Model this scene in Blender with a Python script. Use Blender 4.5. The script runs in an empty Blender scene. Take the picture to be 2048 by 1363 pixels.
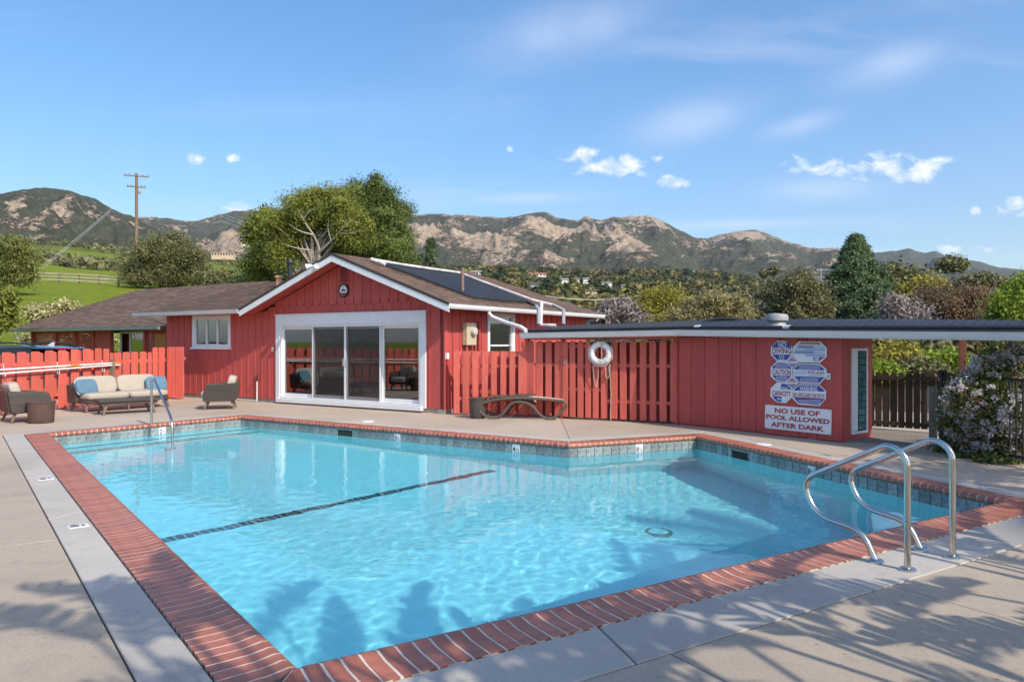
import bpy, bmesh, math, random
import numpy as np
from mathutils import Vector, Matrix, noise as mnoise

# ------------------------------------------------------------------ camera, sky, sun, exposure
sc = bpy.context.scene
COL = sc.collection
F, CX, HZ, CAMZ = 1480.0, 1024.0, 684.0, 1.6        # focal length / centre / horizon of the 2048 px photograph
cam = bpy.data.cameras.new('camera'); cam_o = bpy.data.objects.new('camera', cam); COL.objects.link(cam_o)
cam.sensor_width = 36.0; cam.lens = F / 2048 * 36.0; cam.shift_y = (HZ - 681.5) / 2048
cam.clip_start = 0.05; cam.clip_end = 30000
cam_o.location = (0, 0, CAMZ); cam_o.rotation_euler = (math.radians(90), 0, 0)
sc.camera = cam_o
SUN_EL = math.radians(40)
_h = math.cos(SUN_EL)
SUN = Vector((0.66 * _h, -0.751 * _h, math.sin(SUN_EL))).normalized()
sun = bpy.data.lights.new('sun', 'SUN'); sun.energy = 3.3; sun.angle = math.radians(0.55); sun.color = (1.0, 0.905, 0.765)
sun_o = bpy.data.objects.new('sun', sun); COL.objects.link(sun_o)
sun_o.location = (20, -20, 30); sun_o.rotation_euler = SUN.to_track_quat('Z', 'Y').to_euler()
sun.cycles.is_caustics_light = True
sc.view_settings.view_transform = 'Standard'; sc.view_settings.look = 'None'
sc.view_settings.exposure = 0.62; sc.view_settings.gamma = 1.0
sc.cycles.use_denoising = True
sc.cycles.max_bounces = 7; sc.cycles.diffuse_bounces = 3; sc.cycles.glossy_bounces = 3
sc.cycles.transmission_bounces = 5; sc.cycles.transparent_max_bounces = 8
sc.cycles.sample_clamp_indirect = 6.0

def N(nt, t, **kw):
    n = nt.nodes.new(t)
    for k, v in kw.items():
        if hasattr(n, k): setattr(n, k, v)
    return n
def setin(n, **kw):
    for k, v in kw.items():
        n.inputs[k.replace('_', ' ')].default_value = v
    return n
def math_n(nt, op, a, b=None, c=None, clamp=False):
    n = N(nt, 'ShaderNodeMath', operation=op); n.use_clamp = clamp
    for i, v in enumerate((a, b, c)):
        if v is None: continue
        if hasattr(v, 'is_linked') or hasattr(v, 'links'): nt.links.new(v, n.inputs[i])
        else: n.inputs[i].default_value = v
    return n.outputs[0]
def mix_c(nt, fac, a, b, blend='MIX'):
    n = N(nt, 'ShaderNodeMix', data_type='RGBA', blend_type=blend)
    for i, v in ((0, fac), (6, a), (7, b)):
        if hasattr(v, 'links'): nt.links.new(v, n.inputs[i])
        elif isinstance(v, (tuple, list)): n.inputs[i].default_value = (*v[:3], 1)
        else: n.inputs[i].default_value = v
    return n.outputs[2]
def ramp(nt, fac, stops):
    n = N(nt, 'ShaderNodeValToRGB'); e = n.color_ramp.elements
    while len(e) < len(stops): e.new(0.5)
    for i, (p, c) in enumerate(stops):
        e[i].position = p; e[i].color = (*c, 1) if isinstance(c, (tuple, list)) else (c, c, c, 1)
    nt.links.new(fac, n.inputs[0]); return n.outputs[0]
def noise_t(nt, vec, scale, detail=3, rough=0.55, dist=0.0):
    n = N(nt, 'ShaderNodeTexNoise'); n.inputs['Scale'].default_value = scale; n.inputs['Detail'].default_value = detail
    n.inputs['Roughness'].default_value = rough; n.inputs['Distortion'].default_value = dist
    if vec is not None: nt.links.new(vec, n.inputs['Vector'])
    return n.outputs['Fac']

# sky with thin cirrus and a few small cumulus clouds
world = bpy.data.worlds.new('World'); sc.world = world; world.use_nodes = True
nt = world.node_tree; bg = nt.nodes['Background']
sky = N(nt, 'ShaderNodeTexSky', sky_type='NISHITA'); sky.sun_disc = False
sky.sun_elevation = SUN_EL; sky.sun_rotation = math.atan2(SUN.x, SUN.y)
sky.air_density = 1.0; sky.dust_density = 1.4; sky.ozone_density = 2.0; sky.altitude = 100
tc = N(nt, 'ShaderNodeTexCoord'); sep = N(nt, 'ShaderNodeSeparateXYZ'); nt.links.new(tc.outputs['Generated'], sep.inputs[0])
zc = math_n(nt, 'ADD', math_n(nt, 'MAXIMUM', sep.outputs[2], 0.0), 0.10)
cx_ = math_n(nt, 'DIVIDE', sep.outputs[0], zc); cy_ = math_n(nt, 'DIVIDE', sep.outputs[1], zc)
comb = N(nt, 'ShaderNodeCombineXYZ'); nt.links.new(cx_, comb.inputs[0]); nt.links.new(cy_, comb.inputs[1])
mp = N(nt, 'ShaderNodeMapping'); nt.links.new(comb.outputs[0], mp.inputs[0])
mp.inputs['Rotation'].default_value = (0, 0, math.radians(-38)); mp.inputs['Scale'].default_value = (0.55, 1.5, 1)
mp.inputs['Location'].default_value = (2.3, 0.4, 0)
ci = noise_t(nt, mp.outputs[0], 1.1, 6, 0.62, 0.5); cb = noise_t(nt, comb.outputs[0], 0.55, 2, 0.5)
cir = math_n(nt, 'MULTIPLY', ramp(nt, ci, [(0.50, 0.0), (0.82, 1.0)]), ramp(nt, cb, [(0.42, 0.0), (0.62, 1.0)]))
cirrus = math_n(nt, 'MULTIPLY', cir, 0.42)
# cumulus: direction (photo px, py), half sizes (px)
CLOUDS = [(1160, 312, 60, 24), (1240, 332, 95, 30), (1345, 364, 34, 16), (1800, 340, 125, 36), (1850, 338, 60, 30), (1670, 338, 52, 20), (1590, 330, 38, 20), (2040, 414, 62, 18),
          (1897, 496, 26, 11), (1966, 497, 26, 9), (396, 317, 20, 17), (470, 317, 18, 9), (818, 328, 14, 8), (482, 414, 46, 13), (1020, 300, 9, 8), (1950, 422, 15, 10)]
den = math_n(nt, 'MAXIMUM', sep.outputs[1], 0.05)
tx = math_n(nt, 'DIVIDE', sep.outputs[0], den); tz = math_n(nt, 'DIVIDE', sep.outputs[2], den)
front = math_n(nt, 'GREATER_THAN', sep.outputs[1], 0.06)
cv = N(nt, 'ShaderNodeCombineXYZ'); nt.links.new(tx, cv.inputs[0]); nt.links.new(tz, cv.inputs[1])
mp2 = N(nt, 'ShaderNodeMapping'); nt.links.new(cv.outputs[0], mp2.inputs[0]); mp2.inputs['Scale'].default_value = (1, 1.5, 1)
cn = noise_t(nt, mp2.outputs[0], 26, 9, 0.60, 0.3)
acc = None
for px, py, a, b in CLOUDS:
    ux, uz = (px - CX) / F, (HZ - py) / F
    dx = math_n(nt, 'MULTIPLY', math_n(nt, 'SUBTRACT', tx, ux), F / a)
    dz = math_n(nt, 'MULTIPLY', math_n(nt, 'SUBTRACT', tz, uz), F / b)
    m = math_n(nt, 'SUBTRACT', 1.0, math_n(nt, 'ADD', math_n(nt, 'MULTIPLY', dx, dx), math_n(nt, 'MULTIPLY', dz, dz)))
    acc = m if acc is None else math_n(nt, 'MAXIMUM', acc, m)
cum = math_n(nt, 'ADD', math_n(nt, 'MULTIPLY', math_n(nt, 'MAXIMUM', acc, -1.0), 0.5), math_n(nt, 'MULTIPLY', math_n(nt, 'SUBTRACT', cn, 0.52), 3.3))
cum = math_n(nt, 'MULTIPLY', ramp(nt, cum, [(0.02, 0.0), (0.70, 1.0)]), front)
cum = math_n(nt, 'MULTIPLY', cum, math_n(nt, 'MULTIPLY', ramp(nt, math_n(nt, 'MULTIPLY_ADD', acc, 0.5, 0.5), [(0.10, 0.0), (0.45, 1.0)]), 0.93))
# soft lens-shaped veils lower in the sky
VEILS = [(1390, 240, 120, 42), (1600, 250, 75, 22), (1640, 380, 105, 24), (1060, 396, 130, 13), (1480, 448, 240, 10), (1780, 130, 120, 40), (1140, 60, 170, 60)]
acc = None
for px, py, a, b in VEILS:
    ux, uz = (px - CX) / F, (HZ - py) / F
    ddx = math_n(nt, 'SUBTRACT', tx, ux); ddz = math_n(nt, 'SUBTRACT', math_n(nt, 'SUBTRACT', tz, uz), math_n(nt, 'MULTIPLY', ddx, 0.25 if py < 300 else 0.03))
    dx = math_n(nt, 'MULTIPLY', ddx, F / a); dz = math_n(nt, 'MULTIPLY', ddz, F / b)
    r2 = math_n(nt, 'ADD', math_n(nt, 'MULTIPLY', dx, dx), math_n(nt, 'MULTIPLY', dz, dz))
    m = math_n(nt, 'POWER', 2.718, math_n(nt, 'MULTIPLY', r2, -1.1))
    acc = m if acc is None else math_n(nt, 'MAXIMUM', acc, m)
vn = noise_t(nt, mp2.outputs[0], 7, 5, 0.6, 0.6)
veil = math_n(nt, 'MULTIPLY', math_n(nt, 'MULTIPLY', acc, ramp(nt, vn, [(0.25, 0.35), (0.75, 1.0)])), 0.34)
veil = math_n(nt, 'MULTIPLY', veil, front)
tot = math_n(nt, 'MAXIMUM', math_n(nt, 'MAXIMUM', cirrus, cum), veil, clamp=True)
hsv = N(nt, 'ShaderNodeHueSaturation'); hsv.inputs['Saturation'].default_value = 1.27; hsv.inputs['Value'].default_value = 1.0
nt.links.new(sky.outputs[0], hsv.inputs['Color'])
cc = mix_c(nt, tot, hsv.outputs[0], (5.6, 5.7, 5.9))
nt.links.new(cc, bg.inputs[0]); bg.inputs[1].default_value = 0.15

# ------------------------------------------------------------------ helpers
RNG = random.Random(7); NR = np.random.default_rng(7)
def G(px, py, z=0.0):
    Y = F * (CAMZ - z) / (py - HZ); return Vector(((px - CX) / F * Y, Y, z))
def AT(px, py, Y):
    return Vector(((px - CX) / F * Y, Y, CAMZ - (py - HZ) / F * Y))

class MB:
    def __init__(s): s.v = []; s.f = []; s.mi = []
    def add(s, vs, fs, M=None, mi=0):
        b = len(s.v)
        for p in vs:
            p = Vector(p); s.v.append(tuple(M @ p) if M is not None else tuple(p))
        for f in fs: s.f.append(tuple(b + i for i in f)); s.mi.append(mi)
        return s
    def box(s, x0, x1, y0, y1, z0, z1, M=None, mi=0):
        return s.add([(x0, y0, z0), (x1, y0, z0), (x1, y1, z0), (x0, y1, z0), (x0, y0, z1), (x1, y0, z1), (x1, y1, z1), (x0, y1, z1)],
                     [(3, 2, 1, 0), (4, 5, 6, 7), (0, 1, 5, 4), (1, 2, 6, 5), (2, 3, 7, 6), (3, 0, 4, 7)], M, mi)
    def prism(s, poly, d0, d1, M=None, mi=0):
        """poly: list of (x, z) ; extruded along y from d0 to d1"""
        n = len(poly); vs = [(x, d0, z) for x, z in poly] + [(x, d1, z) for x, z in poly]
        fs = [tuple(range(n)), tuple(range(2 * n - 1, n - 1, -1))] + [(i, n + i, n + (i + 1) % n, (i + 1) % n) for i in range(n)]
        return s.add(vs, fs, M, mi)
    def slab(s, poly, z0, z1, M=None, mi=0):
        n = len(poly); vs = [(p[0], p[1], z0) for p in poly] + [(p[0], p[1], z1) for p in poly]
        fs = [tuple(range(n - 1, -1, -1)), tuple(range(n, 2 * n))] + [(i, (i + 1) % n, n + (i + 1) % n, n + i) for i in range(n)]
        return s.add(vs, fs, M, mi)
    def tube(s, pts, r, seg=8, M=None, mi=0, caps=True):
        pts = [Vector(p) for p in pts]; n = len(pts); rs = r if isinstance(r, (list, tuple)) else [r] * n
        b = len(s.v); up = None
        for i, p in enumerate(pts):
            t = (pts[min(i + 1, n - 1)] - pts[max(i - 1, 0)]).normalized()
            if up is None: up = t.orthogonal().normalized()
            up = (up - t * up.dot(t));  up = up.normalized() if up.length > 1e-6 else t.orthogonal().normalized()
            w = t.cross(up)
            for k in range(seg):
                a = 2 * math.pi * k / seg; q = p + (up * math.cos(a) + w * math.sin(a)) * rs[i]
                s.v.append(tuple(M @ q) if M is not None else tuple(q))
        for i in range(n - 1):
            for k in range(seg):
                s.f.append((b + i * seg + k, b + i * seg + (k + 1) % seg, b + (i + 1) * seg + (k + 1) % seg, b + (i + 1) * seg + k)); s.mi.append(mi)
        if caps:
            s.f.append(tuple(b + k for k in range(seg))[::-1]); s.mi.append(mi)
            s.f.append(tuple(b + (n - 1) * seg + k for k in range(seg))); s.mi.append(mi)
        return s
    def lathe(s, prof, seg=24, M=None, mi=0):
        b = len(s.v); n = len(prof)
        for r, z in prof:
            for k in range(seg):
                a = 2 * math.pi * k / seg; q = Vector((r * math.cos(a), r * math.sin(a), z)); s.v.append(tuple(M @ q) if M is not None else tuple(q))
        for i in range(n - 1):
            for k in range(seg):
                s.f.append((b + i * seg + k, b + i * seg + (k + 1) % seg, b + (i + 1) * seg + (k + 1) % seg, b + (i + 1) * seg + k)); s.mi.append(mi)
        s.f.append(tuple(b + k for k in range(seg))[::-1]); s.mi.append(mi)
        s.f.append(tuple(b + (n - 1) * seg + k for k in range(seg))); s.mi.append(mi)
        return s
    def mesh(s, name, mats, smooth=False, bevel=0.0, bseg=1, merge=False):
        me = bpy.data.meshes.new(name); me.from_pydata(s.v, [], s.f)
        for m in (mats if isinstance(mats, (list, tuple)) else [mats]): me.materials.append(m)
        if any(s.mi): me.polygons.foreach_set('material_index', s.mi)
        bm = bmesh.new(); bm.from_mesh(me)
        if merge: bmesh.ops.remove_doubles(bm, verts=bm.verts, dist=1e-5)
        bmesh.ops.recalc_face_normals(bm, faces=bm.faces)
        if bevel > 0:
            es = [e for e in bm.edges if len(e.link_faces) == 2 and e.calc_face_angle(0) > 0.6]
            bmesh.ops.bevel(bm, geom=es, offset=bevel, segments=bseg, affect='EDGES', profile=0.6, clamp_overlap=True)
        bm.to_mesh(me); bm.free()
        if smooth:
            me.polygons.foreach_set('use_smooth', [True] * len(me.polygons))
            me.set_sharp_from_angle(angle=math.radians(42))
        me.update(); return me

def put(name, me, parent=None, loc=None, rotz=0.0, label=None, cat=None, group=None, kind=None):
    o = bpy.data.objects.new(name, me); COL.objects.link(o)
    if parent is not None:
        o.parent = parent
        o.matrix_parent_inverse = Matrix.Identity(4)
    if loc is not None: o.location = loc
    if rotz: o.rotation_euler = (0, 0, rotz)
    if label: o['label'] = label
    if cat: o['category'] = cat
    if group: o['group'] = group
    if kind: o['kind'] = kind
    return o
def thing(name, label, cat, loc=(0, 0, 0), rotz=0.0, group=None):
    return put(name, None, None, Vector(loc), rotz, label, cat, group)
def part(name, mb, mat, parent=None, smooth=False, bevel=0.0, **kw):
    bs = kw.pop('bseg', 1); mg = kw.pop('merge', False)
    return put(name, mb.mesh(name, mat, smooth, bevel, bs, mg), parent, **kw)
def struct(name, mb, mat, **kw): return part(name, mb, mat, kind='structure', **kw)
def copy_tree(o, parent=None):
    c = o.copy(); COL.objects.link(c); c.parent = parent
    for ch in list(o.children): copy_tree(ch, c)
    return c
def grid_mesh(name, V, nx, ny, mat, smooth=True):
    V = np.asarray(V, np.float32); me = bpy.data.meshes.new(name); me.vertices.add(len(V)); me.vertices.foreach_set('co', V.ravel())
    i, j = np.meshgrid(np.arange(nx - 1), np.arange(ny - 1)); a = (j * nx + i).ravel()
    q = np.stack([a, a + 1, a + nx + 1, a + nx], 1).astype(np.int32); return finish_quads(me, q, mat, smooth)
def finish_quads(me, q, mat, smooth):
    n = len(q); me.loops.add(n * 4); me.loops.foreach_set('vertex_index', q.ravel().astype(np.int32)); me.polygons.add(n)
    me.polygons.foreach_set('loop_start', np.arange(0, n * 4, 4, dtype=np.int32))
    me.polygons.foreach_set('use_smooth', np.full(n, smooth)); me.materials.append(mat); me.update(calc_edges=True); me.validate(); return me

# ------------------------------------------------------------------ materials
def base_mat(name):
    m = bpy.data.materials.new(name); m.use_nodes = True; nt = m.node_tree
    return m, nt, nt.nodes['Principled BSDF'], nt.nodes['Material Output']
def pm(name, c, rough=0.6, var=0.12, scale=6.0, bump=0.0, bscale=None, metal=0.0, objrand=0.0, c2=None, spec=0.5, stretch=None, island=0.0, objcoord=True):
    m, nt, b, out = base_mat(name)
    tc = N(nt, 'ShaderNodeTexCoord'); vec = tc.outputs['Object' if objcoord else 'Generated']
    if stretch:
        mpn = N(nt, 'ShaderNodeMapping'); nt.links.new(vec, mpn.inputs[0]); mpn.inputs['Scale'].default_value = stretch; vec = mpn.outputs[0]
    f = noise_t(nt, vec, scale, 5, 0.6)
    lo = tuple(x * (1 - var) for x in c); hi = tuple(min(1, x * (1 + var)) for x in (c2 or c))
    col = ramp(nt, f, [(0.3, lo), (0.7, hi)])
    if objrand:
        oi = N(nt, 'ShaderNodeObjectInfo'); v = math_n(nt, 'ADD', math_n(nt, 'MULTIPLY', oi.outputs['Random'], 2 * objrand), 1 - objrand)
        col = mix_c(nt, 1.0, col, None or (1, 1, 1), 'MULTIPLY') if False else col
        h = N(nt, 'ShaderNodeHueSaturation'); nt.links.new(col, h.inputs['Color']); nt.links.new(v, h.inputs['Value']); col = h.outputs[0]
    if island:
        gi = N(nt, 'ShaderNodeNewGeometry'); v = math_n(nt, 'ADD', math_n(nt, 'MULTIPLY', gi.outputs['Random Per Island'], 2 * island), 1 - island)
        h = N(nt, 'ShaderNodeHueSaturation'); nt.links.new(col, h.inputs['Color']); nt.links.new(v, h.inputs['Value']); col = h.outputs[0]
    nt.links.new(col, b.inputs['Base Color']); b.inputs['Roughness'].default_value = rough; b.inputs['Metallic'].default_value = metal
    b.inputs['Specular IOR Level'].default_value = spec
    if bump:
        bn = noise_t(nt, vec, bscale or scale * 4, 6, 0.65); bp = N(nt, 'ShaderNodeBump'); bp.inputs['Strength'].default_value = bump; bp.inputs['Distance'].default_value = 0.02
        nt.links.new(bn, bp.inputs['Height']); nt.links.new(bp.outputs[0], b.inputs['Normal'])
    return m
def wicker(name, c):
    m, nt, b, out = base_mat(name); tc = N(nt, 'ShaderNodeTexCoord')
    w1 = N(nt, 'ShaderNodeTexBrick'); nt.links.new(tc.outputs['Object'], w1.inputs['Vector'])
    mpn = N(nt, 'ShaderNodeMapping'); nt.links.new(tc.outputs['Object'], mpn.inputs[0]); mpn.inputs['Rotation'].default_value = (math.radians(90), 0, math.radians(45))
    nt.links.new(mpn.outputs[0], w1.inputs['Vector']); w1.inputs['Scale'].default_value = 14; w1.inputs['Mortar Size'].default_value = 0.03
    w1.inputs['Color1'].default_value = (*c, 1); w1.inputs['Color2'].default_value = (*[x * 1.5 for x in c], 1); w1.inputs['Mortar'].default_value = (*[x * 0.25 for x in c], 1)
    nt.links.new(w1.outputs['Color'], b.inputs['Base Color']); b.inputs['Roughness'].default_value = 0.5
    bp = N(nt, 'ShaderNodeBump'); bp.inputs['Strength'].default_value = 0.6; bp.inputs['Distance'].default_value = 0.006; bp.invert = True
    nt.links.new(w1.outputs['Fac'], bp.inputs['Height']); nt.links.new(bp.outputs[0], b.inputs['Normal']); return m
def leaf_mat(name, c1, c2, trans=0.3, rough=0.55):
    m, nt, b, out = base_mat(name)
    at = N(nt, 'ShaderNodeAttribute', attribute_name='cv'); gi = N(nt, 'ShaderNodeNewGeometry')
    f = math_n(nt, 'ADD', math_n(nt, 'MULTIPLY', at.outputs['Fac'], 0.65), math_n(nt, 'MULTIPLY', gi.outputs['Random Per Island'], 0.35))
    col = ramp(nt, f, [(0.1, c1), (0.9, c2)])
    nt.links.new(col, b.inputs['Base Color']); b.inputs['Roughness'].default_value = rough; b.inputs['Specular IOR Level'].default_value = 0.25
    tr = N(nt, 'ShaderNodeBsdfTranslucent'); nt.links.new(col, tr.inputs[0]); mx = N(nt, 'ShaderNodeMixShader'); mx.inputs[0].default_value = trans
    nt.links.new(b.outputs[0], mx.inputs[1]); nt.links.new(tr.outputs[0], mx.inputs[2]); nt.links.new(mx.outputs[0], out.inputs[0]); return m

RED = pm('red_paint', (0.47, 0.086, 0.074), 0.6, 0.10, 3.0, 0.15, 40, objrand=0.06, stretch=(3, 3, 0.6), spec=0.3)
RED_F = pm('fence_red_paint', (0.61, 0.132, 0.098), 0.65, 0.13, 5.0, 0.3, 45, objrand=0.10, stretch=(4, 4, 0.5), spec=0.25)
WHITE = pm('white_trim_paint', (0.72, 0.73, 0.74), 0.45, 0.04, 4)
GUTTER = pm('white_gutter_enamel', (0.70, 0.71, 0.72), 0.4, 0.06, 2.5)
def concrete(name, c, dark, pits):
    m, nt, b, out = base_mat(name); tc = N(nt, 'ShaderNodeTexCoord'); P = tc.outputs['Object']
    n1 = noise_t(nt, P, 0.55, 5, 0.65, 0.4); n2 = noise_t(nt, P, 6.0, 6, 0.7); n3 = noise_t(nt, P, 70.0, 3, 0.6)
    col = ramp(nt, n1, [(0.3, tuple(x * dark for x in c)), (0.52, c), (0.75, tuple(min(1, x * 1.10) for x in c))])
    col = mix_c(nt, ramp(nt, n2, [(0.30, 0.55), (0.46, 0.0)]), col, tuple(x * 0.72 for x in c))
    col = mix_c(nt, ramp(nt, n3, [(0.35, 0.35), (0.5, 0.0)]), col, tuple(x * 0.6 for x in c))
    vo = N(nt, 'ShaderNodeTexVoronoi'); vo.inputs['Scale'].default_value = 15.0; nt.links.new(P, vo.inputs['Vector'])
    pit = math_n(nt, 'MULTIPLY', ramp(nt, vo.outputs['Distance'], [(0.10, 1.0), (0.22, 0.0)]), ramp(nt, noise_t(nt, P, 1.6, 3, 0.6), [(0.50, 0.0), (0.62, pits)]))
    col = mix_c(nt, pit, col, tuple(x * 0.55 for x in c))
    oi = N(nt, 'ShaderNodeObjectInfo'); v = math_n(nt, 'MULTIPLY_ADD', oi.outputs['Random'], 0.12, 0.94); h = N(nt, 'ShaderNodeHueSaturation'); nt.links.new(col, h.inputs['Color']); nt.links.new(v, h.inputs['Value'])
    nt.links.new(h.outputs[0], b.inputs['Base Color']); b.inputs['Roughness'].default_value = 0.88; b.inputs['Specular IOR Level'].default_value = 0.3
    hgt = math_n(nt, 'SUBTRACT', math_n(nt, 'ADD', math_n(nt, 'MULTIPLY', n2, 0.5), math_n(nt, 'MULTIPLY', n3, 0.25)), math_n(nt, 'MULTIPLY', pit, 0.8))
    bp = N(nt, 'ShaderNodeBump'); bp.inputs['Strength'].default_value = 0.5; bp.inputs['Distance'].default_value = 0.012; nt.links.new(hgt, bp.inputs['Height']); nt.links.new(bp.outputs[0], b.inputs['Normal']); return m
CONC = concrete('tan_concrete', (0.44, 0.365, 0.285), 0.84, 0.8)
BAND = concrete('grey_concrete', (0.455, 0.42, 0.375), 0.80, 0.15)
JOINT = pm('joint_filler', (0.10, 0.09, 0.08), 0.9, 0.2, 9)
FOOTING = pm('footing_concrete', (0.34, 0.31, 0.27), 0.9, 0.25, 5, 0.5)
BRICK = pm('red_coping_brick', (0.33, 0.108, 0.060), 0.45, 0.22, 7, 0.15, 40, objrand=0.17, c2=(0.40, 0.14, 0.085))
BRICK_I = pm('red_coping_brick_far', (0.33, 0.10, 0.058), 0.45, 0.22, 7, 0.15, 40, island=0.16, c2=(0.40, 0.12, 0.075))
MORTAR = pm('mortar', (0.62, 0.55, 0.47), 0.9, 0.15, 12, 0.2)
TILE = pm('slate_waterline_tile', (0.13, 0.165, 0.165), 0.3, 0.4, 18, 0.2, 30, objrand=0.30, c2=(0.25, 0.28, 0.275))
GROUT = pm('tile_grout', (0.42, 0.45, 0.43), 0.85, 0.1, 9)
PLASTER = pm('pool_plaster', (0.58, 0.90, 0.94), 0.7, 0.04, 5, 0.1, 9)
LANE = pm('dark_lane_tile', (0.02, 0.035, 0.05), 0.35, 0.3, 20)
STEEL = pm('brushed_steel', (0.62, 0.60, 0.56), 0.2, 0.05, 9, metal=1.0)
SHING = pm('brown_shingle', (0.165, 0.112, 0.085), 0.9, 0.15, 5, 0.6, 60, island=0.22, spec=0.2)
SHEDROOF = pm('dark_roof_felt', (0.035, 0.033, 0.033), 0.75, 0.2, 4, 0.3)
SOLAR = pm('black_solar_mat', (0.022, 0.02, 0.02), 0.55, 0.15, 8, stretch=(60, 1, 1))
BLACKPIPE = pm('black_pipe', (0.03, 0.032, 0.035), 0.4, 0.2, 8)
WHITEPIPE = pm('weathered_white_pipe', (0.6, 0.6, 0.6), 0.6, 0.35, 7)
DARK = pm('dark_interior', (0.03, 0.027, 0.025), 0.9, 0.2, 4)
BLACKM = pm('black_metal', (0.018, 0.019, 0.021), 0.5, 0.2, 9)
GREYM = pm('grey_metal', (0.30, 0.31, 0.32), 0.5, 0.1, 7)
BEIGE = pm('beige_enamel', (0.52, 0.44, 0.30), 0.5, 0.1, 8)
WICK = wicker('brown_wicker', (0.070, 0.056, 0.049))
WICK2 = wicker('red_brown_wicker', (0.10, 0.060, 0.045))
TEAK = pm('weathered_teak', (0.16, 0.12, 0.09), 0.6, 0.2, 9, stretch=(2, 2, 14))
CUSH = pm('beige_cushion', (0.42, 0.37, 0.305), 0.9, 0.05, 9, 0.2, 120)
BLUE = pm('blue_cushion', (0.10, 0.20, 0.28), 0.9, 0.10, 9, 0.2, 120)
PIPING = pm('white_piping', (0.75, 0.74, 0.72), 0.8, 0.03)
LNGR = pm('taupe_resin', (0.10, 0.078, 0.062), 0.5, 0.12, 9)
SLING = pm('cream_sling', (0.55, 0.50, 0.43), 0.8, 0.06, 9)
FOAM = pm('white_ring_vinyl', (0.76, 0.75, 0.73), 0.55, 0.06, 9)
ROPE = pm('rope', (0.45, 0.38, 0.30), 0.9, 0.3, 60)
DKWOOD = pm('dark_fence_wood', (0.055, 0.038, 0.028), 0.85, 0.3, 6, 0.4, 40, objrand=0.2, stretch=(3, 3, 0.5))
GWOOD = pm('weathered_grey_wood', (0.24, 0.21, 0.18), 0.85, 0.25, 6, 0.4, 40, objrand=0.12, stretch=(3, 3, 0.5))
PALEWOOD = pm('pale_rail_wood', (0.42, 0.36, 0.28), 0.85, 0.25, 6, 0.3, objrand=0.15)
POLEWOOD = pm('pole_wood', (0.20, 0.145, 0.10), 0.9, 0.25, 4, 0.4, stretch=(6, 6, 0.4))
BARK = pm('bark', (0.16, 0.125, 0.10), 0.9, 0.3, 6, 0.6, stretch=(5, 5, 1))
PALEBARK = pm('pale_bark', (0.42, 0.36, 0.30), 0.9, 0.25, 6, 0.6, stretch=(4, 4, 1))
SIGNW = pm('sign_white', (0.76, 0.77, 0.80), 0.4, 0.03)
SIGNB = pm('sign_blue', (0.035, 0.065, 0.33), 0.4, 0.05)
SIGNB2 = pm('sign_pale_blue', (0.26, 0.36, 0.62), 0.4, 0.05)
SIGNR = pm('sign_red', (0.38, 0.025, 0.04), 0.4, 0.05)
BLACKP = pm('black_print', (0.015, 0.015, 0.018), 0.5, 0.1)
ORANGE = pm('orange_plastic', (0.75, 0.24, 0.02), 0.5, 0.05)
ALU = pm('aluminium_tube', (0.75, 0.75, 0.75), 0.4, 0.05)
TEAL = pm('teal_glass_block', (0.04, 0.16, 0.17), 0.12, 0.25, 14, objrand=0.2)
CARB = pm('dark_blue_car_paint', (0.016, 0.028, 0.06), 0.2, 0.03, 3); CARB.node_tree.nodes['Principled BSDF'].inputs['Coat Weight'].default_value = 1.0
REDL = pm('red_lens', (0.45, 0.01, 0.01), 0.2, 0.05)
RUBBER = pm('rubber', (0.02, 0.02, 0.02), 0.8, 0.1)
def glass_mat(name, tint, refl=0.9):
    m, nt, b, out = base_mat(name); b.inputs['Base Color'].default_value = (*tint, 1); b.inputs['Roughness'].default_value = 0.0
    b.inputs['Transmission Weight'].default_value = 1.0; b.inputs['IOR'].default_value = 1.5
    gl = N(nt, 'ShaderNodeBsdfGlossy'); gl.inputs['Roughness'].default_value = 0.02; gl.inputs['Color'].default_value = (0.9, 0.93, 0.92, 1)
    tr = N(nt, 'ShaderNodeBsdfTransparent'); tr.inputs[0].default_value = (*tint, 1)
    fr = N(nt, 'ShaderNodeFresnel'); fr.inputs[0].default_value = 1.5
    f = math_n(nt, 'MULTIPLY', fr.outputs[0], refl, clamp=True); mx = N(nt, 'ShaderNodeMixShader'); nt.links.new(f, mx.inputs[0])
    nt.links.new(tr.outputs[0], mx.inputs[1]); nt.links.new(gl.outputs[0], mx.inputs[2]); nt.links.new(mx.outputs[0], out.inputs[0]); return m
GLASS = glass_mat('coated_window_glass', (0.55, 0.6, 0.57), 4.5)
def screen_mat():
    m, nt, b, out = base_mat('insect_screen'); b.inputs['Base Color'].default_value = (0.035, 0.032, 0.032, 1); b.inputs['Roughness'].default_value = 0.6
    tr = N(nt, 'ShaderNodeBsdfTransparent'); mx = N(nt, 'ShaderNodeMixShader'); mx.inputs[0].default_value = 0.5
    nt.links.new(tr.outputs[0], mx.inputs[1]); nt.links.new(b.outputs[0], mx.inputs[2]); nt.links.new(mx.outputs[0], out.inputs[0]); return m
SCREEN = screen_mat()

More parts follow.
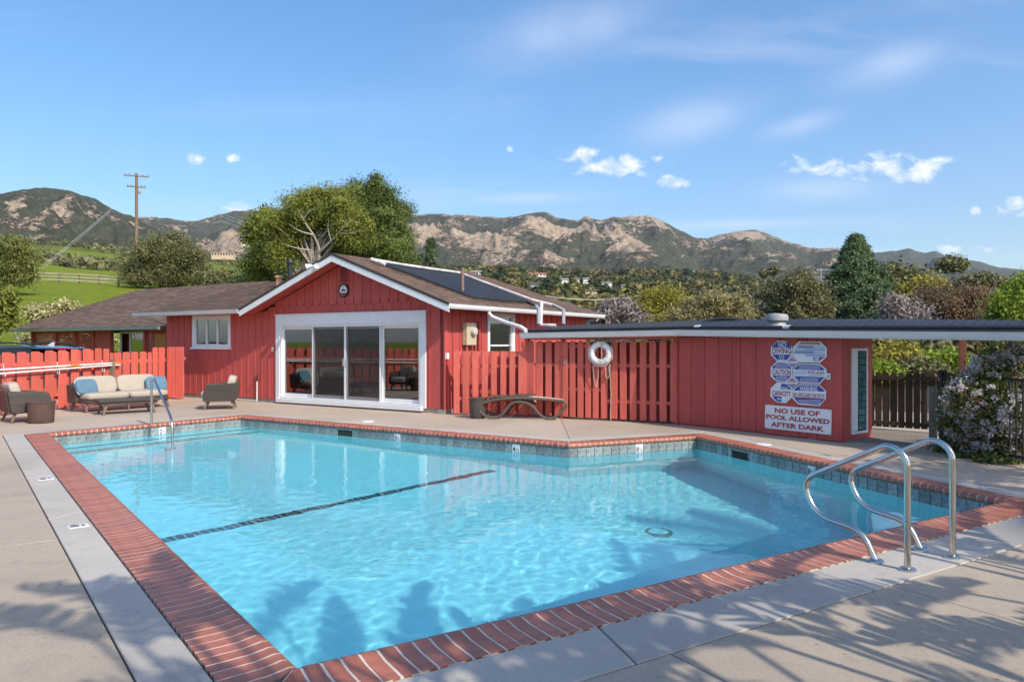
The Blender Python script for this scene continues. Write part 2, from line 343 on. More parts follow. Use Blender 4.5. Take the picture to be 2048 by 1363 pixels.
def text_mesh(body, mat, w=None, h=None, name='lettering', bold=0.0, x0=0.0, z0=0.0):
    """flat lettering in the local xz plane facing -y, fitted to w x h, lower left at x0, z0"""
    cu = bpy.data.curves.new('txt', 'FONT'); cu.body = body; cu.size = 1.0; cu.align_x = 'CENTER'; cu.offset = bold; cu.resolution_u = 3; cu.space_line = 0.86
    o = bpy.data.objects.new('txt', cu); COL.objects.link(o); dg = bpy.context.evaluated_depsgraph_get(); dg.update()
    me = bpy.data.meshes.new_from_object(o.evaluated_get(dg)); bpy.data.objects.remove(o); bpy.data.curves.remove(cu)
    co = np.zeros(len(me.vertices) * 3, np.float32); me.vertices.foreach_get('co', co); co = co.reshape(-1, 3)
    mn, mx = co.min(0), co.max(0); sx = w / (mx[0] - mn[0]) if w else 1; sy = h / (mx[1] - mn[1]) if h else sx
    if w is None: sx = sy
    out = np.zeros_like(co); out[:, 0] = (co[:, 0] - mn[0]) * sx + x0; out[:, 2] = (co[:, 1] - mn[1]) * sy + z0
    me.vertices.foreach_set('co', out.ravel()); me.materials.clear(); me.materials.append(mat); me.name = name; me.update(); return me
# ------------------------------------------------------------------ ground, hills
def interp(x, xs, ys): return float(np.interp(x, xs, ys))
AK = [-900, 0, 300, 520, 900, 1100, 1400, 1700, 2300, 3200]
YK = [16, 22, 30, 45, 70, 95, 160, 220, 400, 700, 1200, 2000, 3500, 7000]
ZT = np.array([
    [-.2, -.1, .6, 3.0, 6.3, 9.3, 19, 18, 50, 95, 130, 190, 240, 260],
    [-.2, -.1, .6, 3.0, 6.3, 9.3, 19, 18, 50, 95, 130, 190, 240, 260],
    [-.2, -.2, .4, 2.4, 5.6, 8.6, 17, 16, 42, 84, 130, 190, 240, 260],
    [-.2, -.2, 0, 1.0, 3.0, 5.5, 10, 12, 30, 68, 115, 170, 230, 250],
    [-.2, -.3, -.5, -1, 0, 1, 3, 5, 20, 60, 116, 185, 240, 260],
    [-.2, -.4, -2, -3, -3, -1, 4, 9, 23, 60, 116, 180, 230, 250],
    [-.2, -.5, -3, -5, -6, -5, 0, 5, 18, 50, 104, 160, 210, 230],
    [-.2, -.6, -3, -6, -8, -8, -6, -2, 9, 33, 74, 122, 170, 200],
    [-.2, -.6, -3, -6, -8, -8, -6, -2, 9, 33, 74, 122, 170, 200],
    [-.2, -.6, -3, -6, -8, -8, -6, -2, 9, 33, 74, 122, 170, 200]])
LY = np.log(YK)
def ground_z(x, y):
    if y < 16: return -0.2
    a = CX + F * x / y; l = math.log(y)
    col = np.array([np.interp(l, LY, r) for r in ZT]) if False else None
    i = int(np.clip(np.searchsorted(AK, a) - 1, 0, len(AK) - 2)); fa = min(1, max(0, (a - AK[i]) / (AK[i + 1] - AK[i]))); fa = fa * fa * (3 - 2 * fa)
    j = int(np.clip(np.searchsorted(LY, l) - 1, 0, len(LY) - 2)); fl = min(1, max(0, (l - LY[j]) / (LY[j + 1] - LY[j])))
    z = (ZT[i][j] * (1 - fa) + ZT[i + 1][j] * fa) * (1 - fl) + (ZT[i][j + 1] * (1 - fa) + ZT[i + 1][j + 1] * fa) * fl
    amp = min(9.0, max(0, (y - 28)) * 0.010)
    return z + amp * mnoise.noise((x * 2.2 / (10 + y * .25), y * 2.2 / (10 + y * .25), 1.7))
def ground_mat():
    m, nt, b, out = base_mat('meadow_and_scrub'); tc = N(nt, 'ShaderNodeTexCoord'); P = tc.outputs['Object']
    n1 = noise_t(nt, P, 0.9, 6, 0.7); n2 = noise_t(nt, P, 0.035, 5, 0.6, 0.4); n3 = noise_t(nt, P, 0.012, 4, 0.6)
    grass = ramp(nt, n1, [(0.25, (0.105, 0.150, 0.012)), (0.5, (0.170, 0.215, 0.018)), (0.75, (0.24, 0.27, 0.035))])
    grass = mix_c(nt, ramp(nt, n2, [(0.55, 0.0), (0.72, 0.55)]), grass, (0.22, 0.20, 0.05))
    scrub = ramp(nt, n1, [(0.25, (0.035, 0.042, 0.018)), (0.55, (0.085, 0.085, 0.04)), (0.8, (0.17, 0.14, 0.085))])
    sp = N(nt, 'ShaderNodeSeparateXYZ'); nt.links.new(P, sp.inputs[0])
    # meadow on the west slope, scrub beyond it and to the east
    w = math_n(nt, 'ADD', math_n(nt, 'MULTIPLY', sp.outputs[0], 1.0), math_n(nt, 'MULTIPLY', sp.outputs[1], 0.28))
    mk = ramp(nt, math_n(nt, 'MULTIPLY_ADD', w, -0.02, 0.5), [(0.40, 0.0), (0.60, 1.0)])
    far = math_n(nt, 'MULTIPLY', ramp(nt, math_n(nt, 'MULTIPLY', sp.outputs[1], 0.001), [(0.19, 0.0), (0.26, 1.0)]), ramp(nt, n3, [(0.46, 0.15), (0.6, 1.0)]))
    mk = math_n(nt, 'MULTIPLY', mk, math_n(nt, 'SUBTRACT', 1.0, far))
    nt.links.new(mix_c(nt, mk, scrub, grass), b.inputs['Base Color']); b.inputs['Roughness'].default_value = 0.95; b.inputs['Specular IOR Level'].default_value = 0.1
    bp = N(nt, 'ShaderNodeBump'); bp.inputs['Strength'].default_value = 0.8; bp.inputs['Distance'].default_value = 0.25
    nt.links.new(noise_t(nt, P, 2.2, 6, 0.75), bp.inputs['Height']); nt.links.new(bp.outputs[0], b.inputs['Normal']); return m
GROUND = ground_mat()
rings = [9.0, 10.5, 12.5, 15] + list(np.geomspace(18, 9000, 120)); nang = 300
# angular samples, denser towards the view direction
th = np.concatenate([np.linspace(math.radians(35), math.radians(145), 220, endpoint=False), np.linspace(math.radians(145), math.radians(395), 80, endpoint=False)])
gv = []
for r in rings:
    for a in list(th) + [th[0]]:
        x, y = -1 + r * math.cos(a), 10 + r * math.sin(a); gv.append((x, y, ground_z(x, y)))
ground = put('ground', grid_mesh('ground', gv, len(th) + 1, len(rings), GROUND), kind='structure')

def mountain_mat(name, rock_amt, blue):
    m, nt, b, out = base_mat(name); tc = N(nt, 'ShaderNodeTexCoord'); P = tc.outputs['Object']; k = 1.0
    mpn = N(nt, 'ShaderNodeMapping'); nt.links.new(P, mpn.inputs[0]); mpn.inputs['Rotation'].default_value = (0, math.radians(28), math.radians(20)); mpn.inputs['Scale'].default_value = (1, 1, 2.2)
    nA = noise_t(nt, P, 0.0022, 3, 0.5); nB = noise_t(nt, mpn.outputs[0], 0.0085, 7, 0.72, 0.6); nC = noise_t(nt, P, 0.05, 6, 0.7); nD = noise_t(nt, P, 0.006, 4, 0.6)
    bush = ramp(nt, nC, [(0.3, (0.038, 0.046, 0.028)), (0.6, (0.088, 0.094, 0.062)), (0.85, (0.15, 0.14, 0.10))])
    bush = mix_c(nt, ramp(nt, nD, [(0.4, 0.0), (0.7, 0.6)]), bush, (0.10, 0.10, 0.066))
    rock = ramp(nt, nC, [(0.3, (0.18, 0.135, 0.098)), (0.55, (0.44, 0.345, 0.25)), (0.8, (0.58, 0.48, 0.36))])
    at = N(nt, 'ShaderNodeAttribute', attribute_name='rock')
    nE = noise_t(nt, mpn.outputs[0], 0.042, 7, 0.75, 1.0)
    f = math_n(nt, 'ADD', math_n(nt, 'MULTIPLY', nB, 0.56), math_n(nt, 'ADD', math_n(nt, 'MULTIPLY', nA, 0.2), math_n(nt, 'MULTIPLY', nE, 0.58)))
    f = math_n(nt, 'ADD', f, math_n(nt, 'MULTIPLY', at.outputs['Fac'], 0.20))
    f = math_n(nt, 'ADD', f, math_n(nt, 'MULTIPLY', nC, 0.16))
    mask = ramp(nt, f, [(0.905 - rock_amt, 0.0), (0.955 - rock_amt, 1.0)])
    nt.links.new(mix_c(nt, mask, bush, rock), b.inputs['Base Color']); b.inputs['Roughness'].default_value = 0.95; b.inputs['Specular IOR Level'].default_value = 0.05
    bp = N(nt, 'ShaderNodeBump'); bp.inputs['Strength'].default_value = 1.0; bp.inputs['Distance'].default_value = 14.0
    hh = math_n(nt, 'ADD', math_n(nt, 'MULTIPLY', mask, 0.25), nC)
    nt.links.new(hh, bp.inputs['Height']); nt.links.new(bp.outputs[0], b.inputs['Normal']); return m
def mountain(name, sky_pts, Yr, Yb, base_py, mat, seed, gully=0.16, a0=None, a1=None, step=3.0, rockz=(0.35, 1.0), hot=()):
    xs = [p[0] for p in sky_pts]; ys = [p[1] for p in sky_pts]; a0 = a0 or xs[0]; a1 = a1 or xs[-1]
    cols = np.arange(a0, a1 + step, step); T = np.concatenate([[-.002], np.linspace(0, 1, 150), [1.04, 1.1, 1.25]]); V = []; R = []
    for t in T:
        for a in cols:
            y = Yb + (Yr - Yb) * t; yp = float(np.interp(a, xs, ys))
            yp += 1.6 * mnoise.noise((a * .06, seed, 0)) + 0.8 * mnoise.noise((a * .21, seed, 3))
            zr = CAMZ + (HZ - yp) / F * Yr; zb = CAMZ + (HZ - base_py) / F * Yb
            x = (a - CX) / F * y
            if t < 0: z = zb - 120; g = 0
            elif t <= 1:
                s = t ** 1.25
                wv = 1.0 / (Yr * 0.10)
                g = mnoise.ridged_multi_fractal((x * wv + seed + .35 * mnoise.noise((x * wv * .7, y * wv * .7, seed)), y * wv * .55, seed), 0.9, 2.1, 5, 1.0, 2.0) - 1.1
                g2 = mnoise.fractal((x * wv * 5, y * wv * 5, seed + 4), 0.8, 2.0, 4)
                env = math.sin(math.pi * min(1, t)) ** 0.7 if 0 < t < 1 else 0
                z = zb + (zr - zb) * (s + env * (gully * g * .8 + .035 * g2))
                z = min(z, zb + (zr - zb) * (0.06 + 1.0 * t ** .8)) if t < 1 else z
            else: z = zr - (t - 1) * (zr - zb) * 1.5
            V.append((x, y, z))
            rk = rockz[0] + (rockz[1] - rockz[0]) * t + (max(-.5, min(.8, g)) * .75 if t <= 1 else 0)
            for hx, ht, hr, hs in hot:
                d2 = ((a - hx) / hr) ** 2 + ((t - ht) / hs) ** 2; rk += 0.75 * math.exp(-d2 * 1.5)
            R.append(rk)
    me = grid_mesh(name, V, len(cols), len(T), mat); at = me.attributes.new('rock', 'FLOAT', 'POINT'); at.data.foreach_set('value', np.array(R, np.float32))
    return put(name, me, kind='structure')
MM1 = mountain_mat('chaparral_near', -0.005, 0); MM2 = mountain_mat('chaparral_mid', 0.03, 0); MM3 = mountain_mat('chaparral_far', 0.0, 0)
mountain('mountain_west', [(-420, 440), (-250, 425), (-100, 400), (0, 388), (40, 380), (75, 376), (110, 378), (140, 381), (165, 391), (190, 397), (220, 415), (245, 427), (262, 431), (300, 450), (340, 475), (420, 512), (500, 540)],
         1900, 760, 532, MM1, 3.1, 0.20, rockz=(-.15, .35), hot=[(60, .35, 60, .25), (120, .55, 40, .2), (215, .72, 40, .14), (30, .6, 30, .2), (262, .75, 30, .12)])
mountain('mountain_saddle', [(150, 470), (230, 436), (275, 434), (330, 436), (370, 443), (400, 440), (440, 430), (470, 423), (500, 421), (560, 424), (640, 428), (720, 431), (800, 430), (830, 430), (862, 428), (900, 430), (950, 433),
         (1000, 436), (1030, 433), (1060, 427), (1085, 424), (1098, 428), (1115, 437), (1150, 441), (1160, 440), (1166, 434), (1174, 432), (1180, 438), (1200, 441), (1230, 436), (1250, 434), (1272, 437), (1292, 430), (1310, 434),
         (1330, 444), (1350, 456), (1385, 472), (1420, 484), (1480, 500), (1560, 520), (1680, 545)],
         3900, 1500, 570, MM2, 8.4, 0.24, rockz=(.0, .45), hot=[(1310, .93, 60, .09), (1270, .35, 50, .14), (1080, .70, 110, .10), (1130, .6, 90, .08), (960, .45, 80, .16), (1000, .30, 60, .12), (1172, .97, 14, .07), (1240, .62, 60, .1), (860, .5, 50, .15), (450, .4, 60, .2), (1110, .18, 40, .08)])
mountain('mountain_east', [(1330, 500), (1370, 490), (1400, 481), (1440, 468), (1480, 462), (1510, 459), (1530, 464), (1570, 482), (1620, 495), (1640, 497), (1665, 495), (1690, 503), (1740, 525), (1820, 550)],
         4300, 1900, 570, MM2, 14.2, 0.22, rockz=(-.05, .50), hot=[(1475, .82, 60, .13), (1650, .93, 30, .08), (1500, .9, 40, .08)])
mountain('mountain_far', [(1560, 530), (1640, 512), (1690, 508), (1740, 506), (1770, 503), (1800, 500), (1820, 496), (1832, 502), (1850, 505), (1870, 502), (1890, 510), (1920, 518), (1960, 523), (2000, 535), (2048, 539), (2130, 552), (2300, 556), (2600, 560)],
         6600, 3000, 600, MM3, 21.7, 0.20, rockz=(-.35, -.1), hot=[(1820, .9, 22, .1), (1870, .8, 20, .1)])

# ------------------------------------------------------------------ pool outline
A_, B_, BM, M_, S_, C_ = [Vector(p) for p in ((-1.05, 3.64), (-8.03, 12.87), (-5.83, 15.89), (0.89, 11.55), (3.11, 12.53), (4.93, 7.42))]
P0 = [A_, B_, BM, M_, S_, C_]; NP = 6
def edge(P, i): return P[i], P[(i + 1) % len(P)]
def offset(P, w):
    n = len(P); ws = w if isinstance(w, (list, tuple)) else [w] * n; L = []
    for i in range(n):
        a, b = edge(P, i); d = (b - a).normalized(); nn = Vector((-d.y, d.x)); L.append((a + nn * ws[i], d))
    out = []
    for i in range(n):
        (p, d), (q, e) = L[i - 1], L[i]; cr = d.x * e.y - d.y * e.x; t = ((q.x - p.x) * e.y - (q.y - p.y) * e.x) / cr; out.append(p + d * t)
    return out
CW = 0.36
P1 = offset(P0, CW); BW = [0.30, 0.30, 0.30, 0.30, 0.30, 0.48]; P2 = offset(P0, [CW + b + 0.0 for b in BW])
WZ = -0.20
def inside(P, x, y):
    c = False; n = len(P)
    for i in range(n):
        a, b = P[i], P[(i + 1) % n]
        if (a.y > y) != (b.y > y) and x < (b.x - a.x) * (y - a.y) / (b.y - a.y) + a.x: c = not c
    return c
QD = (M_ - BM).normalized()
def depth(x, y):
    q = (Vector((x, y)) - BM).dot(QD); return interp(q, [0, 1.0, 6.7, 9.5, 14], [0.75, 0.85, 1.37, 1.85, 2.5])

pool = put('swimming_pool', None, loc=(0, 0, 0), kind='structure')
PW = offset(P0, 0.035); POUT = offset(P0, 0.16)
# floor and walls
gx = np.arange(-8.6, 5.8, 0.12); gy = np.arange(3.0, 16.6, 0.12)
def poly_grid(P, gx, gy, zf):
    ins = np.array([[inside(P, x, y) for x in gx] for y in gy]); nx = len(gx); V = [(x, y, zf(x, y)) for y in gy for x in gx]; Q = []
    for j in range(len(gy) - 1):
        for i in range(nx - 1):
            if ins[j, i] or ins[j, i + 1] or ins[j + 1, i] or ins[j + 1, i + 1]: a = j * nx + i; Q.append((a, a + 1, a + nx + 1, a + nx))
    used = np.unique(np.array(Q)); rem = -np.ones(len(V), int); rem[used] = np.arange(len(used)); V = np.array(V, np.float32)[used]; Q = rem[np.array(Q)]; return V, Q
def quad_mesh(name, V, Q, mat, smooth=True):
    me = bpy.data.meshes.new(name); me.vertices.add(len(V)); me.vertices.foreach_set('co', np.asarray(V, np.float32).ravel()); return finish_quads(me, np.asarray(Q), mat, smooth)
V, Q = poly_grid(PW, gx, gy, lambda x, y: WZ - depth(x, y))
fl = put('pool_floor', quad_mesh('pool_floor', V, Q, PLASTER), pool); fl.cycles.is_caustics_receiver = True
mb = MB()
for i in range(NP):
    a, b = edge(PW, i); mb.add([(a.x, a.y, -.05), (b.x, b.y, -.05), (b.x, b.y, -3.1), (a.x, a.y, -3.1)], [(0, 1, 2, 3)])
w_ = part('pool_wall', mb, PLASTER, pool); w_.cycles.is_caustics_receiver = True
# entry steps along the shallow end
a, b = edge(PW, 1); d = (b - a).normalized(); inn = Vector((d.y, -d.x))
for k, (w, z) in enumerate(((0.75, WZ - 0.50), (0.40, WZ - 0.24))):
    mb = MB(); q = [a, b, b + inn * w, a + inn * w]; mb.slab(q[::-1], -1.2, z); s_ = part('pool_step', mb, PLASTER, pool, bevel=0.02); s_.cycles.is_caustics_receiver = True
    mb = MB(); q = [a + inn * (w - .05), b + inn * (w - .05), b + inn * (w + .004), a + inn * (w + .004)]; mb.slab(q[::-1], z - .05, z + .005); s_ = part('step_edge_tile', mb, LANE if k else BRICK, pool); s_.cycles.is_caustics_receiver = True
# lane line on the break of slope
mb = MB(); q0 = Vector((-4.15, 7.55)); q1 = Vector((-0.30, 11.95)); dl = (q1 - q0).normalized(); pl = Vector((-dl.y, dl.x)); n = 64
for i in range(n):
    for k in range(3):
        s0 = (q1 - q0).length * i / n; s1 = (q1 - q0).length * (i + .86) / n; o0 = (k - 1.5) * .052; o1 = o0 + .046
        pts = [q0 + dl * s0 + pl * o0, q0 + dl * s1 + pl * o0, q0 + dl * s1 + pl * o1, q0 + dl * s0 + pl * o1]; z = WZ - depth(pts[0].x, pts[0].y)
        mb.slab(pts, z - .01, z + .008)
o = part('lane_line_tiles', mb, LANE, pool, kind='stuff'); o.cycles.is_caustics_receiver = True
# main drain and floor inlets
for x, y, r in ((1.8, 9.05, .17),):
    z = WZ - depth(x, y); mb = MB(); mb.lathe([(r, 0), (r, .02), (r * .9, .035), (r * .72, .035)], 28, Matrix.Translation((x, y, z - .01))); o = part('floor_drain_ring', mb, GREYM, pool); o.cycles.is_caustics_receiver = True
    mb = MB(); mb.lathe([(r * .7, 0), (r * .7, .03), (r * .4, .045)], 28, Matrix.Translation((x, y, z))); o = part('floor_drain_cover', mb, PLASTER, pool); o.cycles.is_caustics_receiver = True
# coping: mortar bed and bricks
PROF = [(.36, 0), (.15, .002), (.09, .010), (.045, .017), (.016, .010), (.002, -.010), (0.0, -.030), (.012, -.052), (.04, -.062), (.36, -.062)]
mb = MB(); loops = []
for d_, z_ in PROF:
    pts = offset(P0, d_ + (.004 if d_ < .1 else 0) if d_ > 0 else .004); loops.append([(p.x, p.y, z_ - (.0024 if z_ > -.03 else -.003)) for p in pts])
n = len(PROF); vs = [p for l in loops for p in l]
mb.add(vs, [(k * 6 + i, k * 6 + (i + 1) % 6, ((k + 1) % n) * 6 + (i + 1) % 6, ((k + 1) % n) * 6 + i) for k in range(n) for i in range(6)])
part('coping_mortar', mb, MORTAR, pool)
BWID = 0.0825; PITCH = 0.0985
def brick_mb(s0, s1):
    m = MB(); n = len(PROF); vs = [(s0, d, z) for d, z in PROF] + [(s1, d, z) for d, z in PROF]
    return m.add(vs, [tuple(range(n)), tuple(range(2 * n - 1, n - 1, -1))] + [(i, n + i, n + (i + 1) % n, (i + 1) % n) for i in range(n)])
brick_shared = brick_mb(-BWID / 2, BWID / 2).mesh('brick', BRICK, True, 0.0)
far_mb = MB()
for i in range(NP):
    a, b = edge(P0, i); a1, b1 = edge(P1, i); L = (b - a).length; d = (b - a) / L; nn = Vector((-d.y, d.x)); e0 = (a1 - a).dot(d); e1 = (b1 - b).dot(d)
    Mx = Matrix(((d.x, nn.x, 0, a.x), (d.y, nn.y, 0, a.y), (0, 0, 1, 0), (0, 0, 0, 1)))
    k0 = math.floor(min(0, e0) / PITCH) - 0; k1 = math.ceil((L + max(0, e1)) / PITCH) + 1; p = L / round(L / PITCH)
    for k in range(k0, k1):
        s = (k + .5) * p; lo, hi = s - BWID / 2, s + BWID / 2
        def lim(dd): return e0 * dd / CW, L + e1 * dd / CW
        l0, h0 = lim(0); l1, h1 = lim(CW)
        if hi < min(l0, l1) + .012 or lo > max(h0, h1) - .012: continue
        full = lo > max(l0, l1) and hi < min(h0, h1); jz = RNG.uniform(-.0004, .0012)
        if i in (1, 2):
            if full: far_mb.add([Mx @ Vector(v) for v in brick_mb(lo, hi).v], brick_mb(0, 1).f)
            else:
                far_mb.add([Mx @ Vector((min(max(v[0], e0 * v[1] / CW + .004), L + e1 * v[1] / CW - .004), v[1], v[2])) for v in brick_mb(lo, hi).v], brick_mb(0, 1).f)
            continue
        if full:
            o = put('coping_brick', brick_shared, pool); o.matrix_local = Mx @ Matrix.Translation((s, 0, jz)) @ Matrix.Rotation(RNG.uniform(-.008, .008), 4, 'Z')
        else:
            m = brick_mb(lo, hi); m.v = [(min(max(v[0], e0 * v[1] / CW + .004), L + e1 * v[1] / CW - .004), v[1], v[2]) for v in m.v]
            m.v = [tuple(Mx @ Vector(v)) for v in m.v]; part('coping_brick', m, BRICK, pool, smooth=True)
part('far_coping_bricks', far_mb, BRICK_I, pool, smooth=True, kind='stuff')
# waterline tiles on the far walls
tile_me = MB().box(-.071, .071, -.006, .006, -.082, .082).mesh('waterline_tile', TILE, False, .003)
mb = MB()
for i in (1, 2, 3, 4):
    a, b = edge(offset(P0, .033), i); mb.add([(a.x, a.y, -.06), (b.x, b.y, -.06), (b.x, b.y, -.245), (a.x, a.y, -.245)], [(0, 1, 2, 3)])
part('tile_grout', mb, GROUT, pool)
SKIM = [G(690, 853), G(1480, 893)]; MARK = [(318, 862, 1, '2'), (801, 873, 2, '3'), (1030, 893, 2, '4'), (1279, 895, 3, '8'), (1620, 938, 4, '8')]
marks = {}
for px, py, i, t in MARK:
    a, b = edge(offset(P0, .03), i); d = (b - a).normalized(); k = (px - CX) / F
    s = (k * a.y - a.x) / (d.x - k * d.y); marks.setdefault(i, []).append((s, t))
sk = {}
for px, i in ((690, 2), (1480, 4)):
    a, b = edge(offset(P0, .03), i); d = (b - a).normalized(); k = (px - CX) / F; sk.setdefault(i, []).append((k * a.y - a.x) / (d.x - k * d.y))
for i in (1, 2, 3, 4):
    a, b = edge(offset(P0, .027), i); L = (b - a).length; d = (b - a) / L; nt_ = max(1, round(L / .15)); p = L / nt_; nn = Vector((-d.y, d.x))
    Mx = Matrix(((d.x, nn.x, 0, a.x), (d.y, nn.y, 0, a.y), (0, 0, 1, 0), (0, 0, 0, 1)))
    for k in range(nt_):
        s = (k + .5) * p
        if any(abs(s - q) < .24 for q in sk.get(i, [])): continue
        hit = [t for q, t in marks.get(i, []) if abs(s - q) <= p / 2]
        if hit:
            o = put('depth_marker_tile', MB().box(-.071, .071, -.008, .006, -.082, .082).mesh('depth_marker_tile', SIGNW, False, .003), pool); o.matrix_local = Mx @ Matrix.Translation((s, 0, -.148))
            t1 = text_mesh(hit[0], BLACKP, .052, .088, bold=.02, x0=-.06, z0=-.045); t1.transform(Matrix.Translation((0, -.0095, 0))); put('depth_number', t1, o)
            t2 = text_mesh('½', BLACKP, .058, .080, bold=.01, x0=.002, z0=-.05); t2.transform(Matrix.Translation((0, -.0095, 0))); put('depth_fraction', t2, o)
        else:
            o = put('waterline_tile', tile_me, pool); o.matrix_local = Mx @ Matrix.Translation((s, RNG.uniform(-.001, .001), -.148)) @ Matrix.Scale(p / .15, 4, (1, 0, 0))
    for q in sk.get(i, []):
        m = MB(); m.box(q - .23, q - .20, -.006, .2, -.23, -.066, Mx); m.box(q + .20, q + .23, -.006, .2, -.23, -.066, Mx); m.box(q - .20, q + .20, -.006, .2, -.09, -.066, Mx)
        part('skimmer_frame', m, TILE, pool); m = MB(); m.box(q - .20, q + .20, .005, .2, -.23, -.09, Mx); part('skimmer_mouth', m, DARK, pool)
# water
def wave(x, y):
    return WZ + .0013 * mnoise.noise((x * 2.6, y * 2.6, 0)) + .0013 * mnoise.noise((x * 6.3, y * 6.3, 5)) + .0008 * mnoise.noise((x * 13, y * 13, 9)) + .0003 * mnoise.noise((x * 24, y * 24, 2))
wx = np.arange(-8.5, 5.6, 0.036); wy = np.arange(3.3, 16.4, 0.036)
V, Q = poly_grid(offset(P0, .10), wx, wy, wave)
WATER, nt, b, out = base_mat('pool_water')
setin(b, Roughness=0.0, IOR=1.33, Transmission_Weight=1.0); b.inputs['Base Color'].default_value = (0.42, 0.915, 0.99, 1); b.inputs['Specular IOR Level'].default_value = 0.12
gb = N(nt, 'ShaderNodeBsdfRefraction'); gb.inputs['Roughness'].default_value = 0.0; gb.inputs['IOR'].default_value = 1.33; gb.inputs['Color'].default_value = (0.42 ** .5, 0.915 ** .5, 0.99 ** .5, 1)
mxw = N(nt, 'ShaderNodeMixShader'); mxw.inputs[0].default_value = 0.2; nt.links.new(b.outputs[0], mxw.inputs[1]); nt.links.new(gb.outputs[0], mxw.inputs[2]); nt.links.new(mxw.outputs[0], out.inputs[0])
water = put('water', quad_mesh('water', V, Q, WATER), kind='structure'); water.cycles.is_caustics_caster = True

# ------------------------------------------------------------------ deck
deck = put('pool_deck', None, loc=(0, 0, 0), kind='structure')
P1g = offset(P0, CW + .012)
for i in range(NP):       # grey border slabs
    a, b = edge(P1g, i); a2, b2 = edge(P2, i); L = (b - a).length; n = max(1, round(L / (1.75 if i == 5 else 2.6)))
    for k in range(n):
        f0, f1 = k / n + (.005 / L if k else 0), (k + 1) / n - (.005 / L if k < n - 1 else 0)
        mb = MB(); mb.slab([a.lerp(b, f0), a.lerp(b, f1), a2.lerp(b2, f1), a2.lerp(b2, f0)][::-1], -.10, -.003); part('border_slab', mb, BAND, deck, bevel=.006)
P2g = offset(P0, [CW + b + .012 for b in BW])
# joint bed under everything
big = [Vector(p) for p in ((-2.6, -6.0), (-17, 11), (-13, 24.5), (6.5, 22), (11.5, 15.5), (11.5, -1))]
mb = MB(); vs = [(p.x, p.y, -.03) for p in offset(P0, .2)] + [(p.x, p.y, -.03) for p in big]
mb.add(vs, [(i, (i + 1) % 6, 6 + (i + 1) % 6, 6 + i) for i in range(6)]); part('joint_bed', mb, JOINT, deck)
dA = (B_ - A_).normalized(); nA = Vector((-dA.y, dA.x)); Lp = P2g[0]
# left slabs
cut = [-5.5, -3.6, -1.3, .6, 2.35, 4.3, 6.4, 9.0, (P2g[1] - P2g[0]).dot(dA)]
for k in range(len(cut) - 1):
    for w0, w1 in ((0, 3.4), (3.41, 7.5)):
        s0, s1 = cut[k] + .004, cut[k + 1] - .004; c = [Lp + dA * s0 + nA * w0, Lp + dA * s1 + nA * w0, Lp + dA * s1 + nA * w1, Lp + dA * s0 + nA * w1]
        mb = MB(); mb.slab(c[::-1], -.10, -.004); part('deck_slab', mb, CONC, deck, bevel=.004)
# near slabs (towards the camera)
dC = (A_ - C_).normalized(); nC = Vector((-dC.y, dC.x)); Cp = P2g[5]; Lc = (P2g[0] - P2g[5]).dot(dC)
def near_slab(s0, s1, w0, w1, mat=CONC, name='deck_slab'):
    c = [Cp + dC * s0 + nC * w0, Cp + dC * s1 + nC * w0, Cp + dC * s1 + nC * w1, Cp + dC * s0 + nC * w1]
    # keep to the right of the left border line
    lineP = Lp + nA * (-.006); out = []
    for i in range(4):
        p, q = c[i], c[(i + 1) % 4]; dp = -(p - lineP).dot(nA); dq = -(q - lineP).dot(nA)
        if dp >= 0: out.append(p)
        if (dp >= 0) != (dq >= 0): out.append(p.lerp(q, dp / (dp - dq)))
    if len(out) < 3: return
    mb = MB(); mb.slab(out[::-1], -.10, -.004); part(name, mb, mat, deck, bevel=.004)
for s0, s1 in ((-8, -3.2), (-3.2, .55), (.85, 3.9), (3.9, 5.9), (5.9, 12)):
    for w0, w1 in ((0, 2.9), (2.9, 6.5)): near_slab(s0 + .005, s1 - .005, w0 + .002, w1 - .005)
for w0, w1 in ((0.0, 2.9), (2.9, 6.5)): near_slab(.555, .845, w0 + .004, w1, BAND, 'deck_strip')
# far side
far_poly = [P2g[1], P2g[2], P2g[3], P2g[4], P2g[5]]
cA = P2g[1] + nA * 7.5
polyF = [P2g[1] + dA * .006, P2g[2], P2g[3], Vector((1.15, 22.0)), Vector((-13, 24.5)), cA + dA * .006]
mb = MB(); mb.slab(polyF[::-1], -.10, -.004); part('deck_slab', mb, CONC, deck)
polyG = [P2g[3] + Vector((.01, 0)), P2g[4], P2g[5] + Vector((.0, .012)), Vector((11.5, 10.6)), Vector((11.5, 15.5)), Vector((1.16, 22.0))]
mb = MB(); mb.slab(polyG[::-1], -.10, -.004); part('deck_slab', mb, CONC, deck)
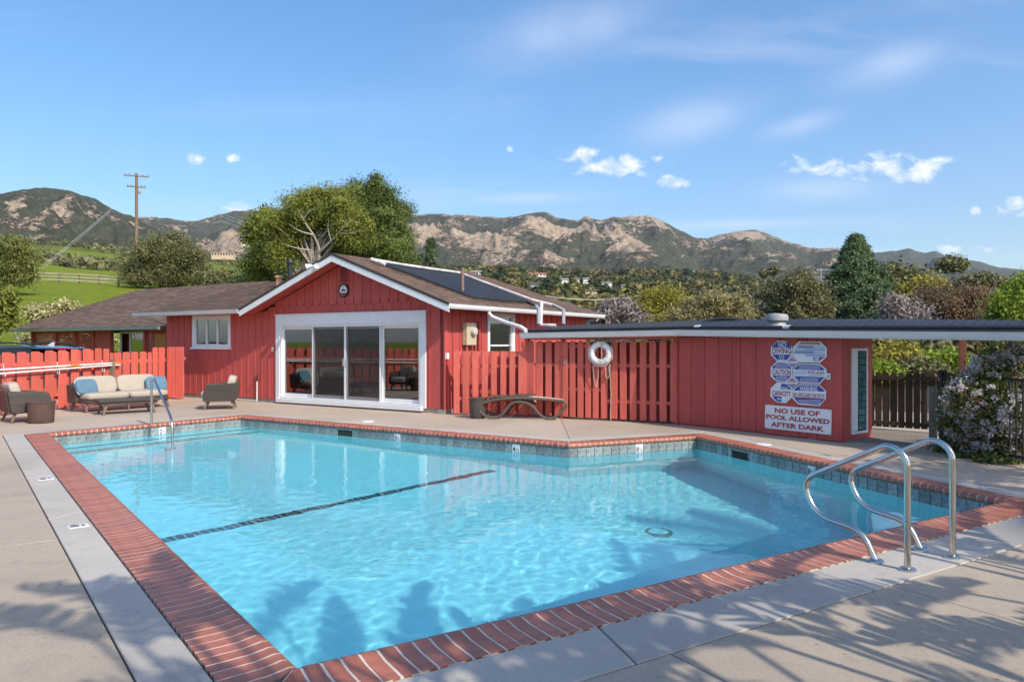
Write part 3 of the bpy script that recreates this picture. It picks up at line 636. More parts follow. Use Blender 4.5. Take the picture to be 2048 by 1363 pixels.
# flat lids and printed markers in the deck
for px, py, r in ((735, 842, .13), (1527, 888, .12)):
    p = G(px, py); mb = MB(); mb.lathe([(r, -.03), (r, .004), (r - .012, .008)], 28, Matrix.Translation((p.x, p.y, 0))); part('skimmer_lid', mb, SIGNW, deck)
for px, py, txt in ((92, 957, '3'), (157, 1051, '4')):
    p = G(px, py); o = put('deck_depth_marker', MB().box(-.078, .078, -.055, .055, -.02, .002).mesh('deck_depth_marker', SIGNW, False, .002), deck)
    o.matrix_local = Matrix.Translation((p.x, p.y, 0)) @ Matrix.Rotation(math.atan2(dA.y, dA.x) + math.pi / 2, 4, 'Z')
    t = text_mesh(txt, BLACKP, .04, .075, bold=.01, x0=-.06, z0=-.035); t.transform(Matrix.Translation((0, 0, .0032)) @ Matrix.Rotation(math.radians(-90), 4, 'X')); put('depth_number', t, o)
    mb = MB(); mb.tube([(.03 + .034 * math.cos(a), .034 * math.sin(a), .003) for a in np.linspace(0, 2 * math.pi, 25)], .004, 4, caps=False); mb.tube([(.006, .024, .003), (.054, -.024, .003)], .004, 4); part('no_diving_symbol', mb, BLACKP, o)
# ------------------------------------------------------------------ frames for walls
class Fr:
    def __init__(s, ox, oy, ang):
        s.O = Vector((ox, oy)); s.ang = ang; s.d = Vector((math.cos(ang), math.sin(ang))); s.i = Vector((-math.sin(ang), math.cos(ang)))
        s.M = Matrix.Translation((ox, oy, 0)) @ Matrix.Rotation(ang, 4, 'Z'); s.Mi = s.M.inverted()
    def hit(s, px, py=HZ, y0=0.0):
        D = Vector(((px - CX) / F, 1.0)); lam = (y0 + s.O.dot(s.i)) / D.dot(s.i); P = D * lam
        return (P - s.O).dot(s.d), CAMZ + (HZ - py) / F * lam
    def x(s, px, y0=0.0): return s.hit(px, HZ, y0)[0]
def hit_plane(px, py, p0, n):
    D = Vector(((px - CX) / F, 1.0, (HZ - py) / F)); o = Vector((0, 0, CAMZ)); t = (p0 - o).dot(n) / D.dot(n); return o + D * t
def rough_board(x0, x1, y0, y1, z0, z1, ear=0.0, M=None, lean=0.0):
    mb = MB(); w = x1 - x0; e = min(ear, w * .45)
    poly = [(x0, z0), (x1, z0), (x1 + lean, z1 - e), (x1 - e * .55 + lean, z1 - e * .25), (x1 - e + lean, z1), (x0 + e + lean, z1), (x0 + e * .55 + lean, z1 - e * .25), (x0 + lean, z1 - e)] if e > 0 else [(x0, z0), (x1, z0), (x1 + lean, z1), (x0 + lean, z1)]
    return mb.prism(poly, y0, y1, M)

# ------------------------------------------------------------------ main house
HF = Fr(-1.51, 16.56, math.radians(-32.4)); HL = -10.48
RX, RZ, EZ = -3.005, 3.73, 2.46; PIT = 0.366; EAVE_R = 0.52; EL = -6.42
house = thing('red_house', 'red board-clad house with low brown gable roof and wide white sliding doors facing the pool', 'house', (HF.O.x, HF.O.y, 0), HF.ang)
def under(x): return (RZ - PIT * abs(x - RX) - .16) if x > -6.3 else 2.40
dx0, dz1 = HF.hit(553, 631); dx1, _ = HF.hit(853, 622); DZ0, DZ1 = 0.095, 2.30
wx0, wz1 = HF.hit(387, 635); wx1, wz0 = HF.hit(461, 693)
wx0 += .04; wx1 -= .04
HOLES = [(dx0 + .06, dx1 - .06, DZ0, DZ1 - .05), (wx0, wx1, wz0 + .02, wz1 - .02)]
xs = [HL]
while xs[-1] < -.16: xs.append(xs[-1] + .287)
xs[-1] = 0.0
for h in HOLES: xs = [x for x in xs if abs(x - h[0]) > .03 and abs(x - h[1]) > .03] + [h[0], h[1]]
xs = sorted(xs); wall_mb = MB(); segs = []
for i in range(len(xs) - 1):
    a, b = xs[i], xs[i + 1]; m = (a + b) / 2; top = under(m); pieces = [(0.10, top)]
    for h in HOLES:
        if h[0] - .001 <= a and b <= h[1] + .001:
            pieces = [(0.10, h[2]), (h[3], top)] if h[2] > .2 else [(h[3], top)]
    for z0, z1 in pieces:
        wall_mb.prism([(a, z0), (b, z0), (b, min(z1, under(b))), (a, min(z1, under(a)))], .022, .15); segs.append((a, b, z0, z1))
fw = part('front_wall', wall_mb, RED, house)
GZ = 2.56
for a, b, z0, z1 in segs:
    zt_a, zt_b = under(a), under(b); gable = max(zt_a, zt_b) > GZ + .05; g = .008; top_a, top_b = (min(zt_a, GZ), min(zt_b, GZ)) if gable else (z1, z1)
    if not gable: top_a, top_b = min(z1, zt_a), min(z1, zt_b)
    if b - a > .02 and max(top_a, top_b) > z0 + .02:
        mb = MB(); mb.prism([(a + g, z0), (b - g, z0), (b - g, max(z0 + .01, top_b)), (a + g, max(z0 + .01, top_a))], 0, .022); part('board', mb, RED, fw, bevel=.004)
        if z0 < 1 or not gable: pass
# narrow battens over the lower joints
for a, b, z0, z1 in segs:
    if z1 - z0 > .3 and a > HL + .1:
        mb = MB(); t = min(z1, under(a), GZ if under(a) > GZ else 9); mb.box(a - .006, a + .030, -.014, 0, z0, t); part('batten', mb, RED, fw)
# gable boards with scalloped lower ends
x = RX - 3.2
while x < RX + 3.2:
    a, b = x + .006, x + .281; za, zb = under(a), under(b)
    if max(za, zb) > GZ + .06:
        lo = GZ - .03; poly = [(a + .05, lo), (b - .05, lo), (b - .012, lo + .05), (b, lo + .11), (b, max(zb, lo + .12)), ]
        m = (a + b) / 2
        if a < RX < b: poly.append((RX, under(RX)))
        poly += [(a, max(za, lo + .12)), (a, lo + .11), (a + .012, lo + .05)]
        mb = MB(); mb.prism(poly, -.030, -.002); part('gable_board', mb, RED, fw, bevel=.003)
    x += .287
mb = MB(); mb.box(HL, 0, .03, .2, -.05, .10); mb.box(-.18, .03, -.03, 7, -.05, .09); part('footing', mb, FOOTING, house)
# side wall (right) and left end wall
side = MB(); SW = Fr(*(HF.M @ Vector((0, 0, 0))).xy, HF.ang + math.pi / 2)   # local x runs back along the side wall
sb = MB(); y = 0.0; sw = None
sxa, sxb = 1.683, 2.913; swz0, swz1 = 0.85, 2.27
sm = MB(); sm.box(-.13, -.022, 0, sxa + .05, .1, 2.44); sm.box(-.13, -.022, sxb - .05, 7.0, .1, 2.44); sm.box(-.13, -.022, sxa + .05, sxb - .05, .1, swz0); sm.box(-.13, -.022, sxa + .05, sxb - .05, swz1, 2.44)
sw = part('side_wall', sm, RED, house)
y = 0.0
while y < 6.95:
    y1 = min(7.0, y + .287)
    for z0, z1 in ([(.1, 2.44)] if y1 < sxa + .06 or y > sxb - .06 else [(.1, swz0 - .02), (swz1 + .02, 2.44)]):
        mb = MB(); mb.box(-.022, 0, y + .006, y1 - .006, z0, z1); part('board', mb, RED, sw, bevel=.004)
        if z0 < 1 and z1 > 2: mb = MB(); mb.box(0, .014, y - .004, y + .034, z0, z1); part('batten', mb, RED, sw)
    y = y1
mb = MB(); mb.box(-.002, .035, -.032, .10, .09, 2.44); part('corner_post', mb, RED, house)
lw = MB(); lw.box(HL, HL + .13, .02, 6.5, .1, 2.38); part('end_wall', lw, RED, house)
# interior
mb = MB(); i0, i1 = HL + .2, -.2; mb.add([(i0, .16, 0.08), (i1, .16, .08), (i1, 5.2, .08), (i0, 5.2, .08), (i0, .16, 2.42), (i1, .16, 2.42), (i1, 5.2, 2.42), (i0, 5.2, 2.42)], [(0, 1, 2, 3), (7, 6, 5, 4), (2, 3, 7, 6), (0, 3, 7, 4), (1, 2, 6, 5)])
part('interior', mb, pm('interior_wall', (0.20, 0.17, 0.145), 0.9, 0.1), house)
# sliding doors
def framebar(mb, x0, x1, z0, z1, w, y0, y1, wb=None):
    wb = wb or w; mb.box(x0, x0 + w, y0, y1, z0, z1); mb.box(x1 - w, x1, y0, y1, z0, z1); mb.box(x0 + w, x1 - w, y0, y1, z1 - w, z1); mb.box(x0 + w, x1 - w, y0, y1, z0, z0 + wb)
mb = MB(); mb.box(dx0, dx0 + .15, -.035, .0, DZ0, DZ1 - .26); mb.box(dx1 - .17, dx1, -.035, .0, DZ0, DZ1 - .26); mb.box(dx0, dx1, -.038, .0, DZ1 - .257, DZ1); mb.box(dx0 - .02, dx1 + .02, -.055, .0, DZ1 + .001, DZ1 + .03)
part('door_trim', mb, WHITE, house, bevel=.005)
ox0, ox1 = dx0 + .15, dx1 - .17; oz0, oz1 = DZ0 + .045, DZ1 - .258
mb = MB(); mb.box(dx0 + .08, dx1 - .08, -.10, .15, DZ0 - .06, DZ0 + .04); part('door_sill', mb, WHITE, house, bevel=.006)
mb = MB(); framebar(mb, ox0, ox1, oz0, oz1, .05, -.02, .12); sd = part('sliding_door', mb, WHITE, house, bevel=.004)
pw = (ox1 - ox0 - .1) / 4; pe = [ox0 + .05 + pw * k for k in range(5)]
for k in range(4):
    yy = .055 if k in (0, 3) else .02; mb = MB(); framebar(mb, pe[k] - .015, pe[k + 1] + .015, oz0 + .05, oz1 - .05, .06, yy, yy + .03, .08); part('door_leaf', mb, WHITE, sd, bevel=.004)
    mb = MB(); mb.box(pe[k] + .04, pe[k + 1] - .04, yy + .014, yy + .018, oz0 + .12, oz1 - .1); part('pane', mb, GLASS, sd)
for k in (1, 2):
    mb = MB(); framebar(mb, pe[k] + .0, pe[k + 1], oz0 + .02, oz1 - .02, .035, -.022, -.006); part('screen_frame', mb, WHITE, sd, bevel=.003)
    mb = MB(); mb.add([(pe[k] + .03, -.014, oz0 + .05), (pe[k + 1] - .03, -.014, oz0 + .05), (pe[k + 1] - .03, -.014, oz1 - .05), (pe[k] + .03, -.014, oz1 - .05)], [(0, 1, 2, 3)]); part('insect_screen', mb, SCREEN, sd)
    mb = MB(); mb.box(pe[2] + (-.07 if k == 1 else .045), pe[2] + (-.045 if k == 1 else .07), -.04, -.02, 1.0, 1.2); part('door_handle', mb, GREYM, sd, bevel=.004)
# front window
def window(x0, x1, z0, z1, par, ns, sill=True, vertical=True, name='window', swap=False, mid=None):
    """ns panes across; swap maps (x, y) -> (-y, x) for the side wall"""
    def mk(mb): 
        if swap: mb.v = [(-v[1], v[0], v[2]) for v in mb.v]
        return mb
    mb = MB(); framebar(mb, x0 - .06, x1 + .06, z0 - .02, z1 + .06, .09, -.035, 0, .06); w = part(name, mk(mb), WHITE, par, bevel=.004)
    mb = MB(); framebar(mb, x0 + .025, x1 - .025, z0 + .03, z1 - .02, .04, -.01, .06); part('sash', mk(mb), WHITE, w, bevel=.003)
    n = ns; ww = (x1 - x0 - .12) / n
    for k in range(n):
        xa = x0 + .06 + ww * k; mb = MB(); mb.box(xa, xa + ww, .03, .034, z0 + .06, z1 - .05); part('pane', mk(mb), GLASS, w)
        if k: mb = MB(); mb.box(xa - .022, xa + .022, .0, .055, z0 + .07, z1 - .06); part('mullion', mk(mb), WHITE, w)
    if mid: mb = MB(); mb.box(x0 + .06, x1 - .06, .0, .055, mid - .02, mid + .02); part('meeting_rail', mk(mb), WHITE, w)
    if sill: mb = MB(); mb.box(x0 - .11, x1 + .09, -.075, 0, z0 - .075, z0 - .022); part('sill', mk(mb), WHITE, w, bevel=.006)
    return w
window(wx0, wx1, wz0, wz1, house, 3)
mb = MB(); mb.box(wx0 - .05, wx1 + .05, .165, .175, wz0 - .05, wz1 + .05); part('window_blind', mb, pm('taupe_blind', (.26, .22, .19), .8, .06, stretch=(1, 1, 30)), house)
window(sxa + .06, sxb - .06, swz0, swz1, house, 1, swap=True, mid=1.52)
# gable vent
vx = HF.x(691); mb = MB()
vz0, vz1 = HF.hit(691, 568)[1], HF.hit(691, 533)[1]
framebar(mb, vx - .15, vx + .15, vz0, vz1, .03, -.06, -.031); gv_ = part('gable_vent', mb, RED, house)
for k in range(6):
    z = vz0 + .03 + (vz1 - vz0 - .06) * k / 6; mb = MB(); mb.add([(vx - .12, -.052, z), (vx + .12, -.052, z), (vx + .12, -.036, z + .026), (vx - .12, -.036, z + .026), (vx - .12, -.058, z + .008), (vx + .12, -.058, z + .008), (vx + .12, -.042, z + .034), (vx - .12, -.042, z + .034)], [(0, 1, 2, 3), (7, 6, 5, 4), (0, 4, 5, 1), (2, 6, 7, 3)]); part('slat', mb, RED, gv_)
mb = MB(); mb.box(vx - .13, vx + .13, -.034, -.0315, vz0 + .02, vz1 - .02); part('vent_void', mb, DARK, gv_)
# roof: planes in house coordinates (x right, y back)
FY = -.5
def zg(x): return RZ - PIT * abs(x - RX)
planes = {
 'right': [(EAVE_R, FY, zg(EAVE_R)), (EAVE_R, 7.1, zg(EAVE_R)), (RX, 5.2, RZ), (RX, FY, RZ)],
 'left': [(RX, FY, RZ), (RX, 4.4, RZ), (EL, FY, zg(EL))],
 'wing': [(EL, FY, zg(EL)), (RX, 4.4, RZ), (-11.25, 4.4, RZ), (-11.25, FY, zg(EL))],
 'porch': [(-11.2, .87, 2.12), (-22.2, .87, 2.12), (-19.4, 4.4, RZ + .02), (-11.2, 4.4, RZ + .02)],
 'back': [(RX, 4.38, RZ - .02), (RX, 5.2, RZ - .02), (EAVE_R, 7.1, zg(EAVE_R) - .02), (-6.2, 9.6, 2.3), (-21.5, 9.6, 2.2), (-19.4, 4.4, RZ - .02)],
 'hip': [(-22.2, .87, 2.12), (-22.2, 9.0, 2.12), (-19.4, 4.4, RZ)]}
roof = MB()
for k, p in planes.items():
    n = len(p); roof.add([(a, b, c - .012) for a, b, c in p] + [(a, b, c - .11) for a, b, c in p], [tuple(range(n)), tuple(range(2 * n - 1, n - 1, -1))] + [(i, (i + 1) % n, n + (i + 1) % n, n + i) for i in range(n)])
roof_o = part('roof', roof, pm('roof_deck_brown', (0.07, 0.045, 0.035), 0.9, 0.2), house)
def shingles(poly, eave, rng, course=.14, tab=.30):
    p = [Vector(q) for q in poly]; ex = (p[eave[1]] - p[eave[0]]).normalized(); nrm = None
    nrm = (p[1] - p[0]).cross(p[2] - p[0]).normalized()
    if nrm.z < 0: nrm = -nrm
    ey = nrm.cross(ex)
    if ey.z < 0: ey = -ey
    o = p[eave[0]]; P2d = [((q - o).dot(ex), (q - o).dot(ey)) for q in p]; ymax = max(q[1] for q in P2d); out = MB(); y = 0.0; r = 0
    while y < ymax - .02:
        ym = min(y + course * .5, ymax - .005); X = []
        for i in range(len(P2d)):
            (xa, ya), (xb, yb) = P2d[i], P2d[(i + 1) % len(P2d)]
            if (ya > ym) != (yb > ym): X.append(xa + (xb - xa) * (ym - ya) / (yb - ya))
        if len(X) >= 2:
            x0, x1 = min(X), max(X); x = x0 - rng.random() * tab
            while x < x1:
                w = tab * rng.choice((.55, .8, 1.0, 1.2)); a, b = max(x, x0), min(x + w - .006, x1); h = .010 + .008 * rng.random(); dy = rng.uniform(-.012, .012)
                if b - a > .02:
                    q = [o + ex * a + ey * (y + dy) + nrm * h, o + ex * b + ey * (y + dy) + nrm * h, o + ex * b + ey * (y + course + .03) + nrm * .003, o + ex * a + ey * (y + course + .03) + nrm * .003,
                         o + ex * a + ey * (y + dy) - nrm * .004, o + ex * b + ey * (y + dy) - nrm * .004]
                    out.add(q, [(0, 1, 2, 3), (4, 5, 1, 0)])
                x += w
        y += course; r += 1
    return out
rr = random.Random(3)
for k, e in (('right', (0, 1)), ('left', None), ('wing', (3, 0)), ('porch', (1, 0)), ('hip', (0, 1))):
    pl_ = planes[k]
    if k == 'left': pl_ = [pl_[2], pl_[1], pl_[0]]; s = shingles([(EL, FY, zg(EL)), (EL, 4.4, zg(EL)), (RX, 4.4, RZ), (RX, FY, RZ)], (0, 1), rr); s2 = MB()
    if k == 'left':
        for f in s.f:
            c = sum((Vector(s.v[i]) for i in f), Vector()) / len(f); yv = FY + (c.x - EL) / (RX - EL) * (4.4 - FY)
            if c.y < yv: s2.add([s.v[i] for i in f], [tuple(range(len(f)))])
        s = s2
    else: s = shingles(pl_, e, rr)
    me = bpy.data.meshes.new('roof_shingles'); me.from_pydata(s.v, [], s.f); me.materials.append(SHING); put('roof_shingles', me, roof_o, kind='stuff')
# rake boards (white fascia) and dark drip edge on the front gable, gutters
def rake(x0, z0, x1, z1, y, h, t, off):
    mb = MB(); mb.prism([(x0, z0 - h - off), (x1, z1 - h - off), (x1, z1 - off), (x0, z0 - off)], y - t, y); return mb
zl = zg(EL); zr_ = zg(EAVE_R)
part('rake_board', rake(EL, zl, RX, RZ, FY, .15, .025, .045), WHITE, roof_o); part('rake_board', rake(RX, RZ, EAVE_R, zr_, FY, .15, .025, .045), WHITE, roof_o)
DKE = pm('dark_roof_edge', (0.05, 0.035, 0.028), 0.8, 0.2)
part('drip_edge', rake(EL, zl, RX, RZ, FY - .001, .06, .035, -.014), DKE, roof_o); part('drip_edge', rake(RX, RZ, EAVE_R, zr_, FY - .001, .06, .035, -.014), DKE, roof_o)
mb = MB(); mb.add([(EL, FY + .01, zl - .13), (RX, FY + .01, RZ - .13), (EAVE_R - .02, FY + .01, zr_ - .13), (EL, .01, zl - .13), (RX, .01, RZ - .13), (EAVE_R - .02, .01, zr_ - .13)], [(0, 1, 4, 3), (1, 2, 5, 4)]); part('soffit', mb, RED, roof_o)
mb = MB(); mb.add([(EAVE_R - .02, FY + .01, zr_ - .125), (0.0, FY + .01, zr_ - .125 + .02), (0, 7, zr_ - .10), (EAVE_R - .02, 7.05, zr_ - .125)], [(0, 1, 2, 3)]); part('soffit', mb, RED, roof_o)
mb = MB(); mb.add([(EL, FY + .01, zl - .125), (-11.2, FY + .01, zl - .125), (-11.2, .0, zl - .1), (EL, 0, zl - .1)], [(0, 1, 2, 3)]); part('soffit', mb, RED, roof_o)
def gutter(p, q, r=.06, up=Vector((0, 0, 1)), out=None):
    """K-style trough from p to q; out = outward direction"""
    d = (q - p).normalized(); o = out; prof = [(0, .05), (0, -.06), (.055, -.06), (.075, -.03), (.085, 0), (.09, .035), (.105, .05), (.09, .052), (.075, -.0), (.05, -.045), (.012, -.045), (.012, .05)]
    mb = MB(); n = len(prof); vs = [p + o * a + up * b for a, b in prof] + [q + o * a + up * b for a, b in prof]
    return mb.add(vs, [tuple(range(n)), tuple(range(2 * n - 1, n - 1, -1))] + [(i, n + i, n + (i + 1) % n, (i + 1) % n) for i in range(n)])
part('gutter', gutter(Vector((EAVE_R, FY - .02, zr_ - .06)), Vector((EAVE_R, 7.1, zr_ - .06)), out=Vector((1, 0, 0))), GUTTER, roof_o)
part('gutter', gutter(Vector((-11.3, FY, zl - .06)), Vector((EL, FY, zl - .06)), out=Vector((0, -1, 0))), GUTTER, roof_o)
part('gutter', gutter(Vector((-22.3, .87, 2.06)), Vector((-12.2, .87, 2.07)), out=Vector((0, -1, 0))), pm('grey_gutter', (0.36, 0.38, 0.40), 0.5, 0.1), roof_o)
mb = MB(); mb.box(-11.22, -11.15, FY - .03, FY + .06, 2.13, zl - .1); mb.v = [(v[0] - (.25 if v[2] < 2.2 else 0), v[1] + (1.15 if v[2] < 2.2 else 0), v[2]) for v in mb.v]; part('downspout', mb, GUTTER, roof_o)
mb = MB(); mb.tube([(-21.6, .8, 2.02), (-21.6, .8, 1.8), (-21.5, 1.0, 1.62), (-20.9, 1.3, 1.5), (-20.85, 1.3, 0)], .045, 8); part('downspout', mb, pm('grey_pipe', (.3, .31, .32), .5, .1), roof_o)
# porch: posts, lattice, door and window
porch_y = 1.45
def lattice(x0, x1, z0, z1, par, y):
    mb = MB(); w = .038; st = .118
    for sg in (1, -1):
        c = -(z1 - z0) - .2
        while c < (x1 - x0) + (z1 - z0) + .2:
            pa = []
            for tt in (0, 1):
                pass
            # line x = x0 + c + sg*(z - z0)
            za, zb_ = z0, z1; xa, xb = x0 + c + (0 if sg > 0 else (z1 - z0)), x0 + c + ((z1 - z0) if sg > 0 else 0)
            # clip to x range
            def cl(xp, zp, xq, zq):
                out = []
                for lim, s_ in ((x0, 1), (x1, -1)):
                    if (xp - lim) * s_ < 0 and (xq - lim) * s_ < 0: return None
                    if (xp - lim) * s_ < 0: t = (lim - xp) / (xq - xp); xp, zp = lim, zp + (zq - zp) * t
                    if (xq - lim) * s_ < 0: t = (lim - xp) / (xq - xp); xq, zq = lim, zp + (zq - zp) * t
                return xp, zp, xq, zq
            r = cl(xa, za, xb, zb_)
            if r and abs(r[0] - r[2]) > .02:
                a, b = Vector((r[0], 0, r[1])), Vector((r[2], 0, r[3])); d = (b - a).normalized(); pz = Vector((-d.z, 0, d.x)) * w / 2; yy = y + (0 if sg > 0 else .012)
                mb.add([a - pz + Vector((0, yy, 0)), b - pz + Vector((0, yy, 0)), b + pz + Vector((0, yy, 0)), a + pz + Vector((0, yy, 0)), a - pz + Vector((0, yy + .01, 0)), b - pz + Vector((0, yy + .01, 0)), b + pz + Vector((0, yy + .01, 0)), a + pz + Vector((0, yy + .01, 0))], [(0, 1, 2, 3), (7, 6, 5, 4), (0, 4, 5, 1), (2, 6, 7, 3)])
            c += st
    fr_ = MB(); framebar(fr_, x0, x1, z0, z1, .05, y - .02, y + .04); o = part('lattice_frame', fr_, RED, par); part('lattice_slats', mb, RED, o, kind='stuff')
porch = thing('porch_screen', 'dark red lattice porch screen with posts under the low brown porch roof', 'lattice', (HF.O.x, HF.O.y, 0), HF.ang)
PX = lambda p: HF.x(p, porch_y)
for a, b in ((70, 110), (116, 148), (154, 186), (294, 334)): lattice(PX(a), PX(b), .15, 2.0, porch, porch_y)
for p in (66, 113, 151, 188, 222, 291, 338): x = PX(p); mb = MB(); mb.box(x - .06, x + .06, porch_y - .05, porch_y + .07, 0, 2.03); part('post', mb, RED, porch)
mb = MB(); x0, x1 = PX(190), PX(221); mb.box(x0, x1, porch_y, porch_y + .05, 0, 2.0); part('solid_panel', mb, RED, porch)
mb = MB(); mb.box(PX(66) - .06, PX(338), porch_y - .04, porch_y + .08, 2.0, 2.10); part('header_beam', mb, RED, porch)
pwn = thing('porch_window', 'tall window with thin white frames under the porch roof', 'window', (HF.O.x, HF.O.y, 0), HF.ang)
x0, x1 = PX(223), PX(289); mb = MB(); framebar(mb, x0, x1, .3, 1.98, .07, porch_y + .3, porch_y + .36); xm = PX(243); mb.box(xm - .025, xm + .025, porch_y + .3, porch_y + .36, .3, 1.98); part('frame', mb, WHITE, pwn)
mb = MB(); mb.box(x0, x1, porch_y + .325, porch_y + .33, .3, 1.98); part('pane', mb, GLASS, pwn)
# roof furniture of the house
vents = ((580, 518, 553, .095, BLACKM, 23.5), (557, 551, 562, .10, pm('terracotta_vent', (.5, .25, .16), .8, .1), 24.0))
for px, y0, y1, r, m, Y in vents:
    p = AT(px, y1 + 14, Y); t = AT(px, y0, Y); mb = MB(); mb.lathe([(r * .8, 0), (r * .8, (t.z - p.z) * .8), (r * 1.25, (t.z - p.z) * .82), (r * 1.25, (t.z - p.z) * .94), (r * .9, t.z - p.z)], 16, HF.Mi @ Matrix.Translation(p)); part('vent_pipe', mb, m, roof_o, smooth=True)
# solar mat on the right roof plane with its pipes
Wp = [HF.M @ Vector(q) for q in planes['right']]; pn = (Wp[1] - Wp[0]).cross(Wp[2] - Wp[0]).normalized(); pn = pn if pn.z > 0 else -pn
def RP(px, py, up=0.0): return HF.Mi @ (hit_plane(px, py, Wp[0] + pn * up, pn))
mat_px = [(748, 520), (922, 548), (1056, 600), (935, 590)]
# thin mat made of parallel tubes sheets
c0, c1, c2, c3 = [RP(a, b, .03) for a, b in mat_px]
mb = MB(); nn_ = (HF.M.to_3x3().inverted() @ pn)
for k in range(28):
    f0, f1 = k / 28 + .001, (k + .93) / 28
    a, b, c, d = c0.lerp(c3, f0), c0.lerp(c3, f1), c1.lerp(c2, f1), c1.lerp(c2, f0); mb.add([a, b, c, d, a - nn_ * .02, b - nn_ * .02, c - nn_ * .02, d - nn_ * .02], [(0, 1, 2, 3), (0, 4, 5, 1), (2, 6, 7, 3), (1, 5, 6, 2), (3, 7, 4, 0)])
sp_ = part('solar_mat', mb, SOLAR, roof_o)
mb = MB(); mb.tube([RP(772, 530, .07), RP(836, 553, .07), RP(900, 577, .07), RP(930, 588, .07)], .035, 8); part('solar_pipe', mb, BLACKPIPE, roof_o)
mb = MB(); mb.tube([RP(930, 588, .07), RP(945, 593, .07), RP(1000, 599, .07), RP(1052, 603, .07), RP(1072, 612, .10)], .035, 8); part('solar_pipe', mb, BLACKPIPE, roof_o)
mb = MB(); mb.tube([RP(742, 518, .08), RP(800, 528, .08), RP(860, 537, .08), RP(920, 545, .08), RP(958, 560, .08), RP(1010, 579, .08), RP(1064, 599, .08), RP(1105, 609, .10)], .032, 8); part('solar_pipe', mb, WHITEPIPE, roof_o)
mb = MB(); mb.tube([RP(742, 518, .08), RP(760, 524, .08), RP(772, 530, .07)], .045, 8); part('pipe_elbow', mb, WHITEPIPE, roof_o)
mb = MB(); a = RP(925, 583); mb.tube([a, a + Vector((0, 0, .58))], .04, 10); part('plumbing_vent', mb, pm('brown_vent', (.25, .14, .11), .6, .1), roof_o)
# wall clock
clk = thing('wall_clock', 'round black-rimmed wall clock with a small bear on its white dial, under the gable vent', 'clock', HF.M @ Vector((vx, -.055, HF.hit(691, 581)[1])), HF.ang)
R_ = .165; Mc = Matrix.Rotation(math.radians(90), 4, 'X')
mb = MB(); mb.lathe([(R_, -.02), (R_, .02), (R_ * .93, .035), (R_ * .82, .03), (R_ * .80, .012)], 36, Mc); part('rim', mb, BLACKM, clk, smooth=True)
mb = MB(); mb.lathe([(R_ * .81, .010), (R_ * .81, .014)], 36, Mc); part('dial', mb, SIGNW, clk)
mb = MB(); mb.prism([(-.12, -.055)] + [(.128 * math.cos(a), .128 * math.sin(a)) for a in np.linspace(math.pi + .44, 2 * math.pi - .44, 12)] + [(.12, -.055)], -.0165, -.0145); part('red_band', mb, SIGNR, clk)
bear = [(-.07, -.03), (-.068, .005), (-.05, .028), (-.01, .034), (.02, .026), (.045, .034), (.062, .022), (.075, .004), (.055, 0), (.05, -.01), (.052, -.034), (.036, -.034), (.032, -.012), (-.02, -.010), (-.024, -.034), (-.042, -.034), (-.046, -.012), (-.054, -.034)]
mb = MB(); mb.prism(bear, -.0175, -.0150); part('bear_figure', mb, pm('bear_brown', (.09, .05, .03), .7, .1), clk)
mb = MB(); mb.box(-.004, .004, -.022, -.019, -.01, .085); mb.box(-.01, .06, -.024, -.0225, -.004, .004); part('clock_hand', mb, BLACKP, clk)
for k in range(12):
    a = k * math.pi / 6; mb = MB(); mb.box(-.004, .004, -.0185, -.0150, .100, .122, Matrix.Rotation(a, 4, 'Y')); part('hour_mark', mb, BLACKP, clk)
# floodlight on the gable edge
fxx, fzz = HF.hit(640, 531, FY - .03)
fld = thing('flood_light', 'white twin-head security floodlight on the gable edge', 'floodlight', HF.M @ Vector((fxx - .08, FY - .03, fzz)), HF.ang)
mb = MB(); mb.lathe([(.06, 0), (.06, .03), (.03, .05)], 14, Matrix.Rotation(math.radians(90), 4, 'X')); part('base', mb, WHITE, fld)
for sx in (-.13, .12):
    d = Vector((sx * 1.2, -.20, -.06)).normalized(); q = d.to_track_quat('Z', 'Y').to_matrix().to_4x4(); mb = MB(); mb.tube([(0, -.03, 0), (sx * .5, -.08, .0), (sx, -.10, 0)], .017, 8); part('arm', mb, WHITE, fld)
    mb = MB(); mb.lathe([(.03, -.03), (.045, .02), (.066, .10), (.07, .125), (.06, .12)], 16, Matrix.Translation((sx, -.10, 0)) @ q); part('lamp_head', mb, WHITE, fld, smooth=True)
# electricity meter on the side wall
mt = thing('electric_meter', 'beige electric meter box with round dial on the side wall of the house', 'meter', HF.M @ Vector((.02, .84, 1.55)), HF.ang)
mb = MB(); mb.box(0, .14, -.20, .18, -.02, .50); part('box', mb, BEIGE, mt, bevel=.008)
mb = MB(); mb.lathe([(.10, 0), (.10, .05), (.085, .09), (.03, .10)], 20, Matrix.Translation((.14, .02, .30)) @ Matrix.Rotation(math.radians(90), 4, 'Y')); part('dial', mb, pm('meter_glass', (.55, .52, .45), .2, .1), mt, smooth=True)
mb = MB(); mb.tube([(.07, -.12, -.02), (.07, -.12, -1.5)], .03, 8); part('conduit', mb, RED, mt); mb = MB(); mb.tube([(.05, .42, .55), (.05, .42, -1.4)], .03, 8); part('conduit', mb, RED, mt)
ob = thing('outlet_box', 'small white outlet box on the house corner with a thin cable', 'outlet', HF.M @ Vector((.03, .02, 1.22)), HF.ang)
mb = MB(); mb.box(0, .06, -.04, .04, 0, .14); part('box', mb, WHITE, ob, bevel=.005); mb = MB(); mb.tube([(.02, 0, 0), (.02, .0, -.4), (.03, .03, -1.1)], .007, 6); part('cable', mb, RED, ob)
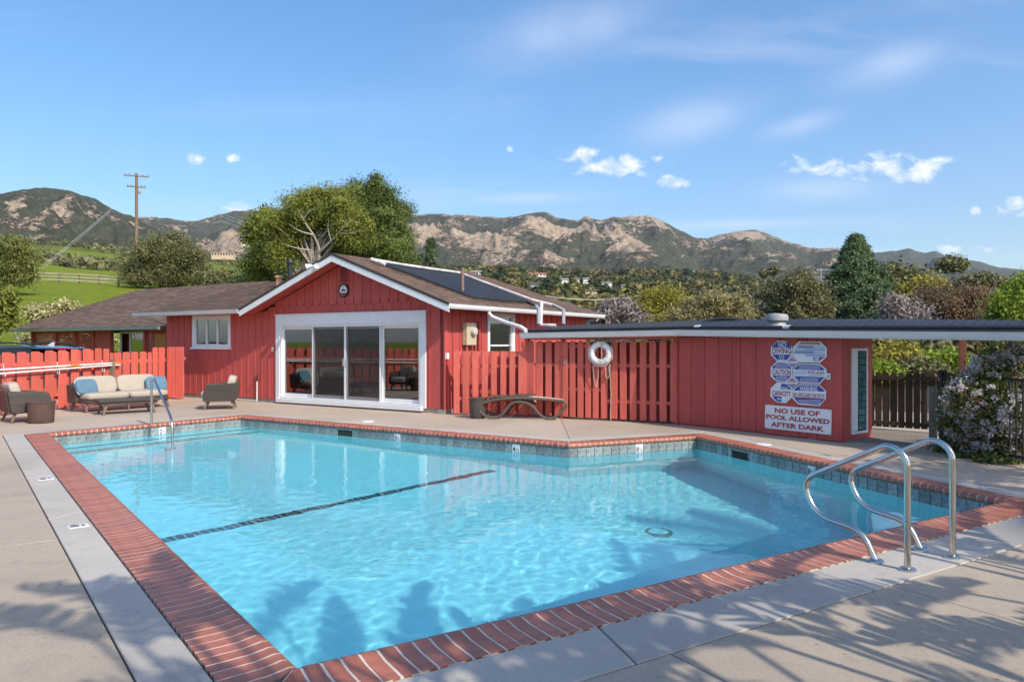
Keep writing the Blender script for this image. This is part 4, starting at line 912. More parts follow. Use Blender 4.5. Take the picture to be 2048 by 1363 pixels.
# tap and switch on the front wall
tp = thing('garden_tap', 'garden tap on a white pipe against the red front wall', 'tap', HF.M @ Vector((HF.x(517), -.05, 0)), HF.ang)
mb = MB(); mb.tube([(0, 0, 0.02), (0, 0, .55)], .016, 8); part('pipe', mb, WHITE, tp); mb = MB(); mb.tube([(0, 0, .55), (0, 0, .66), (0, -.06, .66), (0, -.09, .60)], .018, 8); part('spout', mb, BLACKM, tp); mb = MB(); mb.tube([(-.04, 0, .70), (.04, 0, .70)], .012, 6); part('handle', mb, BLACKM, tp)
mb = MB(); mb.tube([(-1.2, .03, .03), (0, .0, .03)], .016, 6); part('supply_pipe', mb, WHITE, tp)
sx_, sz_ = HF.hit(547, 699); o = part('light_switch', MB().box(-.03, .03, -.03, 0, -.06, .06), BEIGE, None, bevel=.005, label='small beige outdoor switch on the red wall left of the white doors', cat='switch'); o.matrix_world = HF.M @ Matrix.Translation((sx_, -.014, sz_))

# ------------------------------------------------------------------ shed with the safety signs
SF = Fr(3.25, 14.44, math.atan2(-2.6, 2.05)); SL = 3.31
shed = thing('pool_shed', 'low red board shed with flat black roof and safety signs on its wall', 'shed', (SF.O.x, SF.O.y, 0), SF.ang)
mb = MB(); mb.box(0, SL, .022, .12, 0, 1.72); swl = part('front_wall', mb, RED, shed)
ws = [0, .30, .62, .93, 1.22, 1.40, 1.72, 1.9, 2.22, 2.55, 2.72, 2.88, SL]
for k in range(len(ws) - 1):
    off = -.03 if ws[k] > 1.85 else 0.0
    mb = MB(); mb.box(ws[k] + .004, ws[k + 1] - .004, off, .022, .03 if not off else .01, 1.70); part('board', mb, RED, swl, bevel=.004)
mb = MB(); mb.box(-.13, -.002, -.02, .10, 0, 1.72); part('corner_post', mb, RED, shed)
# side with glass-block window
mb = MB(); mb.box(SL - .12, SL - .02, .03, .30, 0, 1.70); mb.box(SL - .12, SL - .02, .80, 1.0, 0, 1.70); mb.box(SL - .12, SL - .02, .30, .80, 0, .12); mb.box(SL - .12, SL - .02, .30, .80, 1.48, 1.70); part('side_wall', mb, RED, shed)
mb = MB(); framebar(mb, .28, .82, .10, 1.50, .04, 0, .06); mb.v = [(SL - .02 + v[1] * .3, v[0], v[2]) for v in mb.v]; wd = part('window_frame', mb, WHITE, shed)
for k in range(11):
    z = .15 + k * .119
    for a, b in ((.56, .67), (.675, .785)): mb = MB(); mb.box(SL - .06, SL - .025, a, b, z + .004, z + .115); part('glass_block', mb, TEAL, wd, bevel=.008)
mb = MB(); mb.box(SL - .05, SL - .04, .32, .555, .14, 1.46); part('white_pane', mb, SIGNW, wd)
mb = MB(); mb.box(.0, SL - .05, .9, 1.0, 0, 1.7); part('rear_wall', mb, RED, shed)
# flat roof over gate, shed and breezeway
GF = Fr(.35, 16.0, math.atan2(14.44 - 16.0, 3.25 - .35)); GL = (Vector((3.25, 14.44)) - Vector((.35, 16.0))).length
g0 = AT(1043, 668, 15.9); g1 = AT(1362, 662, 14.15); g2d = SF.hit(2110, 668, -.25); g2 = SF.M @ Vector((g2d[0], -.25, g2d[1]))
n1 = -Vector((GF.i.x, GF.i.y, 0)); n2 = -Vector((SF.i.x, SF.i.y, 0))
g0.z, g1.z, g2.z = g0.z + .0, g1.z, g2.z
o = part('gutter', gutter(g0 - Vector((0, 0, .03)), g1 - Vector((0, 0, .03)), out=n1), GUTTER, shed); o.matrix_local = SF.Mi
o = part('gutter', gutter(g1 - Vector((0, 0, .03)), g2 - Vector((0, 0, .03)), out=n2), GUTTER, shed); o.matrix_local = SF.Mi
rb0 = AT(1128, 652, 17.6); rb1 = AT(1400, 641, 16.8); rb2 = AT(1760, 641, 13.6); rb3 = AT(2150, 646, 10.0)
mb = MB(); pts = [g0, g1, g2, rb3, rb2, rb1, rb0]; lowz = [p.z + .02 for p in pts]
top = [Vector((p.x, p.y, p.z + .015)) for p in pts]; bot = [Vector((p.x, p.y, p.z - .06)) for p in pts]; n = len(pts)
mb.add(top + bot, [(0, 1, 5, 6), (1, 2, 4, 5), (2, 3, 4), (n, n + 6, n + 5, n + 1), (n + 1, n + 5, n + 4, n + 2), (n + 2, n + 4, n + 3)] + [(i, n + i, n + (i + 1) % n, (i + 1) % n) for i in range(n)])
sr = part('flat_roof', mb, SHEDROOF, shed); sr.matrix_local = SF.Mi
def onroof(px, py, up): # point above the main roof facet
    nrm = (g2 - g1).cross(rb1 - g1).normalized(); nrm = nrm if nrm.z > 0 else -nrm; return hit_plane(px, py, g1 + Vector((0, 0, .015 + up)), nrm)
def spart(name, mb, mat, **kw): o = part(name, mb, mat, shed, **kw); o.matrix_local = SF.Mi; return o
def lerp_path(pts, n=8):
    out = []
    for i in range(len(pts) - 1): out += [pts[i].lerp(pts[i + 1], k / n) for k in range(n)]
    return out + [pts[-1]]
up = Vector((0, 0, 1)); e1 = (g1 - g0); e2 = (g2 - g1)
spart('header_pipe', MB().tube(lerp_path([g0 + up * .075 - n1 * .10 + e1 * .03, g1 + up * .075 - n1 * .12, g2 + up * .085 - n2 * .12]), .032, 8), BLACKPIPE, smooth=True)
spart('header_pipe', MB().tube(lerp_path([g1 + up * .03 - n2 * .05, g2 + up * .035 - n2 * .05]), .022, 8), BLACKPIPE, smooth=True)
spart('header_pipe', MB().tube(lerp_path([g1 + e2 * .45 + up * .09 - n2 * .24, g2 + up * .10 - n2 * .24]), .032, 8), BLACKPIPE, smooth=True)
for f in (.05, .36): c = g1 + e2 * f + up * .08 - n2 * .12; spart('pipe_coupling', MB().tube([c - e2.normalized() * .06, c + e2.normalized() * .06], .042, 10), WHITEPIPE)
mb = MB()
for k in range(40):
    f0, f1 = k / 40 * .98 + .005, (k + .9) / 40 * .98 + .005
    a, b = g1.lerp(g2, f0) - n2 * .3, g1.lerp(g2, f1) - n2 * .3; rr0 = [rb1.lerp(rb2, min(1, f / .55)) if f < .55 else rb2.lerp(rb3, (f - .55) / .45) for f in (f0, f1)]
    a, b = a.lerp(rr0[0], .1), b.lerp(rr0[1], .1); c, d = b.lerp(rr0[1], .9), a.lerp(rr0[0], .9); mb.add([p + up * .05 for p in (a, b, c, d)], [(0, 1, 2, 3)])
spart('solar_mat', mb, SOLAR)
p = AT(1553, 647, 13.6); mb = MB(); mb.lathe([(.19, -.05), (.16, .0), (.15, .06)], 20, Matrix.Translation(p + Vector((0, 0, .0)))); mb.lathe([(.205, .055), (.21, .12), (.19, .17), (.05, .19)], 20, Matrix.Translation(p)); spart('roof_vent', mb, GREYM, smooth=True)
mb = MB(); mb.tube([AT(1402, 646, 15.9), AT(1412, 641, 15.9), AT(1440, 637, 15.8), AT(1470, 638, 15.6), AT(1498, 642, 15.5)], .035, 8); spart('roof_hose', mb, BLACKPIPE, smooth=True)
for k in range(13):
    f = .03 + k * .078; q = rb1.lerp(rb2, f / .55) if f < .55 else rb2.lerp(rb3, (f - .55) / .45); mb = MB(); mb.tube([q + up * .0, q + up * .09], .012, 6); spart('roof_clip', mb, BLACKPIPE)
mb = MB(); mb.tube([AT(978, 621, 17.2), AT(978, 627, 17.1), AT(985, 634, 17.0), AT(1010, 644, 16.7), AT(1042, 654, 16.2), AT(1051, 660, 16.05), AT(1052, 668, 16.0)], .045, 10); part('downspout', mb, GUTTER, roof_o, smooth=True).matrix_local = HF.Mi
for path in (([(1072, 612, 17.6), (1077, 618, 17.5), (1077, 648, 17.4)]), ([(1083, 606, 18.0), (1082, 630, 17.8), (1082, 650, 17.5), (1112, 651, 17.4)]), ([(1105, 609, 18.5), (1127, 620, 18.4), (1127, 649, 18.0)])):
    mb = MB(); mb.tube([AT(*q) for q in path], .045, 8); part('solar_riser', mb, GREYM if path[0][0] != 1083 else WHITEPIPE, roof_o, smooth=True).matrix_local = HF.Mi
# breezeway posts, beam
bp_ = AT(1925, 640, 12.6); mb = MB(); bx = bp_.x; by = bp_.y
pst = thing('breezeway_post', 'red-brown timber post carrying the flat roof beside the dark gate', 'post', (bx, by, 0), math.radians(-30))
mb.box(-.055, .055, -.055, .055, 0, 1.72); part('shaft', mb, pm('redwood_post', (.20, .07, .04), .8, .2, stretch=(4, 4, .5)), pst, bevel=.006); mb = MB(); mb.box(-.075, .075, -.075, .075, 0, .12); part('base', mb, GREYM, pst)

# signs: polygons given on the wall plane
def SP(zx, zy, y0=-.05): return SF.hit(1500 + zx / 5.925, 660 + zy / 5.925, y0)
def sign(name, label, pts, mat=SIGNW, th=.006):
    P = [SP(*p) for p in pts]; cx_s = sum(p[0] for p in P) / len(P); cz = sum(p[1] for p in P) / len(P)
    o = thing(name, label, 'sign', SF.M @ Vector((cx_s, -.036, cz)), SF.ang); L = [(p[0] - cx_s, p[1] - cz) for p in P]
    mb = MB(); mb.prism(L, -.012, -.002); part('panel', mb, mat, o); return o, cx_s, cz
def sub(o, cx_s, cz, pts, mat, name='colour_field', d=-.0140):
    P = [SP(*p) for p in pts]; mb = MB(); mb.prism([(p[0] - cx_s, p[1] - cz) for p in P], d, -.0122); return part(name, mb, mat, o)
def stext(o, cx_s, cz, body, z0, z1, mat, bold=.02, d=-.0152):
    """z0 lower-left, z1 upper-right in enlarged photograph pixels"""
    a = SP(*z0); b = SP(*z1); me = text_mesh(body, mat, b[0] - a[0], (SP(z0[0], z1[1])[1] - a[1]), bold=bold, x0=a[0] - cx_s, z0=a[1] - cz); me.transform(Matrix.Translation((0, d, 0))); put('lettering', me, o)
def fine(o, cx_s, cz, x0, x1, y0, y1, rows, mat, d=-.0152):
    rg = random.Random(int(x0 * 7 + y0)); mb = MB()
    for r in range(rows):
        yy = y0 + (y1 - y0) * (r + .5) / rows; h = (y1 - y0) / rows * .42; x = x0 + rg.random() * 4; sh = (y1 - y0) * 0
        while x < x1 - 4:
            w = rg.uniform(5, 16); p = [SP(x, yy - h / 2), SP(min(x + w, x1), yy - h / 2), SP(min(x + w, x1), yy + h / 2), SP(x, yy + h / 2)]; mb.add([(q[0] - cx_s, d, q[1] - cz) for q in p], [(0, 1, 2, 3)]); x += w + rg.uniform(2.5, 4)
    part('fine_print', mb, mat, o, kind='stuff')
def oct_(x0, y0, x1, y1, c, sk=0.0): return [(x0 + c, y0), (x1 - c, y0 + sk), (x1, y0 + c + sk), (x1, y1 - c + sk), (x1 - c, y1 + sk), (x0 + c, y1), (x0, y1 - c), (x0, y0 + c)]
o, a, b = sign('warning_sign', 'blue and white octagon reading NO DIVING, top of the sign cluster on the shed', oct_(247, 124, 502, 366, 74, 4))
sub(o, a, b, [(318, 137), (438, 140), (488, 190), (488, 210), (262, 205), (262, 190)], SIGNB); sub(o, a, b, [(262, 285), (488, 290), (436, 352), (320, 350)], SIGNB)
stext(o, a, b, 'NO', (336, 204), (430, 142), SIGNW); stext(o, a, b, 'DIVING', (264, 276), (492, 212), SIGNR)
c0_ = SP(376, 318); mb = MB(); mb.tube([(c0_[0] - a + .044 * math.cos(t), -.0155, c0_[1] - b + .048 * math.sin(t)) for t in np.linspace(0, 2 * math.pi, 25)], .004, 4, caps=False); mb.tube([(c0_[0] - a - .03, -.0155, c0_[1] - b + .035), (c0_[0] - a + .03, -.0155, c0_[1] - b - .035)], .004, 4); mb.tube([(c0_[0] - a - .03, -.0155, c0_[1] - b - .02), (c0_[0] - a + .03, -.0155, c0_[1] - b + .02)], .004, 4); part('diver_symbol', mb, SIGNW, o)
o, a, b = sign('first_aid_sign', 'pale blue and white octagon with emergency number 911, right of the NO DIVING sign', [(580, 130), (838, 136), (908, 210), (908, 312), (830, 386), (578, 378), (508, 305), (510, 200)])
sub(o, a, b, [(600, 140), (820, 145), (834, 172), (576, 166)], SIGNR); stext(o, a, b, 'CPR ARTIFICIAL RESPIRATION', (590, 166), (818, 146), SIGNW, 0)
for k, (x0, x1, y) in enumerate(((556, 752, 180), (640, 888, 214), (522, 752, 246), (652, 888, 282))): sub(o, a, b, [(x0, y), (x1, y + 2), (x1, y + 32), (x0, y + 30)], SIGNB2 if k % 2 else SIGNB); fine(o, a, b, x0 + 4, x1 - 4, y + 3, y + 30, 3, SIGNW)
fine(o, a, b, 756, 888, 184, 212, 3, SIGNB2); fine(o, a, b, 530, 634, 214, 244, 3, SIGNB2); fine(o, a, b, 756, 888, 250, 280, 3, SIGNB2)
sub(o, a, b, [(818, 316), (880, 318), (820, 366)], SIGNR); stext(o, a, b, '911', (748, 376), (808, 318), SIGNB)
for tx_, ty_, s in ((562, 207, '1'), (652, 243, '2'), (526, 272, '3'), (656, 306, '4')): stext(o, a, b, s, (tx_, ty_), (tx_ + 12, ty_ - 24), SIGNW, .02)
o, a, b = sign('warning_sign', 'blue and white octagon reading CAUTION under the NO DIVING sign', [(318, 368), (436, 372), (500, 440), (500, 546), (428, 616), (316, 608), (243, 546), (246, 440)])
sub(o, a, b, [(322, 382), (432, 386), (488, 450), (488, 458), (260, 452), (262, 440)], SIGNB); sub(o, a, b, [(262, 532), (488, 540), (424, 604), (320, 598)], SIGNB); stext(o, a, b, 'CAUTION', (262, 526), (486, 462), SIGNR)
fine(o, a, b, 300, 452, 388, 450, 5, SIGNW); fine(o, a, b, 305, 445, 540, 596, 5, SIGNW)
o, a, b = sign('rules_sign', 'blue and white octagon reading POOL & SPA with small print', [(584, 390), (828, 398), (904, 462), (904, 552), (826, 636), (582, 624), (506, 550), (508, 460)])
sub(o, a, b, [(588, 402), (822, 409), (886, 470), (886, 476), (524, 464), (524, 458)], SIGNB); sub(o, a, b, [(524, 544), (886, 556), (820, 622), (588, 612)], SIGNB); stext(o, a, b, 'POOL & SPA', (684, 516), (884, 482), SIGNR)
fine(o, a, b, 512, 664, 482, 530, 3, SIGNB2); fine(o, a, b, 690, 884, 522, 546, 1, SIGNB2); fine(o, a, b, 580, 832, 410, 462, 4, SIGNW); fine(o, a, b, 590, 812, 562, 612, 4, SIGNW)
o, a, b = sign('capacity_sign', 'blue and white octagon reading POOL CAPACITY SPA, lower part of the sign cluster', [(318, 616), (432, 622), (500, 690), (500, 790), (424, 864), (314, 852), (240, 784), (244, 688)])
sub(o, a, b, [(368, 634), (430, 638), (486, 694), (486, 704), (368, 698)], SIGNB); sub(o, a, b, [(262, 778), (372, 784), (372, 850), (318, 842)], SIGNB); stext(o, a, b, 'CAPACITY', (262, 770), (486, 712), SIGNR); stext(o, a, b, 'POOL', (380, 700), (456, 668), SIGNW); stext(o, a, b, 'SPA', (322, 826), (366, 796), SIGNW)
sub(o, a, b, [(262, 694), (320, 636), (364, 640), (364, 696)], SIGNW); sub(o, a, b, [(376, 786), (480, 792), (424, 850), (376, 846)], SIGNW)
o, a, b = sign('warning_sign', 'blue and white octagon reading WARNING NO LIFEGUARD ON DUTY', [(582, 636), (822, 646), (900, 716), (898, 812), (818, 898), (574, 880), (500, 808), (504, 704)])
sub(o, a, b, [(586, 648), (818, 658), (884, 718), (884, 728), (520, 712), (520, 706)], SIGNB); sub(o, a, b, [(520, 796), (884, 814), (812, 884), (580, 868)], SIGNB); stext(o, a, b, 'WARNING', (586, 716), (800, 656), SIGNW); stext(o, a, b, 'NO LIFEGUARD ON DUTY', (508, 800), (884, 736), SIGNR, .01); fine(o, a, b, 570, 840, 822, 876, 4, SIGNW)
for (cx_, cy_, lab) in ((501, 378, 'small red and blue diamond sign between the NO DIVING and CAUTION octagons'), (498, 622, 'small red and blue diamond sign between the CAUTION and CAPACITY octagons')):
    o, a, b = sign('diamond_sign', lab, [(cx_ - 76, cy_ - 2), (cx_, cy_ - 76), (cx_ + 78, cy_ + 2), (cx_, cy_ + 74)]); o.location += -Vector((SF.i.x, SF.i.y, 0)) * .011
    sub(o, a, b, [(cx_ - 52, cy_ - 10), (cx_ - 18, cy_ - 50), (cx_ + 18, cy_ - 50), (cx_ + 52, cy_ - 8)], SIGNR); sub(o, a, b, [(cx_ - 52, cy_ + 12), (cx_ + 52, cy_ + 14), (cx_ + 16, cy_ + 52), (cx_ - 16, cy_ + 50)], SIGNB); fine(o, a, b, cx_ - 34, cx_ + 34, cy_ - 40, cy_ - 12, 2, SIGNW); fine(o, a, b, cx_ - 34, cx_ + 34, cy_ + 16, cy_ + 40, 2, SIGNW)
o, a, b = sign('rule_board', 'white rectangular board with red capitals NO USE OF POOL ALLOWED AFTER DARK', [(180, 880), (966, 943), (960, 1240), (174, 1156)])
stext(o, a, b, 'NO USE OF', (294, 978), (826, 918), SIGNR, .035); stext(o, a, b, 'POOL ALLOWED', (190, 1046), (944, 990), SIGNR, .035); stext(o, a, b, 'AFTER DARK', (248, 1138), (876, 1082), SIGNR, .035)
for o2 in [c for c in o.children if c.name.startswith('lettering')]: pass
for zx, zy in ((192, 892), (952, 956), (188, 1146), (946, 1224)): p = SP(zx, zy); mb = MB(); mb.lathe([(.008, 0), (.006, .004)], 8, Matrix.Translation((p[0] - a, -.012, p[1] - b)) @ Matrix.Rotation(math.radians(90), 4, 'X')); part('screw', mb, BLACKM, o)
o, a, b = sign('switch_plate', 'small white switch plate right of the POOL & SPA sign', [(906, 510), (952, 512), (950, 586), (904, 582)]); mb = MB(); mb.box(-.012, .012, -.02, -.012, -.02, .02); part('toggle', mb, GREYM, o)
# ------------------------------------------------------------------ fences
LF = Fr(-11.15, 16.11, math.atan2(21.33 - 16.11, -9.76 + 11.15))
fence = thing('board_fence', 'long bright red board fence with rounded tops behind the sofa', 'fence', (LF.O.x, LF.O.y, 0), LF.ang)
edges_px = [3.5, 32.9, 61.5, 89, 116, 141, 165.6, 190, 206, 220]; fx = [LF.x(p) for p in edges_px]
bnds = [(fx[i], fx[i + 1], 1.385 + .007 * i + RNG.uniform(-.012, .012)) for i in range(len(fx) - 1)]
x = fx[0]
while x > -9.5: bnds.append((x - .305, x, 1.38 + RNG.uniform(-.015, .015))); x -= .305
lo_px = [220, 228, 245, 262, 279, 295, 304]; fx2 = [LF.x(p) for p in lo_px]; bnds += [(fx2[i], fx2[i + 1], 1.335 + RNG.uniform(-.01, .01)) for i in range(len(fx2) - 1)]
hi_px = [305, 317, 333]; fx3 = [LF.x(p) for p in hi_px]; bnds += [(fx3[i], fx3[i + 1], 1.46 + RNG.uniform(-.01, .01)) for i in range(2)]
for a, b, z in bnds:
    w = min(.235, (b - a) * .80); part('board', rough_board(a, a + w, -.02, .004, .03, z, .035, lean=RNG.uniform(-.008, .008)), RED_F, fence, bevel=.003)
    part('back_board', rough_board(a + w - .02, b + .03, .07, .09, .03, z - .03, .035), RED_F, fence)
xa, xb = min(b[0] for b in bnds), fx3[-1]
for z in (.32, 1.05): mb = MB(); mb.box(xa, xb, .005, .068, z, z + .09); part('rail', mb, RED_F, fence)
x = xa + .5
while x < xb: mb = MB(); mb.box(x - .045, x + .045, .092, .18, 0, 1.3); part('post', mb, RED_F, fence); x += 2.2
# wooden stub post and pole brackets, then the two long poles
sx0 = LF.x(223, -.05); mb = MB(); mb.box(sx0 - .05, sx0 + .05, -.12, -.022, 0, 1.16); part('stub_post', mb, POLEWOOD, fence)
for p in (6, 114, 204): x = LF.x(p, -.05); mb = MB(); mb.tube([(x, -.02, 1.12), (x, -.06, 1.12), (x, -.06, .86), (x, -.12, .86), (x, -.12, .93)], .008, 6); part('pole_hook', mb, ALU, fence)
def fence_pole(name, label, pa, pb, caps):
    (x0, z0), (x1, z1) = LF.hit(*pa, -.10), LF.hit(*pb, -.10); sl = (z1 - z0) / (x1 - x0); xs_ = -5.5; o = thing(name, label, 'pole', LF.M @ Vector((x0, -.10, z0)), LF.ang)
    f = lambda x: (x - x0, 0, (x - x0) * sl); mb = MB(); mb.tube([f(xs_), f(x1)], .021, 10); part('tube', mb, ALU, o, smooth=True)
    for x, c in caps: xx = LF.x(x, -.10); mb = MB(); mb.tube([f(xx - .12), f(xx + .12)], .029, 10); part('grip', mb, c, o, smooth=True)
fence_pole('pool_pole', 'white telescopic pool pole with orange grips on the red fence', (0, 739), (234, 725.5), ((231, ORANGE), (149, ORANGE)))
fence_pole('pool_pole', 'plain white pool pole hung just below the orange-gripped one on the fence', (0, 747), (240, 729), ())
# return panel of the fence beside the house corner
RF = Fr(*LF.M.to_translation().xy, 0) if False else Fr(-9.58, 20.9, math.radians(-20))
gf = thing('fence_panel', 'narrow darker red fence panel joining the board fence to the house wall', 'fence', (RF.O.x, RF.O.y, 0), RF.ang)
for a, b in ((335, 350.5), (352, 368)): part('board', rough_board(RF.x(a), RF.x(b), -.02, .005, .03, 1.47, .03), RED_F, gf, bevel=.003)
mb = MB(); mb.box(RF.x(333), RF.x(368), .006, .06, 1.1, 1.19); part('rail', mb, RED_F, gf)
# short slatted fence between house and gate
QF = Fr(-1.29, 16.33, math.atan2(16.0 - 16.33, .31 + 1.29)); qz = 1.405
qf = thing('slat_fence', 'short salmon red slatted fence panel with solid top band beside the house corner', 'fence', (QF.O.x, QF.O.y, 0), QF.ang)
qx = lambda p: QF.x(890 + p / 5.928)
for a, b in ((105, 174), (213, 287), (328, 397), (438, 507), (548, 614), (658, 724), (766, 832), (870, 965)): part('slat', rough_board(qx(a), qx(b), -.022, 0, .03, qz, 0, lean=RNG.uniform(-.006, .006)), RED_F, qf, bevel=.003)
for a, b in ((174, 213), (287, 328), (397, 438), (507, 548), (614, 658), (724, 766), (832, 870)):
    x0, x1 = qx(a) - .01, qx(b) + .01; mb = MB(); m = (x0 + x1) / 2; mb.prism([(x0, qz - .12), (x0 + .02, qz - .105), (x1 - .02, qz - .105), (x1, qz - .12), (x1, qz - .005), (x0, qz - .005)], .001, .02); part('filler', mb, RED_F, qf)
for py in (660, 1050): z = QF.hit(890 + 400 / 5.928, 620 + py / 5.928)[1]; mb = MB(); mb.box(qx(105), qx(965), .022, .062, z - .035, z + .035); part('rail', mb, RED_F, qf)
mb = MB(); mb.box(qx(105), qx(965), .55, .6, 0, 1.36); part('back_panel', mb, RED, qf)
# gate and slatted wall under the flat roof
gate = thing('slatted_gate_wall', 'red wall of upright slats with a latched gate, where the white life ring hangs', 'gate', (GF.O.x, GF.O.y, 0), GF.ang)
kx = lambda p: GF.x(860 + p / 3.793)
slats = [(745, 790), (808, 856), (878, 922), (948, 995), (1013, 1052), (1066, 1108), (1125, 1168), (1184, 1226), (1241, 1282), (1303, 1350), (1375, 1422), (1443, 1492), (1518, 1567), (1593, 1642), (1668, 1717), (1743, 1796), (1823, 1872)]
for i, (a, b) in enumerate(slats):
    z = 1.635 + RNG.uniform(-.01, .01); part('slat', rough_board(kx(a), kx(b), -.02 - (.03 if 4 <= i <= 9 else 0), .0 - (.03 if 4 <= i <= 9 else 0), .04, z, .05, lean=RNG.uniform(-.005, .005)), RED_F, gate, bevel=.003)
for (a, b, zs) in ((735, 1000, (1.12,)), (1005, 1300, (.62, 1.10, 1.52)), (1300, 1890, (.40, 1.13))):
    for z in zs: mb = MB(); y = .002 if a != 1005 else -.028; mb.box(kx(a), kx(b), y, y + .035, z - .03, z + .03); part('rail', mb, RED_F, gate)
for a, b in ((997, 1010), (728, 742)): mb = MB(); mb.box(kx(a) - .01, kx(b) + .01, -.03, .08, 0, 1.69); part('post', mb, RED_F, gate)
mb = MB(); mb.box(kx(725), kx(1890), -.005, .06, 1.655, 1.74); part('head_rail', mb, RED_F, gate)
mb = MB(); mb.box(kx(725), kx(1890), .55, .6, 0, 1.6); part('back_wall', mb, RED, gate)
lx, lz = GF.hit(860 + 1010 / 3.793, 560 + 598 / 3.793, -.06); mb = MB(); mb.box(lx - .08, lx + .06, -.066, -.052, lz - .02, lz + .02); part('latch_hasp', mb, RED_F, gate, bevel=.003)
mb = MB(); mb.tube([(lx + .05 + .028 * math.cos(t), -.075, lz - .05 + .045 * math.sin(t)) for t in np.linspace(0, math.pi * 2, 14)], .007, 5, caps=False); part('latch_ring', mb, GREYM, gate)
# life ring with ropes
rx, rz = GF.hit(1201, 706, -.12); Rm, rt = GF.hit(1219, 706, -.12)[0] - rx, .062
Rm = .185
ring = thing('life_ring', 'white life ring hung by a rope loop on the red slatted gate', 'life ring', GF.M @ Vector((rx, -.12, rz)), GF.ang)
mb = MB(); mb.tube([(Rm * math.cos(t), 0, Rm * math.sin(t)) for t in np.linspace(0, 2 * math.pi, 41)[:-1]] + [(Rm, 0, 0)], rt, 14, caps=False); part('ring', mb, FOAM, ring, smooth=True, merge=True)
for a in (45, 135, 225, 315):
    t0 = math.radians(a); mb = MB(); mb.tube([(Rm * math.cos(t0 + q), 0, Rm * math.sin(t0 + q)) for q in np.linspace(-.10, .10, 4)], rt + .004, 14); part('band', mb, SIGNW, ring, smooth=True)
mb = MB(); Ro = Rm + rt + .012; mb.tube([(Ro * math.cos(t) * (1 + .06 * math.sin(4 * t) ** 2), -.01, Ro * math.sin(t) * (1 + .06 * math.sin(4 * t) ** 2)) for t in np.linspace(math.pi * .8, math.pi * 2.2, 40)], .008, 5); part('grab_rope', mb, FOAM, ring)
mb = MB(); mb.tube([(-.09, -.02, .20), (-.01, .06, .345), (.11, -.02, .19)], .008, 5); part('hanging_loop', mb, FOAM, ring)
for path in ([(.05, -.07, .22), (.055, -.08, .0), (.05, -.075, -.22)], [(-.16, -.02, -.25), (-.15, .02, -.55), (-.10, .03, -.70), (-.06, .03, -.45), (-.05, .0, -.24)], [(.10, -.02, -.24), (.10, .03, -.46), (.14, .03, -.52), (.18, .03, -.46), (.18, 0, -.26)], [(.19, .02, -.2), (.21, .04, -.8), (.20, .04, -1.36)]):
    mb = MB(); pp = lerp_path([Vector(p) for p in path], 8); mb.tube([p + Vector((.004 * math.sin(i * 1.7), 0, 0)) for i, p in enumerate(pp)], [.008 + .003 * (i % 2) for i in range(len(pp))], 6); part('rope', mb, ROPE, ring)

# ------------------------------------------------------------------ handrails
def smooth_path(pts, r=.1, n=7):
    pts = [Vector(p) for p in pts]; out = [pts[0]]
    for i in range(1, len(pts) - 1):
        a, b, c = pts[i - 1], pts[i], pts[i + 1]; ra = min(r if not isinstance(r, (list, tuple)) else r[i - 1], (a - b).length * .48, (c - b).length * .48); p, q = b + (a - b).normalized() * ra, b + (c - b).normalized() * ra
        for k in range(n + 1): t = k / n; out.append(p * (1 - t) ** 2 + b * 2 * t * (1 - t) + q * t * t)
    return out + [pts[-1]]
def flange(p, par): mb = MB(); mb.lathe([(.058, -.004), (.058, .008), (.045, .018), (.026, .022)], 22, Matrix.Translation(p)); part('flange', mb, STEEL, par, smooth=True)
r0 = G(303, 848); r1 = G(345, 888, WZ); dv = Vector((r1.x - r0.x, r1.y - r0.y, 0)); L = dv.length; dv.normalize()
hr = thing('pool_handrail', 'single bent steel handrail going down the entry steps near the sofa', 'handrail', r0, math.atan2(dv.y, dv.x))
mb = MB(); mb.tube(smooth_path([(0, 0, 0), (0, 0, .86), (.20, 0, .90), (L - .02, 0, .22), (L, 0, -.72)], [.12, .14, .2]), .022, 12); part('rail', mb, STEEL, hr, smooth=True); flange((0, 0, 0), hr); flange((L, 0, -.70), hr)
for k, (bk, ft, lab) in enumerate((((1815, 1139), (1762, 1122), 'looped steel ladder rail, first of the pair over the deep end, nearer the lane line'), ((1905, 1114), (1850, 1097), 'looped steel ladder rail, second of the pair over the deep end, nearer the pool corner'))):
    b0, f0 = G(*bk), G(*ft); nvec = Vector((A_ - C_).normalized()); inw = Vector((dC.y, -dC.x)) if False else -nC
    lad = thing('ladder_rail', lab, 'handrail', b0, math.atan2(inw.y, inw.x))
    fl_ = lad.matrix_basis.inverted() @ f0; fx_, fy_ = max(.16, fl_.x), 0.0
    ft2 = Vector((.235, 0, 0))
    pth = smooth_path([(0, 0, 0), (0, 0, .79), (.13, 0, .87), (.86, 0, .50), (.73, 0, .24), (.34, 0, .20), (.235, 0, 0)], [.14, .16, .22, .22, .16], 9)
    mb = MB(); mb.tube(pth, .0225, 14); part('rail', mb, STEEL, lad, smooth=True); flange((0, 0, 0), lad); flange((.235, 0, 0), lad)

